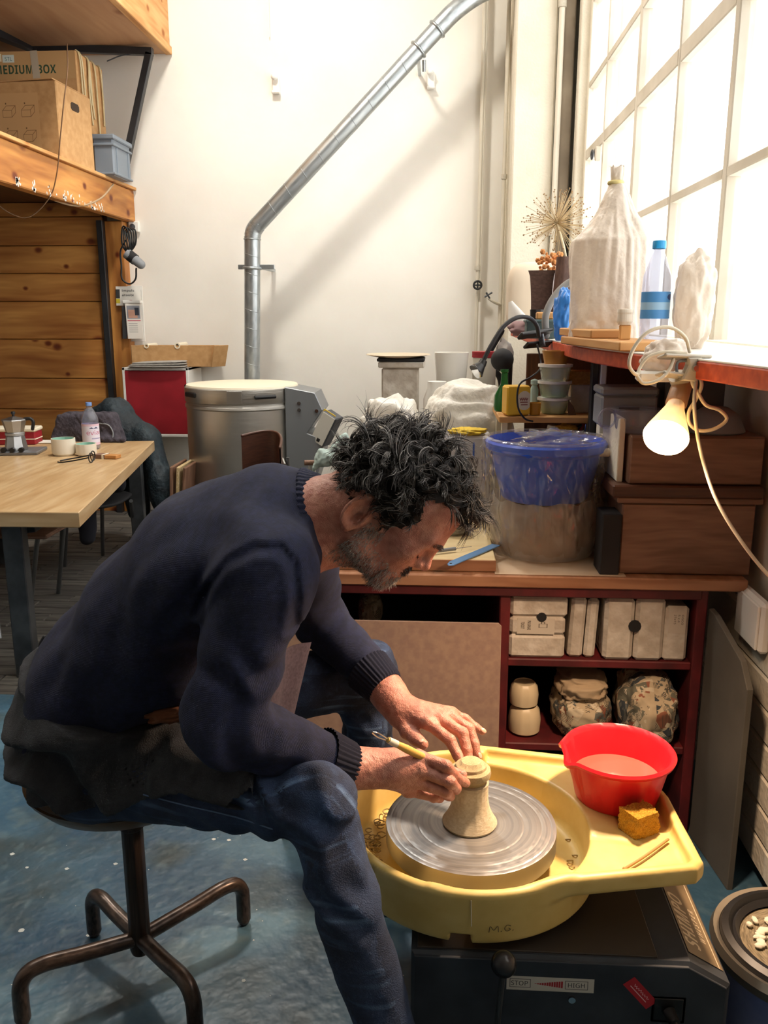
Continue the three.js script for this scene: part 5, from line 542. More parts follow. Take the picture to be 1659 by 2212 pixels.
// ------------------------------------------------------------------ potter's wheel
const WC = [0.075, 0, -1.465];
const panM = mat({ map: mottle(0xe4cc84, 0xd6ba6c, { s: 261, f: 10, metres: 0.5 }), rough: 0.42 }), bodyM = mat({ map: mottle(0x3d444e, 0x2e343d, { s: 263, f: 9, metres: 0.5 }), rough: 0.5, metal: 0.2 });
{ const o = [0.2, 0, -1.5], t = thing('pottery_wheel', 'electric potter\'s wheel with a grey metal body and yellow splash pan', 'wheel', o), L = p => sub(p, o);
  // body: a box with a sloping right shoulder
  part('body', put(extrude([[-0.23, 0.05], [0.3, 0.05], [0.3, 0.335], [0.232, 0.375], [-0.23, 0.375]], 0.46, 0.006), [0, 0, -0.2]), bodyM, t);
  part('front_panel', put(extrude([[-0.225, 0.06], [0.292, 0.06], [0.292, 0.333], [0.228, 0.37], [-0.225, 0.37]], 0.006, 0.001), [0, 0, 0.258]), bodyM, t); part('top_plate', put(cbox(0.4, 0.004, 0.44, 0.001), [-0.02, 0.374, 0.03]), mat({ c: 0x3a332d, rough: 0.6 }), t);
  for (const [x, z] of [[-0.2, -0.17], [0.24, -0.17], [-0.2, 0.23], [0.24, 0.23]]) part('foot', put(cyl(0.02, 0.024, 0.052, 16), [x, 0, z]), M.rubber, t);
  // name strip on the right shoulder
  const shim = canvasTex(1024, 192, (g, w, h) => { g.fillStyle = '#7b6a50'; g.fillRect(0, 0, w, h); g.fillStyle = '#d3c3a8'; g.font = 'italic bold 108px sans-serif'; g.fillText('SHIMPO', 60, 92, 640); g.font = 'italic bold 44px sans-serif'; g.fillText('W H I S P E R', 150, 148, 520); g.fillRect(0, 168, w, 7); });
  const n = V([0.04, 0.068, 0]).normalize(), strip = new THREE.PlaneGeometry(0.34, 0.07); strip.rotateZ(Math.PI / 2); strip.rotateX(-Math.PI / 2); strip.rotateZ(-Math.atan2(0.04, 0.068)); part('name_strip', put(strip, [0.2665, 0.3562, 0.06]), mat({ map: shim, rough: 0.45 }), t);
  // speed label, sticker, socket, lever
  const lab = canvasTex(512, 96, (g, w, h) => { g.fillStyle = '#c9c7c0'; g.fillRect(0, 0, w, h); g.fillStyle = '#2d2f33'; g.strokeStyle = '#2d2f33'; g.lineWidth = 3; g.font = '44px sans-serif'; g.strokeRect(20, 20, 120, 56); g.fillText('STOP', 24, 64, 112); g.strokeRect(345, 20, 130, 56); g.fillText('HIGH', 356, 64); g.fillStyle = '#a3222c'; for (let i = 0; i < 12; i++) g.fillRect(165 + i * 14, 48 - 2 - i * 1.9, 11, 4 + i * 3.8); });
  part('speed_label', put(new THREE.PlaneGeometry(0.145, 0.0272), [0.003, 0.327, 0.2645]), mat({ map: lab, rough: 0.5 }), t);
  const stk = canvasTex(256, 96, (g, w, h) => { g.fillStyle = '#b01f2c'; g.fillRect(0, 0, w, h); g.fillStyle = '#e8c9c9'; g.strokeStyle = '#e8c9c9'; g.lineWidth = 4; g.beginPath(); for (let i = 0; i < 15; i++) g.lineTo(50 + i * 11, 38 + (i % 2 ? 9 : -9) * (i % 3 ? 0.6 : 1)); g.stroke(); g.fillRect(40, 60, 170, 6); }); part('red_sticker', put(new THREE.PlaneGeometry(0.062, 0.024), [0.152, 0.318, 0.2645], [0, 0, -0.85]), mat({ map: stk, rough: 0.45 }), t);
  const so = part('power_socket', put(cbox(0.05, 0.045, 0.006, 0.003), [0.2, 0.265, 0.262]), M.black, t); part('plug', [rod([0.2, 0.287, 0.268], [0.205, 0.284, 0.29], 0.011, 0.009, 16)], M.black, so); part('cord', tube([[0.205, 0.284, 0.288], [0.215, 0.25, 0.31], [0.225, 0.15, 0.3], [0.23, 0.02, 0.29], [0.3, 0.006, 0.2]], 0.005), M.black, so); part('socket_frame', put(cbox(0.058, 0.053, 0.004, 0.002), [0.2, 0.261, 0.262]), M.greyDark, so);
  const K = L([0.121, 0.393, -1.2]); part('speed_lever', rod([K[0] - 0.012, 0.15, K[2] - 0.012], K, 0.005), M.legSteel, t); part('lever_knob', put(new THREE.SphereGeometry(0.021, 28, 18), K), mat({ c: 0x26272a, rough: 0.25 }), t);
  for (const [x, y] of [[0.15, 0.25], [0.04, 0.385]]) part('screw', rod([x, y < 0.3 ? y : 0.3, 0.26], [x, y < 0.3 ? y : 0.3, 0.268], 0.006), M.chrome, t);
  // splash pan: a round well with a tray to the right, moulded in one
  const poly = [[0.0, -1.243], [0.2, -1.262], [0.455, -1.315], [0.472, -1.335], [0.465, -1.545], [0.44, -1.655], [0.3, -1.695], [0.1, -1.73]], inP = (x, z, e) => { let d = 1e9, s = 1; for (let i = 0, j = poly.length - 1; i < poly.length; j = i++) { const [ax, az] = poly[i], [bx, bz] = poly[j], ex = bx - ax, ez = bz - az, wx = x - ax, wz = z - az, t = clamp((wx * ex + wz * ez) / (ex * ex + ez * ez)); d = Math.min(d, (wx - ex * t) ** 2 + (wz - ez * t) ** 2); if ((az > z) !== (bz > z) && x < (bx - ax) * (z - az) / (bz - az) + ax) s = -s; } return s * Math.sqrt(d) + e; };
  const f = (x, y, z) => { x += o[0]; z += o[2]; const c = Math.hypot(x - WC[0], z - WC[2]), R = 0.243, p = inP(x, z, 0); let outer = smin(smax(c - R + (0.5 - y) * 0.1, Math.abs(y - 0.45) - 0.052, 0.012), smax(p, Math.abs(y - 0.484) - 0.018, 0.012), 0.012);
    const well = smax(c - R + 0.02 + (0.5 - y) * 0.1, 0.41 - y, 0.02), tray = smax(p + 0.022, 0.482 - y, 0.014), ch = cap(x, y, z, [0.305, 0.492, -1.43], [0.42, 0.494, -1.395], 0.016, 0.006), step = smax(smax(0.355 - x, p + 0.02, 0.01), 0.474 - y, 0.008);
    let d = smax(outer, -well, 0.008); d = smax(d, -tray, 0.008); d = smax(d, -ch, 0.006); d = smax(d, -smax(step, z + 1.45, 0.01), 0.006);
    return smax(d, -smax(smax(Math.abs(x - 0.052) - 0.017, y - 0.418, 0.003), -z - 1.3, 0.003), 0.003); };
  const pan = part('splash_pan', uvm(sdfMesh(f, [-0.38, 0.385, -0.26], [0.29, 0.515, 0.28], 0.0045)), panM, t);
  part('rim_crack', rod(sub([WC[0] - 0.008, 0.492, WC[2] + 0.2435], o), sub([WC[0] - 0.006, 0.44, WC[2] + 0.2385], o), 0.0008), M.cream, pan);
  { const pts = [[[-0.02, 0], [-0.018, 0.012], [-0.012, 0.004], [-0.006, 0.012], [-0.004, 0]], [[0, 0], [0.001, 0.001]], [[0.016, 0.01], [0.01, 0.012], [0.006, 0.006], [0.01, 0], [0.016, 0.003], [0.013, 0.006]], [[0.02, 0], [0.021, 0.001]]], an = 1.39, g = pts.map(s => tube(s.map(([u, v]) => { const a = an - u / 0.236, r = 0.2375 + v * 0.1; return sub([WC[0] + Math.cos(a) * r, 0.428 + v, WC[2] + Math.sin(a) * r], o); }), 0.0005, { rad: 4, tension: 0 })); part('pencil_initials', g, M.blackMatt, pan); }
  // wheel head: turned aluminium with rings
  const head = []; for (let r = 0; r <= 0.158; r += 0.0025) { const g1 = Math.abs(r - 0.1) < 0.0018 || Math.abs(r - 0.132) < 0.0014 || Math.abs(r - 0.149) < 0.0012; head.push([r, 0.485 - (g1 ? 0.0012 : 0)]); } head.push([0.1595, 0.4845], [0.16, 0.482], [0.16, 0.45], [0.157, 0.446], [0.0001, 0.446]);
  const ringTex = tex([512, 64], (u, v) => { const a = fbm(u, v, 60, 1, 71, 3), b = fbm(u, v, 14, 3, 73, 3); return lerp3([128, 129, 132], [176, 174, 170], clamp(a * 0.8 + b * 0.5 - 0.2)); }), hg = new THREE.LatheGeometry(head.map(([r, y]) => new THREE.Vector2(Math.max(r, 0.0001), y)), 96), uv = hg.attributes.uv; for (let i = 0; i < uv.count; i++) uv.setXY(i, uv.getY(i), uv.getX(i));
  part('wheel_head', put(creased(hg, 0.5), sub([WC[0], 0, WC[2] + 0.01], o)), mat({ map: ringTex, rough: 0.42, metal: 0.85 }), t); part('shaft', put(cyl(0.03, 0.03, 0.1, 24), sub([WC[0], 0.36, WC[2] + 0.01], o)), M.legSteel, t);
  const curls = []; for (let i = 0; i < 70; i++) { const a = rr(2.3, 4.0), r = rr(0.175, 0.205), x = WC[0] + Math.cos(a) * r, z = WC[2] + Math.sin(a) * r, q = rr(0.004, 0.009), y = 0.413 + rr(0, 0.012); curls.push(tube(Array.from({ length: 6 }, (_, k) => [x - o[0] + Math.cos(k * 1.2) * q, y + k * 0.0008, z - o[2] + Math.sin(k * 1.2) * q]), 0.0013, { rad: 4, seg: 10 })); } for (let i = 0; i < 14; i++) { const a = rr(-0.4, 0.6), r = rr(0.18, 0.2), x = WC[0] + Math.cos(a) * r - o[0], z = WC[2] + Math.sin(a) * r - o[2]; curls.push(tube([[x, 0.412, z], [x + 0.005, 0.415, z + 0.004], [x + 0.01, 0.412, z]], 0.0014, { rad: 4 })); }
  part('clay_trimmings', curls, mat({ c: 0xa8956a, rough: 0.9 }), t).userData.kind = 'stuff'; }
const potAt = [WC[0] - 0.002, 0.4852, WC[2] + 0.012];
solo('clay_chuck', 'waisted pale clay chuck centred on the wheel head', 'clay', lathe([[0.0001, 0], [0.05, 0], [0.0515, 0.004], [0.044, 0.016], [0.037, 0.032], [0.0335, 0.052], [0.033, 0.078], [0.034, 0.086], [0.03, 0.088], [0.0001, 0.088]], 64), M.clay, potAt);
solo('clay_cup', 'small upturned pale clay cup being trimmed on top of the chuck', 'clay', lathe([[0.0001, 0], [0.029, 0], [0.031, 0.007], [0.0365, 0.012], [0.0375, 0.017], [0.036, 0.024], [0.029, 0.027], [0.028, 0.032], [0.023, 0.034], [0.018, 0.04], [0.008, 0.042], [0.0001, 0.0415]], 64), mat({ map: mottle(0xe6d6aa, 0xd6c290, { s: 271, f: 14, metres: 0.1 }), rough: 0.65, bump: grey(2, { fy: 80, s: 272, metres: 0.05 }), bs: 0.0004 }), [potAt[0], potAt[1] + 0.0882, potAt[2]]);
// on the tray
{ const p = [0.368, 0.4795, -1.572], t = thing('red_bowl', 'bright red plastic bowl of water on the splash pan tray', 'bowl', p), m = mat({ c: 0xd8202c, rough: 0.32 }); const g = lathe([[0.0001, 0.001], [0.074, 0], [0.08, 0.004], [0.1, 0.09], [0.109, 0.094], [0.111, 0.1], [0.107, 0.105], [0.101, 0.101], [0.098, 0.094], [0.077, 0.01], [0.0001, 0.006]], 72), q = g.attributes.position; for (let i = 0; i < q.count; i++) { const a = Math.atan2(q.getZ(i), q.getX(i)), k = q.getY(i) > 0.085 ? Math.exp(-Math.pow((Math.abs(a) - 2.75) / 0.14, 2)) : 0; q.setXYZ(i, q.getX(i) * (1 + 0.08 * k), q.getY(i) - 0.012 * k, q.getZ(i)); } g.computeVertexNormals(); part('bowl', creased(g, 0.9), m, t); part('water', cyl(0.086, 0.084, 0.003, 56).translate(0, 0.042, 0), mat({ c: 0xd0584c, rough: 0.08 }), t); }
{ const g = new THREE.BoxGeometry(0.056, 0.044, 0.046, 18, 14, 15), p = g.attributes.position; for (let i = 0; i < p.count; i++) { const v = V([p.getX(i), p.getY(i), p.getZ(i)]), k = 0.0045 * n3(v.x * 60, v.y * 60, v.z * 60) + 0.003 * n3(v.x * 170, v.y * 170, v.z * 170); v.multiplyScalar(1 + k / 0.03); p.setXYZ(i, v.x, Math.max(v.y, -0.0215), v.z); } g.computeVertexNormals(); solo('sponge', 'yellow sponge block on the tray beside the red bowl', 'sponge', put(uvm(g), [0, 0.0225, 0]), mat({ map: mottle(0xecb63e, 0xc78a20, { s: 281, f: 40, metres: 0.06, pow: 1.4 }), rough: 0.95, bump: grey(50, { s: 282, metres: 0.05 }), bs: 0.003 }), [[0.387, 0.478, -1.451][0], 0.4815, [0.387, 0.478, -1.451][2]], 0.55); }
{ const a = [0.334, 0.488, -1.325], b = [0.431, 0.488, -1.415], t = thing('wooden_tool', 'slim curved wooden modelling stick on the tray', 'tool', [(a[0] + b[0]) / 2, 0.484, (a[2] + b[2]) / 2]), A = [(a[0] - b[0]) / 2, 0.004, (a[2] - b[2]) / 2]; part('stick', [tube([A, [A[0] * 0.3, 0.005, A[2] * 0.3 + 0.003], [-A[0] * 0.4, 0.005, -A[2] * 0.4 + 0.002], [-A[0], 0.005, -A[2]]], 0.0026), put(new THREE.SphereGeometry(0.0038, 10, 8), A)], mat({ c: 0xa9854e, rough: 0.7 }), t); }
// clay bucket in the near corner
{ const p = [0.672, 0, -1.38], t = thing('clay_bucket', 'white and blue bucket with a metal rim and clay-splashed lid', 'bucket', p), H0 = 0.3; part('bucket', lathe([[0.0001, 0], [0.12, 0], [0.125, 0.005], [0.14, H0], [0.135, H0]], 48), mat({ map: mottle(0xb9bfe0, 0x5f72b4, { s: 291, f: 4, metres: 0.5 }), rough: 0.45 }), t); part('metal_rim', lathe([[0.138, H0 - 0.02], [0.152, H0 - 0.016], [0.156, H0 + 0.002], [0.15, H0 + 0.016], [0.14, H0 + 0.012]], 56), mat({ c: 0xbcb6aa, rough: 0.3, metal: 0.9 }), t); part('black_ring', lathe([[0.14, H0 + 0.01], [0.136, H0 + 0.02], [0.124, H0 + 0.024], [0.116, H0 + 0.014]], 56), M.black, t); part('dark_ring', lathe([[0.117, H0 + 0.013], [0.112, H0 + 0.02], [0.104, H0 + 0.008]], 48), M.rubber, t);
  part('lid', lathe([[0.105, H0 + 0.004], [0.06, H0 + 0.006], [0.0001, H0 + 0.006]], 40), mat({ map: mottle(0x8f8268, 0x5d5340, { s: 293, f: 9, metres: 0.2 }), rough: 0.8 }), t); const bl = []; for (let i = 0; i < 26; i++) bl.push(lump([rr(0.004, 0.013), 0.004, rr(0.004, 0.011)], { s: i, amp: 0.3, detail: 2 }).translate(rr(-0.08, 0.04), H0 + 0.006, rr(-0.06, 0.06))); part('dried_clay', bl, mat({ c: 0xd9d2be, rough: 0.9 }), t).userData.kind = 'stuff'; }

// ------------------------------------------------------------------ stool
const ST = [-0.628, 0, -1.575];
{ const t = thing('work_stool', 'round wooden screw stool on a brown four-legged tube base', 'stool', ST), tubeM = mat({ map: mottle(0x5f5048, 0x3a302b, { s: 301, f: 9, metres: 0.4 }), rough: 0.3, metal: 0.55 }), dk = mat({ map: mottle(0x4a3a30, 0x2f241e, { s: 303, f: 9, metres: 0.3 }), rough: 0.4, metal: 0.4 });
  part('seat', lathe([[0.0001, 0.442], [0.09, 0.444], [0.14, 0.454], [0.178, 0.474], [0.2, 0.5], [0.202, 0.507], [0.196, 0.507], [0.172, 0.483], [0.135, 0.466], [0.0001, 0.456]], 56), mat({ map: woodTex(0x6b5236, 0x46331f, { s: 305, metres: 0.3 }), rough: 0.4 }), t);
  part('screw', [cyl(0.013, 0.013, 0.1, 20).translate(0, 0.345, 0), ...Array.from({ length: 9 }, (_, i) => put(new THREE.TorusGeometry(0.0135, 0.0022, 6, 20).rotateX(Math.PI / 2), [0, 0.402 + i * 0.0045, 0]))], dk, t); part('column', lathe([[0.0001, 0.065], [0.02, 0.065], [0.0225, 0.075], [0.0225, 0.366], [0.026, 0.37], [0.026, 0.392], [0.022, 0.398], [0.0001, 0.399]], 32), dk, t);
  for (const [x, z] of [sub([-0.782, 0, -1.69], ST), sub([-0.442, 0, -1.752], ST), [-0.2, 0, 0.145], [0.165, 0, 0.165]].map(p => [p[0], p[2]])) { const l = Math.hypot(x, z), u = x / l, w = z / l; part('leg', tube([[u * 0.015, 0.1, w * 0.015], [u * l * 0.5, 0.112, w * l * 0.5], [u * (l - 0.045), 0.122, w * (l - 0.045)], [u * (l - 0.018), 0.116, w * (l - 0.018)], [u * (l - 0.003), 0.095, w * (l - 0.003)], [u * l, 0.06, w * l], [u * l, 0.016, w * l]], 0.0165, { rad: 14, seg: 40 }), tubeM, t); } }

// ------------------------------------------------------------------ the potter
const PB = [-0.66, 0, -1.5];
const man = thing('person', 'person in a navy sweater, dark apron and jeans bending over the wheel', 'person', PB);
const home = g => { g.translate(-PB[0], -PB[1], -PB[2]); return g; };
const J = { pelvis: [-0.694, 0.608, -1.555], waist: [-0.64, 0.739, -1.54], mid: [-0.53, 0.869, -1.52], chest: [-0.408, 0.979, -1.5], upper: [-0.293, 1.054, -1.475], neck: [-0.203, 1.074, -1.455],
  shR: [-0.266, 1.018, -1.29], elR: [-0.33, 0.793, -1.225], wrR: [-0.144, 0.656, -1.34], shL: [-0.275, 0.953, -1.66], elL: [-0.252, 0.766, -1.78], wrL: [-0.096, 0.671, -1.63],
  hipR: [-0.637, 0.579, -1.45], knR: [-0.186, 0.65, -1.235], belly: [-0.473, 0.808, -1.5], anR: [0.0, 0.11, -1.1], hipL: [-0.673, 0.557, -1.64], knL: [-0.15, 0.645, -1.78], anL: [-0.14, 0.11, -1.84] };
const dir = (a, b) => V(b).sub(V(a)).normalize();
// --- head in its own frame: a forward out of the face, b up through the crown, c towards the potter's right
const HC = [-0.056, 1.114, -1.435], FW = [0.626, -0.78], UP2 = [0.78, 0.626];
const toHead = (x, y, z) => [(x - HC[0]) * FW[0] + (y - HC[1]) * FW[1], (x - HC[0]) * UP2[0] + (y - HC[1]) * UP2[1], z - HC[2]];
const fromHead = (a, b, c) => [HC[0] + a * FW[0] + b * UP2[0], HC[1] + a * FW[1] + b * UP2[1], HC[2] + c];
const ell = (a, b, c, ca, cb, cc, ra, rb, rc) => { const x = (a - ca) / ra, y = (b - cb) / rb, z = (c - cc) / rc, k = Math.hypot(x, y, z), q = Math.hypot(x / ra, y / rb, z / rc); return k < 1e-6 ? -Math.min(ra, rb, rc) : k * (k - 1) / q; };
const skull = (a, b, c) => smin(ell(a, b, c, 0.002, 0.02, 0, 0.1, 0.088, 0.078), ell(a, b, c, -0.038, -0.004, 0, 0.07, 0.078, 0.073), 0.03);
function headF(a, b, c) {
  const s = Math.abs(c); let d = skull(a, b, c);
  d = smin(d, ell(a, b, s, 0.038, -0.042, 0, 0.066, 0.074, 0.059), 0.03);
  d = smin(d, cap(a, b, s, [0.094, -0.004, 0.008], [0.076, -0.002, 0.046], 0.0125, 0.011), 0.02);            // brow
  d = smin(d, ell(a, b, s, 0.064, -0.04, 0.04, 0.024, 0.022, 0.022), 0.02);                                 // cheekbone
  d = smin(d, cap(a, b, s, [-0.012, -0.07, 0.056], [0.002, -0.1, 0.05], 0.016, 0.015), 0.03);               // jaw
  d = smin(d, cap(a, b, s, [0.002, -0.1, 0.05], [0.078, -0.117, 0.014], 0.016, 0.015), 0.028);
  d = smin(d, ell(a, b, c, 0.086, -0.112, 0, 0.019, 0.019, 0.024), 0.02);                                    // chin
  d = smin(d, ell(a, b, c, 0.074, -0.08, 0, 0.03, 0.034, 0.034), 0.02);                                      // mouth area
  d = smax(d, -ell(a, b, s, 0.107, -0.03, 0.034, 0.02, 0.014, 0.018), 0.016);                               // sockets
  d = smin(d, ell(a, b, s, 0.079, -0.031, 0.033, 0.0145, 0.0135, 0.0155), 0.006);                            // lowered lids
  d = smin(d, cap(a, b, c, [0.097, -0.008, 0], [0.1145, -0.042, 0], 0.0078, 0.0108), 0.012);                // nose
  d = smin(d, ell(a, b, c, 0.115, -0.0445, 0, 0.0125, 0.0105, 0.0115), 0.006); d = smin(d, ell(a, b, s, 0.104, -0.05, 0.0125, 0.0115, 0.0085, 0.0075), 0.006); d = smax(d, -ell(a, b, s, 0.109, -0.0585, 0.0065, 0.005, 0.003, 0.003), 0.003);
  d = smin(d, cap(a, b, s, [0.1045, -0.0765, 0], [0.094, -0.08, 0.022], 0.0055, 0.0035), 0.006); d = smin(d, cap(a, b, s, [0.1035, -0.0905, 0], [0.093, -0.087, 0.02], 0.006, 0.0035), 0.006); d = smax(d, -cap(a, b, s, [0.112, -0.0835, 0], [0.1, -0.0835, 0.022], 0.0022, 0.0018), 0.003);
  // neck and throat
  d = smin(d, cap(a, b, c, [-0.04, -0.05, 0], [-0.062, -0.14, 0], 0.058, 0.064), 0.03); d = smin(d, cap(a, b, c, [-0.062, -0.14, 0], [-0.06, -0.24, 0], 0.064, 0.075), 0.03); d = smin(d, cap(a, b, c, [0.03, -0.105, 0], [-0.035, -0.17, 0], 0.026, 0.048), 0.035);
  d = smin(d, cap(a, b, s, [-0.05, -0.08, 0.045], [-0.02, -0.19, 0.03], 0.014, 0.014), 0.025);
  // ears
  const ea = a + 0.037, eb = b + 0.06, ex = ea * 0.985 + eb * 0.17, ey = eb * 0.985 - ea * 0.17, q = Math.hypot(ex / 0.0185, (ey - 0.002) / 0.029), c0 = 0.081 - 0.5 * ex, ring = Math.hypot((q - 1) * 0.021, s - c0 - 0.002) - 0.0054, plate = smax((q - 1) * 0.019, Math.abs(s - c0 + 0.0045) - 0.0038, 0.004), inner = Math.hypot((Math.hypot((ex + 0.002) / 0.011, (ey - 0.001) / 0.02) - 1) * 0.013, s - c0 + 0.001) - 0.003;
  d = smin(d, smin(smin(ring, plate, 0.004), inner, 0.004), 0.004); d = smin(d, ell(a, b, s, -0.03, -0.09, 0.077, 0.008, 0.0095, 0.0055), 0.006); d = smin(d, ell(a, b, s, -0.021, -0.064, 0.077, 0.005, 0.008, 0.006), 0.006); d = smax(d, -ell(a, b, s, -0.03, -0.066, 0.081, 0.0065, 0.0105, 0.009), 0.004);
  return d + 0.0006 * n3(a * 130, b * 130, c * 130);
}
// --- hands: each finger its own chain of joints
const chain = (d, x, y, z, pts, r, k) => { for (let i = 0; i + 1 < pts.length; i++) d = smin(d, cap(x, y, z, pts[i], pts[i + 1], r[i], r[i + 1]), k); return d; };
const handR = { fore: [[-0.183, 0.668, -1.32], [-0.144, 0.658, -1.335], [-0.097, 0.647, -1.355], [-0.07, 0.645, -1.36]], foreR: [0.036, 0.032, 0.0275, 0.029],
  mcp: [[-0.024, 0.663, -1.372], [-0.021, 0.646, -1.358], [-0.028, 0.623, -1.358], [-0.041, 0.6, -1.366]],
  fingers: [[[-0.024, 0.663, -1.372], [0.025, 0.652, -1.362], [0.044, 0.617, -1.385], [0.062, 0.595, -1.405]], [[-0.021, 0.646, -1.358], [0.033, 0.624, -1.356], [0.044, 0.598, -1.38], [0.029, 0.583, -1.4]], [[-0.028, 0.623, -1.358], [0.025, 0.604, -1.36], [0.033, 0.581, -1.385], [0.011, 0.575, -1.4]], [[-0.041, 0.6, -1.366], [0.005, 0.585, -1.372], [0.015, 0.569, -1.395], [-0.005, 0.57, -1.405]]],
  thumb: [[-0.058, 0.655, -1.375], [-0.023, 0.638, -1.405], [0.019, 0.612, -1.42], [0.056, 0.601, -1.424]] };
const fr0 = [0.0112, 0.0108, 0.0093, 0.0082];
function handRF(x, y, z) { const h = handR; let d = chain(9, x, y, z, h.fore, h.foreR, 0.03); for (const m of h.mcp) d = smin(d, cap(x, y, z, h.fore[3], m, 0.021, 0.0125), 0.02); let e = 9; h.fingers.forEach((p, i) => { const s = i === 3 ? 0.86 : 1; e = Math.min(e, chain(9, x, y, z, p, fr0.map(q => q * s), 0.004)); }); d = smin(d, e, 0.007); d = smin(d, chain(9, x, y, z, h.thumb, [0.017, 0.0125, 0.0108, 0.0088], 0.008), 0.012); return d + 0.0007 * n3(x * 90, y * 90, z * 90) + 0.0004 * n3(x * 240, y * 240, z * 240); }
const handL = { fore: [[-0.13, 0.69, -1.66], [-0.096, 0.669, -1.63], [-0.077, 0.654, -1.605], [-0.061, 0.641, -1.592]], foreR: [0.034, 0.031, 0.027, 0.027],
  mcp: [[-0.008, 0.645, -1.535], [0.015, 0.648, -1.548], [0.031, 0.648, -1.562], [0.038, 0.647, -1.575]],
  fingers: [[[-0.008, 0.645, -1.535], [0.034, 0.626, -1.505], [0.049, 0.604, -1.487], [0.058, 0.592, -1.474]], [[0.015, 0.648, -1.548], [0.059, 0.631, -1.525], [0.067, 0.607, -1.505], [0.072, 0.586, -1.49]], [[0.031, 0.648, -1.562], [0.072, 0.629, -1.548], [0.082, 0.607, -1.53], [0.088, 0.588, -1.515]], [[0.038, 0.647, -1.575], [0.065, 0.636, -1.575], [0.085, 0.621, -1.572], [0.099, 0.612, -1.57]]],
  thumb: [[-0.061, 0.633, -1.575], [-0.048, 0.621, -1.545], [-0.03, 0.618, -1.52], [-0.017, 0.618, -1.5]] };
function handLF(x, y, z) { const h = handL; let d = chain(9, x, y, z, h.fore, h.foreR, 0.03); for (const m of h.mcp) d = smin(d, cap(x, y, z, h.fore[3], m, 0.021, 0.0125), 0.02); let e = 9; h.fingers.forEach((p, i) => { const s = i === 3 ? 0.86 : 1; e = Math.min(e, chain(9, x, y, z, p, [0.0118, 0.0112, 0.0098, 0.0082].map(q => q * s), 0.004)); }); d = smin(d, e, 0.007); d = smin(d, chain(9, x, y, z, h.thumb, [0.02, 0.0145, 0.0125, 0.0105], 0.008), 0.014); return d + 0.0007 * n3(x * 90, y * 90, z * 90) + 0.0004 * n3(x * 240, y * 240, z * 240); }
// --- body inside the clothes
function coreF(x, y, z, g = 0) {
  let d = cap(x, y, z, J.pelvis, J.waist, 0.104 + g, 0.1 + g, 0.6); d = smin(d, cap(x, y, z, J.waist, J.mid, 0.105 + g, 0.108 + g, 0.64), 0.06); d = smin(d, cap(x, y, z, J.mid, J.chest, 0.108 + g, 0.115 + g, 0.62), 0.06); d = smin(d, cap(x, y, z, J.waist, J.belly, 0.1 + g, 0.1 + g, 0.62), 0.06); d = smin(d, cap(x, y, z, J.chest, J.upper, 0.115 + g, 0.095 + g, 0.62), 0.06); return smin(d, cap(x, y, z, J.upper, J.neck, 0.09 + g, 0.06 + g, 0.95), 0.04);
}
const armF = (x, y, z, g) => { let d = cap(x, y, z, J.upper, J.shR, 0.07 + g, 0.066 + g); d = smin(d, cap(x, y, z, J.upper, J.shL, 0.07 + g, 0.066 + g), 0.05); d = smin(d, cap(x, y, z, J.shR, J.elR, 0.066 + g, 0.052 + g), 0.05); d = smin(d, cap(x, y, z, J.elR, J.wrR, 0.05 + g, 0.034 + g), 0.025); d = smin(d, cap(x, y, z, J.shL, J.elL, 0.062 + g, 0.05 + g), 0.05); return smin(d, cap(x, y, z, J.elL, J.wrL, 0.05 + g, 0.034 + g), 0.025); };
const legF = (x, y, z, g) => { let d = smin(cap(x, y, z, J.pelvis, J.hipR, 0.1 + g, 0.088 + g), cap(x, y, z, J.pelvis, J.hipL, 0.1 + g, 0.088 + g), 0.06); d = smin(d, cap(x, y, z, J.hipR, J.knR, 0.084 + g, 0.054 + g), 0.05); d = smin(d, cap(x, y, z, J.knR, J.anR, 0.053 + g, 0.036 + g), 0.03); d = smin(d, cap(x, y, z, J.hipL, J.knL, 0.086 + g, 0.06 + g), 0.05); return smin(d, cap(x, y, z, J.knL, J.anL, 0.058 + g, 0.038 + g), 0.03); };
const around = (pts, m) => [[0, 1, 2].map(k => Math.min(...pts.map(p => p[k])) - m), [0, 1, 2].map(k => Math.max(...pts.map(p => p[k])) + m)];
const bodyBox = around(Object.values(J), 0.18);
const skinTex = mottle(0xc68d7a, 0xb27262, { s: 311, f: 12, metres: 0.12 }), skinM = mat({ map: skinTex, rough: 0.48, bump: grey(40, { s: 313, metres: 0.05 }), bs: 0.0004 });
const sk1 = sdfMesh((x, y, z) => headF(...toHead(x, y, z)), [HC[0] - 0.26, HC[1] - 0.2, HC[2] - 0.1], [HC[0] + 0.14, HC[1] + 0.13, HC[2] + 0.1], 0.0024);
const hb1 = around([...handR.fore, ...handR.fingers.flat(), ...handR.thumb], 0.03), hb2 = around([...handL.fore, ...handL.fingers.flat(), ...handL.thumb], 0.03);
const core = sdfMesh((x, y, z) => Math.min(coreF(x, y, z, -0.012), armF(x, y, z, -0.012), legF(x, y, z, -0.012)), bodyBox[0], bodyBox[1], 0.016);
part('body', home(merged([core, sk1, sdfMesh(handRF, ...hb1, 0.0022), sdfMesh(handLF, ...hb2, 0.0022)].map(g => uvm(g)))), skinM, man);
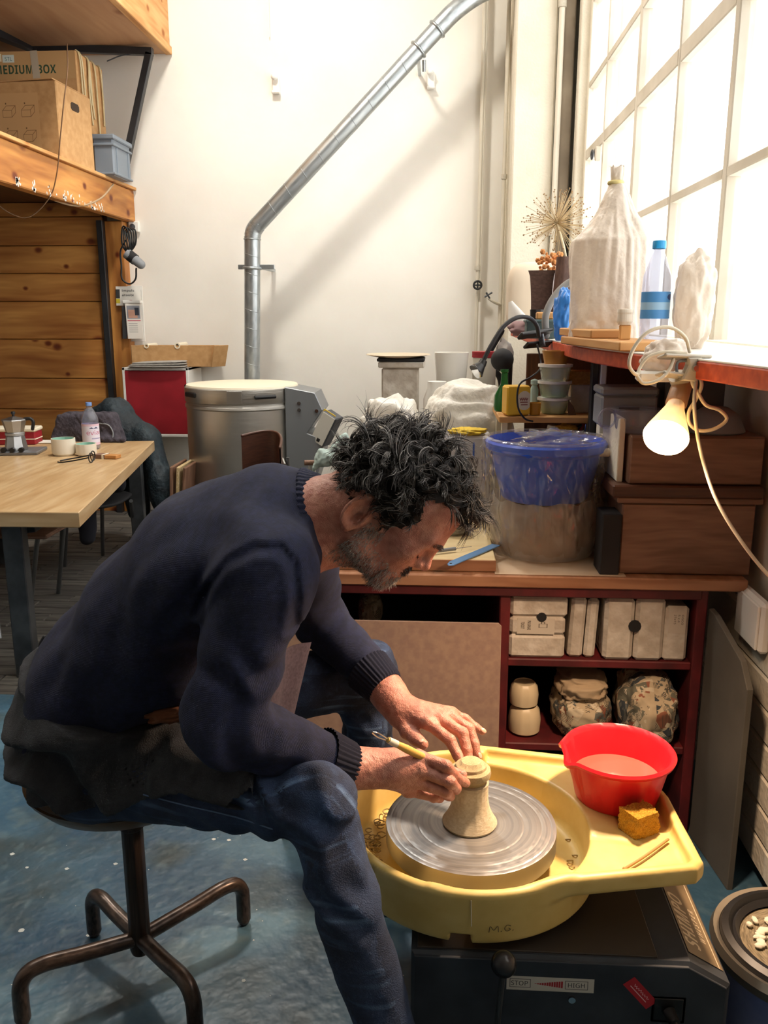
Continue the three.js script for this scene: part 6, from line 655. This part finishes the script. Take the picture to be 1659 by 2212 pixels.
// nails: thin plates on the fingertips that show
{ const nail = (a, b, up, r, w) => { const d = dir(a, b), u = V(up).sub(d.clone().multiplyScalar(V(up).dot(d))).normalize(), s = d.clone().cross(u), g = new THREE.SphereGeometry(1, 12, 8); g.applyMatrix4(new THREE.Matrix4().makeBasis(d.clone().multiplyScalar(0.0065), u.clone().multiplyScalar(0.0016), s.clone().multiplyScalar(w))); const c = V(b).addScaledVector(u, r); g.translate(c.x, c.y, c.z); return g; };
  const L = handL.fingers.map(p => nail(p[2], p[3], [0.6, 0.4, 0.6], 0.0078, 0.0048)); L.push(nail(handL.thumb[2], handL.thumb[3], [0.2, 0.6, 0.7], 0.0098, 0.006)); part('fingernails', home(merged(L)), mat({ c: 0xd9a48e, rough: 0.3 }), man); }
// --- clothes
const nrib = dir(J.upper, J.neck), collarAt = [-0.185, 1.057, -1.455], CN = [0.97, 0.243];
const seam = [[-0.38, 0.958, -1.3], [-0.347, 1.01, -1.3], [-0.312, 1.053, -1.3], [-0.27, 1.076, -1.3], [-0.233, 1.075, -1.3], [-0.213, 1.05, -1.3], [-0.208, 1.001, -1.3], [-0.218, 0.942, -1.3]].map(p => [p[0], p[1], 0]);
const sweat = (x, y, z) => {
  let d = smin(coreF(x, y, z, 0.008), armF(x, y, z, 0.008), 0.035);
  d += 0.006 * n3(x * 9 + 3, y * 9, z * 8) + 0.006 * n3(x * 20 - y * 13, y * 8 + x * 8, z * 14); if (z > -1.42) { let q = 9; for (let i = 0; i + 1 < seam.length; i++) q = Math.min(q, cap(x, y, 0, seam[i], seam[i + 1], 0, 0)); d += 0.005 * Math.exp(-q * q / 3e-5) - 0.003 * Math.exp(-Math.pow(q - 0.012, 2) / 5e-5); }
  const e = Math.hypot(x - J.elR[0], y - J.elR[1], z - J.elR[2]); if (e < 0.2) d += 0.01 * Math.sin((x - J.elR[0]) * 55 + (y - J.elR[1]) * 38 + 6 * n3(x * 9, y * 9, z * 9)) * (1 - e / 0.2);
  const e2 = Math.hypot(x - J.shR[0] + 0.05, y - J.shR[1], z - J.shR[2]); if (e2 < 0.2) d += 0.004 * Math.sin((y - x * 0.6) * 60 + 5 * n3(x * 8, y * 8, z * 8)) * (1 - e2 / 0.2);
  const e3 = Math.hypot(x - J.elL[0] - 0.03, y - J.elL[1], z - J.elL[2]); if (e3 < 0.16) d += 0.005 * Math.sin((x * 0.7 + y) * 70 + 4 * n3(x * 9, y * 9, z * 9)) * (1 - e3 / 0.16);
  const e4 = Math.hypot(x - J.waist[0], y - J.waist[1], (z - J.waist[2]) * 0.5); if (e4 < 0.22) d += 0.009 * Math.sin((x * 0.75 - y * 0.55) * 42 + 5 * n3(x * 6, y * 6, z * 6)) * (1 - e4 / 0.22);
  d = smax(d, (x - collarAt[0]) * CN[0] + (y - collarAt[1]) * CN[1], 0.006);
  const cutR = dir(J.elR, J.wrR), cutL = dir(J.elL, J.wrL);
  if (Math.hypot(x - J.wrR[0], y - J.wrR[1], z - J.wrR[2]) < 0.12) d = smax(d, (x - J.wrR[0]) * cutR.x + (y - J.wrR[1]) * cutR.y + (z - J.wrR[2]) * cutR.z + 0.004, 0.004);
  if (Math.hypot(x - J.wrL[0], y - J.wrL[1], z - J.wrL[2]) < 0.12) d = smax(d, (x - J.wrL[0]) * cutL.x + (y - J.wrL[1]) * cutL.y + (z - J.wrL[2]) * cutL.z + 0.004, 0.004);
  return d; };
const knit = tex(256, (u, v) => 128 + 70 * Math.sin(u * 6.283 * 40) * Math.sin(v * 6.283 * 40 + Math.sin(u * 6.283 * 40)), 0.1, false), knitM = mat({ map: mottle(0x1d2340, 0x161b31, { s: 321, f: 30, metres: 0.2 }), rough: 0.95, bump: knit, bs: 0.001 });
const up1 = around([J.pelvis, J.waist, J.mid, J.chest, J.upper, J.neck, J.shR, J.elR, J.wrR, J.shL, J.elL, J.wrL], 0.17);
const sweater = part('sweater', home(uvm(sdfMesh(sweat, ...up1, 0.007))), knitM, man);
const ribbed = (a, b, r1, r2, ribs, zs = 1) => { const L = V(a).distanceTo(V(b)), g = new THREE.CylinderGeometry(r2, r1, L, ribs * 4, 10, true), p = g.attributes.position; for (let i = 0; i < p.count; i++) { const x = p.getX(i), z = p.getZ(i), an = Math.atan2(z, x), t = p.getY(i) / L + 0.5, e = (t > 0.9 ? -(t - 0.9) * 0.03 : 0), k = 1 + (0.0013 * Math.sin(an * ribs) + e) / Math.hypot(x, z); p.setX(i, x * k); p.setZ(i, z * k); } g.computeVertexNormals(); g.translate(0, L / 2, 0); g.applyQuaternion(new THREE.Quaternion().setFromUnitVectors(new THREE.Vector3(0, 1, 0), dir(a, b))); if (zs !== 1) g.scale(1, 1, zs); g.translate(a[0], a[1], a[2]); return home(g); };
const along = (a, b, t) => V(a).lerp(V(b), t).toArray(), knitD = knitM.clone(); knitD.side = THREE.DoubleSide;
part('cuff', ribbed(along(J.elR, J.wrR, 0.76), along(J.elR, J.wrR, 1.0), 0.0505, 0.0425, 34), knitD, sweater); part('cuff', ribbed(along(J.elL, J.wrL, 0.74), along(J.elL, J.wrL, 1.0), 0.0505, 0.0415, 34), knitD, sweater);
part('collar', home(uvm(sdfMesh((x, y, z) => { const q = (x - collarAt[0]) * CN[0] + (y - collarAt[1]) * CN[1], an = Math.atan2(z - collarAt[2], (y - collarAt[1]) * CN[0] - (x - collarAt[0]) * CN[1]); return smax(Math.abs(q + 0.012) - 0.018, coreF(x, y, z, 0.0125) + 0.0012 * Math.sin(an * 52), 0.007); }, [collarAt[0] - 0.1, collarAt[1] - 0.14, collarAt[2] - 0.14], [collarAt[0] + 0.08, collarAt[1] + 0.14, collarAt[2] + 0.14], 0.004))), knitM, sweater);
const denimTex = tex(512, (u, v) => { const a = fbm(u, v, 6, 6, 331, 4), b = fbm(u, v, 3, 30, 333, 3), c = fbm(u, v, 90, 90, 335, 1); let col = lerp3([20, 29, 48], [38, 55, 84], clamp((a - 0.3) * 2)); col = lerp3(col, [96, 120, 150], clamp((b - 0.62) * 3.2)); return lerp3(col, [70, 88, 116], clamp((c - 0.6) * 0.6)); }, 0.45);
const jeansM = mat({ map: denimTex, rough: 0.85, bump: grey(80, { s: 337, metres: 0.08 }), bs: 0.0006, vertexColors: true });
const jeans = (x, y, z) => { let d = legF(x, y, z, 0.006); const k = Math.hypot(x - J.knR[0], y - J.knR[1], z - J.knR[2]), k2 = Math.hypot(x - J.knL[0], y - J.knL[1], z - J.knL[2]); d += 0.003 * n3(x * 14, y * 14, z * 12) + 0.003 * n3(x * 30 + y * 12, y * 30, z * 20);
  if (k < 0.3) d += 0.0085 * Math.sin((x * 0.85 + y * 0.9) * 75 + 5 * n3(x * 10, y * 10, z * 10)) * (1 - k / 0.3) * ss(0.03, 0.09, k); if (k2 < 0.25) d += 0.005 * Math.sin((x * 0.4 - y) * 70 + 5 * n3(x * 10, y * 10, z * 10)) * (1 - k2 / 0.25); return d; };
{ const g = uvm(sdfMesh(jeans, ...around([J.pelvis, J.hipR, J.hipL, J.knR, J.knL, J.anR, J.anL], 0.13), 0.0075)), p = g.attributes.position, col = new Float32Array(p.count * 3);   // worn, faded denim over the knees
  for (let i = 0; i < p.count; i++) { const x = p.getX(i), y = p.getY(i), z = p.getZ(i), k = Math.min(Math.hypot(x - J.knR[0], y - J.knR[1] - 0.03, z - J.knR[2]), Math.hypot(x - J.knL[0], y - J.knL[1], z - J.knL[2])), w = ss(0.22, 0.03, k) * clamp(0.75 + 0.9 * n3(x * 30 - y * 26, y * 40, z * 30) + 0.5 * n3(x * 90, y * 90, z * 90), 0, 1.3), s = 1 + 0.9 * w; col.set([s * 1.0, s * 1.02, s * 1.04], i * 3); } g.setAttribute('color', new THREE.BufferAttribute(col, 3));
  const jm = new THREE.Mesh(home(g), jeansM); jm.name = 'jeans'; man.add(jm); part('side_seam', home(tube([[-0.488, 0.612, -1.33], [-0.405, 0.613, -1.3], [-0.318, 0.615, -1.27], [-0.249, 0.618, -1.235]].map(p => [p[0], p[1] + 0.012, p[2] + 0.045]), 0.0012)), mat({ c: 0x5a7296, rough: 0.8 }), jm); }
// waist apron: wrapped round the hips, lying over the near thigh
const hem = x => x < -0.6 ? mix(0.535, 0.56, ss(-0.86, -0.6, x)) : mix(0.56, 0.645, ss(-0.6, -0.4, x));
const apron = (x, y, z) => { let d = Math.min(smin(coreF(x, y, z, 0.02), legF(x, y, z, 0.019), 0.05)); d += 0.013 * Math.sin((x * 0.35 + y) * 58 + 9 * n3(x * 5, y * 5, z * 5)) * ss(-0.3, -0.6, x) * ss(0.8, 0.7, y) + 0.006 * n3(x * 24, y * 24, z * 20);
  const inner = smin(coreF(x, y, z, 0.0), legF(x, y, z, 0.0), 0.05); d = Math.max(d, -inner);
  d = smax(d, y - mix(0.80, 0.7, ss(-0.86, -0.5, x)), 0.006); d = smax(d, hem(x) - y, 0.006); return smax(d, x + 0.285, 0.006); };
const apronM = mat({ map: mottle(0x36383d, 0x26282c, { s: 341, f: 14, metres: 0.3 }), rough: 0.95, bump: grey(90, { s: 343, metres: 0.1 }), bs: 0.0008 }), ap = part('apron', home(uvm(sdfMesh(apron, [-0.95, 0.5, -1.85], [-0.27, 0.86, -1.22], 0.0065))), apronM, man);
{ const g = new THREE.PlaneGeometry(1, 1, 12, 20), p = g.attributes.position, c = [[-0.297, 0.814, -1.46], [-0.244, 0.783, -1.6], [-0.311, 0.661, -1.46], [-0.286, 0.606, -1.58]].map(V); for (let i = 0; i < p.count; i++) { const u = p.getX(i) + 0.5, v = 0.5 - p.getY(i), q = c[0].clone().lerp(c[1], u).lerp(c[2].clone().lerp(c[3], u), v); p.setXYZ(i, q.x + 0.004 * Math.sin(u * 9), q.y, q.z + 0.006 * Math.sin(u * 7 + v * 3)); } g.computeVertexNormals(); const m = mat({ map: mottle(0x473c47, 0x372e38, { s: 345, f: 12, metres: 0.3 }), rough: 0.95, side: THREE.DoubleSide }); part('apron_flap', home(g), m, ap); }
part('apron_tie', home(tube([[-0.74, 0.817, -1.5], [-0.749, 0.801, -1.5], [-0.74, 0.789, -1.49], [-0.714, 0.809, -1.47], [-0.728, 0.821, -1.48]], 0.006)), M.blackMatt, ap);
part('shirt_tail', home(put(lump([0.055, 0.016, 0.03], { s: 9, amp: 0.25, f: 2.5, detail: 8 }), [-0.446, 0.726, -1.365], [0, 0, 0.15])), mat({ c: 0x7a4a30, rough: 0.95 }), man);
for (const [a, s] of [[J.anR, 1], [J.anL, -1]]) part('shoe', home(put(lump([0.13, 0.055, 0.05], { s: 5 + s, amp: 0.06, f: 2, detail: 10, flat: 0.3 }), [a[0] + 0.06, 0.002, a[2]])), mat({ c: 0x2b2623, rough: 0.6 }), man);
// --- hair: a dark scalp layer and several thousand curved locks
const inHair = (a, b, c) => {
  if (a < -0.03) return b > -0.088 + 0.25 * Math.max(0, a + 0.05) && !(a > -0.06 && b < -0.03 && Math.abs(c) > 0.06);
  const lim = b < -0.07 ? -0.05 : b < 0.013 ? mix(0.022, 0.04, (b + 0.07) / 0.083) : b < 0.04 ? mix(0.04, 0.016, (b - 0.013) / 0.027) : b < 0.078 ? mix(0.016, 0.078, (b - 0.04) / 0.038) : 1;
  const front = Math.abs(c) < 0.045 ? 0.055 : 2;                                                             // the forehead is bare below the fringe
  return (a < lim && !(b < -0.035 && a < -0.008)) || (b > front && a < 0.09); };
const hairM = mat({ rough: 0.5, vertexColors: true });
{ const g0 = sdfMesh((x, y, z) => { const [a, b, c] = toHead(x, y, z); return skull(a, b, c) - 0.004 + 0.003 * n3(a * 60, b * 60, c * 60); }, [HC[0] - 0.14, HC[1] - 0.13, HC[2] - 0.1], [HC[0] + 0.14, HC[1] + 0.13, HC[2] + 0.1], 0.005).toNonIndexed(), p = g0.attributes.position, keep = []; for (let i = 0; i < p.count; i += 3) { let ok = 0; for (let k = 0; k < 3; k++) if (inHair(...toHead(p.getX(i + k), p.getY(i + k), p.getZ(i + k)))) ok++; if (ok === 3) for (let k = 0; k < 3; k++) keep.push(p.getX(i + k), p.getY(i + k), p.getZ(i + k)); }
  const g = new THREE.BufferGeometry(); g.setAttribute('position', new THREE.Float32BufferAttribute(keep, 3)); g.computeVertexNormals(); part('scalp_hair', home(g), mat({ c: 0x1c1716, rough: 0.8, side: THREE.DoubleSide }), man); }
function locks(list) {                                                                                        // each lock: root, direction, bend, length, radius, curl, colour
  const pos = [], nor = [], col = [], idx = [], S = 9;
  for (const k of list) { const p = k.p.clone(), d = k.d.clone().normalize(), base = pos.length / 3, step = k.len / S; let ph = k.ph; const e1 = new THREE.Vector3(), e2 = new THREE.Vector3();
    for (let i = 0; i <= S; i++) { e1.set(d.y, -d.x, d.z * 0.3 + 0.2).cross(d).normalize(); e2.copy(d).cross(e1); const r = k.r * Math.pow(1 - i / (S + 0.3), 0.6); for (let q = 0; q < 3; q++) { const a = q * 2.094, n = e1.clone().multiplyScalar(Math.cos(a)).addScaledVector(e2, Math.sin(a)); pos.push(p.x + n.x * r, p.y + n.y * r, p.z + n.z * r); nor.push(n.x, n.y, n.z); col.push(...k.col); } if (i < S) for (let q = 0; q < 3; q++) { const A = base + i * 3 + q, B = base + i * 3 + (q + 1) % 3; idx.push(A, B, A + 3, B, B + 3, A + 3); } p.addScaledVector(d, step); d.addScaledVector(k.bend, step * k.bs).addScaledVector(e1, Math.cos(ph) * k.curl).addScaledVector(e2, Math.sin(ph) * k.curl).normalize(); ph += k.tw; } }
  const g = new THREE.BufferGeometry(); g.setAttribute('position', new THREE.Float32BufferAttribute(pos, 3)); g.setAttribute('normal', new THREE.Float32BufferAttribute(nor, 3)); g.setAttribute('color', new THREE.Float32BufferAttribute(col, 3)); g.setIndex(idx); return home(g); }
const H3 = (a, b, c) => new THREE.Vector3(a * FW[0] + b * UP2[0], a * FW[1] + b * UP2[1], c);
function onSkull(dv, fn) { let t = 0.02; for (let i = 0; i < 40; i++) { const d = fn(dv[0] * t - 0.01, dv[1] * t, dv[2] * t); t -= d * 0.9; if (Math.abs(d) < 1e-4) break; } return [dv[0] * t - 0.01, dv[1] * t, dv[2] * t]; }
const onFace = (a, b, c) => { for (let i = 0; i < 12; i++) { const d = headF(a, b, c), g = grad(headF, a, b, c); a -= g.x * d; b -= g.y * d; c -= g.z * d; } return [a, b, c]; };
const grad = (fn, a, b, c) => { const e = 0.001; return new THREE.Vector3(fn(a + e, b, c) - fn(a - e, b, c), fn(a, b + e, c) - fn(a, b - e, c), fn(a, b, c + e) - fn(a, b, c - e)).normalize(); };
{ const list = []; let guard = 0, guides = 0;
  while (guides < 620 && guard++ < 60000) { const v = new THREE.Vector3(rr(-1, 1), rr(-1, 1), rr(-1, 1)); if (v.length() > 1 || v.length() < 0.1) continue; v.normalize(); const [a, b, c] = onSkull([v.x, v.y, v.z], skull); if (!inHair(a, b, c)) continue; guides++; const edge = a > 0.0 && b < 0.055;
    const n = grad(skull, a, b, c), top = ss(-0.05, 0.05, b + Math.max(0, -a) * 0.35), dd = n.clone().multiplyScalar(mix(0.32, 0.75, top)).add(new THREE.Vector3(mix(-0.75, -0.3, top) + rr(-0.5, 0.5) + (a > 0.05 ? 0.6 : 0), rr(-0.5, 0.6) * top - 0.12 * (1 - top), rr(-0.55, 0.55))), wild = rnd() < 0.16 ? rr(1.15, 1.5) : 1, gl = rnd() < 0.22 ? 1 : 0;
    const K = { bs: rr(6, 20) * top, len: mix(rr(0.016, 0.026), rr(0.046, 0.078), edge ? 0.15 : top) * (edge ? 1 : wild), curl: mix(0.1, 0.42, top) * rr(0.5, 1.1), tw: rr(-0.25, 0.5), ph: rr(0, 6.28) }, tip = V(fromHead(a, b, c)), m = top > 0.5 ? 13 : 10;
    for (let i = 0; i < m; i++) { const o = new THREE.Vector3(rr(-1, 1), rr(-1, 1), rr(-1, 1)).multiplyScalar(mix(0.004, 0.0042, top)), gr = rnd() < (gl ? 0.6 : 0.1), sh = gr ? rr(0.14, 0.36) : rr(0.02, 0.06), d = H3(dd.x, dd.y, dd.z).normalize().addScaledVector(o, -26).addScaledVector(new THREE.Vector3(rr(-1, 1), rr(-1, 1), rr(-1, 1)), 0.07); list.push({ p: tip.clone().add(o), d, bend: new THREE.Vector3(0, -1, 0), bs: K.bs, len: K.len * rr(0.8, 1.08), r: rr(0.0006, 0.0013), curl: K.curl * rr(0.9, 1.1), tw: K.tw, ph: K.ph + rr(-0.15, 0.15), col: [sh, sh * (gr ? 0.95 : 0.84), sh * (gr ? 0.9 : 0.78)] }); } }
  // the fringe that falls forward over the brow
  for (let i = 0, K; i < 480; i++) { if (i % 12 === 0) K = { a: rr(0.045, 0.085), b: rr(0.068, 0.09), c: rr(-0.045, 0.028), x: rr(0.6, 1.3), y: rr(-0.1, 0.9), z: rr(-0.35, 0.35), bs: rr(10, 34), len: rr(0.035, 0.085), cu: rr(0.1, 0.36), tw: rr(-0.2, 0.5), ph: rr(0, 6.28) }; const a = K.a + rr(-0.004, 0.004), b = K.b + rr(-0.004, 0.004), c = K.c + rr(-0.004, 0.004), d = H3(K.x + rr(-0.05, 0.05), K.y + rr(-0.05, 0.05), K.c * 5 + K.z), sh = rnd() < 0.12 ? rr(0.1, 0.22) : rr(0.01, 0.035); list.push({ p: V(fromHead(a, b, c)), d, bend: new THREE.Vector3(rr(-0.1, 0.1), -1, 0), bs: K.bs, len: K.len * rr(0.85, 1.05), r: rr(0.0005, 0.001), curl: K.cu, tw: K.tw, ph: K.ph + rr(-0.15, 0.15), col: [sh, sh * 0.85, sh * 0.78] }); }
  const m = new THREE.Mesh(locks(list), hairM); m.name = 'hair'; man.add(m); }
{ const list = []; let guard = 0;                                                                             // grey beard, moustache, brows
  while (list.length < 4200 && guard++ < 90000) { const v = new THREE.Vector3(rr(0, 1), rr(-1, 0.1), rr(-1, 1)); if (v.length() > 1 || v.length() < 0.1) continue; v.normalize(); const [a, b, c] = onSkull([v.x, v.y, v.z], headF); const s = Math.abs(c);
    const jawZone = b < -0.082 - 0.25 * Math.max(0, 0.03 - a) * 0 && a > -0.02 && b > -0.155, burn = a > -0.012 && a < 0.03 && b < -0.05 && s > 0.045 && b > -0.1, tash = a > 0.088 && b < -0.06 && b > -0.08 && s < 0.028, chin = a > 0.07 && b < -0.09; if (!(jawZone || burn || tash || chin)) continue; if (burn && !jawZone && rnd() > ss(0.034, 0.008, a + 0.012 * n3(a * 90, b * 90, 3)) * ss(-0.046, -0.07, b)) continue; if (b > -0.098 && !tash && !burn && !chin && rnd() < 0.6) continue;
    const n = grad(headF, a, b, c), sh = tash ? rr(0.02, 0.12) : rnd() < 0.82 ? rr(0.38, 0.78) : rr(0.05, 0.14), dd = n.clone().multiplyScalar(0.5).add(new THREE.Vector3(tash ? 0.1 : -0.1, -0.7, (c > 0 ? 1 : -1) * (tash ? 0.5 : 0.05))).add(new THREE.Vector3(rr(-0.3, 0.3), rr(-0.3, 0.3), rr(-0.3, 0.3))); list.push({ p: V(fromHead(a, b, c)), d: H3(dd.x, dd.y, dd.z), bend: new THREE.Vector3(0, -1, 0), bs: 4, len: chin ? rr(0.006, 0.014) : tash ? rr(0.006, 0.011) : rr(0.003, 0.007), r: rr(0.00035, 0.00065), curl: 0.08, tw: 0.4, ph: rr(0, 6), col: [sh, sh * 0.93, sh * 0.86] }); }
  for (let i = 0; i < 260; i++) { const s = rnd() < 0.5 ? 1 : -1, t = rnd(), a = 0.107 - 0.018 * t, b = -0.002 + 0.003 * Math.sin(t * 3) + rr(-0.004, 0.004), c = s * (0.01 + 0.044 * t), sh = rr(0.04, 0.11); list.push({ p: V(fromHead(...onFace(a, b, c))), d: H3(0.35, 0.25, s * 0.9), bend: new THREE.Vector3(0, -1, 0), bs: 3, len: rr(0.006, 0.01), r: 0.00036, curl: 0.05, tw: 0.3, ph: 0, col: [sh, sh * 0.85, sh * 0.78] }); }
  for (const s of [-1, 1]) for (let i = 0; i < 40; i++) { const t = i / 39; list.push({ p: V(fromHead(...onFace(0.081 + 0.0128 * Math.cos(-0.9 + 2.2 * t), -0.031 - 0.0075 * Math.cos(-0.9 + 2.2 * t), s * (0.033 + 0.0158 * Math.sin(-0.9 + 2.2 * t))))), d: H3(0.7, -0.8, s * 0.3), bend: new THREE.Vector3(0, 1, 0), bs: 6, len: 0.005, r: 0.0005, curl: 0, tw: 0, ph: 0, col: [0.02, 0.016, 0.014] }); }
  const m = new THREE.Mesh(locks(list), hairM); m.name = 'beard'; man.add(m); }
// --- the trimming tool between the fingers
{ const a = [-0.1, 0.742, -1.305], b = [0.066, 0.592, -1.425], at = t => along(a, b, t), o = at(0.5), L = p => sub(p, o), t = thing('loop_tool', 'wooden trimming tool with wire loops held in the near hand', 'tool', o), wood = mat({ map: woodTex(0xe3bf6a, 0xc99a42, { s: 351, metres: 0.1 }), rough: 0.5 });
  part('handle', [rod(L(at(0.15)), L(at(0.34)), 0.0042, 0.0072, 16), rod(L(at(0.34)), L(at(0.6)), 0.0072, 0.0062, 16), rod(L(at(0.6)), L(at(0.88)), 0.0062, 0.0038, 16)], wood, t); part('binding', rod(L(at(0.16)), L(at(0.24)), 0.0056, 0.0064, 16), M.cream, t); for (const [p, q, w] of [[0.15, 0.0, 0.0045], [0.88, 1.0, 0.006]]) { const A = V(L(at(p))), B = V(L(at(q))), u = new THREE.Vector3(0.2, 0.9, 0.3).normalize().multiplyScalar(w); part('wire_loop', tube([A.clone().add(u.clone().multiplyScalar(0.4)).toArray(), A.clone().lerp(B, 0.6).add(u).toArray(), B.toArray(), A.clone().lerp(B, 0.6).sub(u).toArray(), A.clone().sub(u.clone().multiplyScalar(0.4)).toArray()], 0.0011, { rad: 6, seg: 24 }), M.chrome, t); } }

// ------------------------------------------------------------------ shadows on, hand over
scene.traverse(o => { if (o.isMesh) { o.castShadow = o.receiveShadow = true; } if (o.isLight) o.castShadow = true; });
renderer.render(scene, camera);
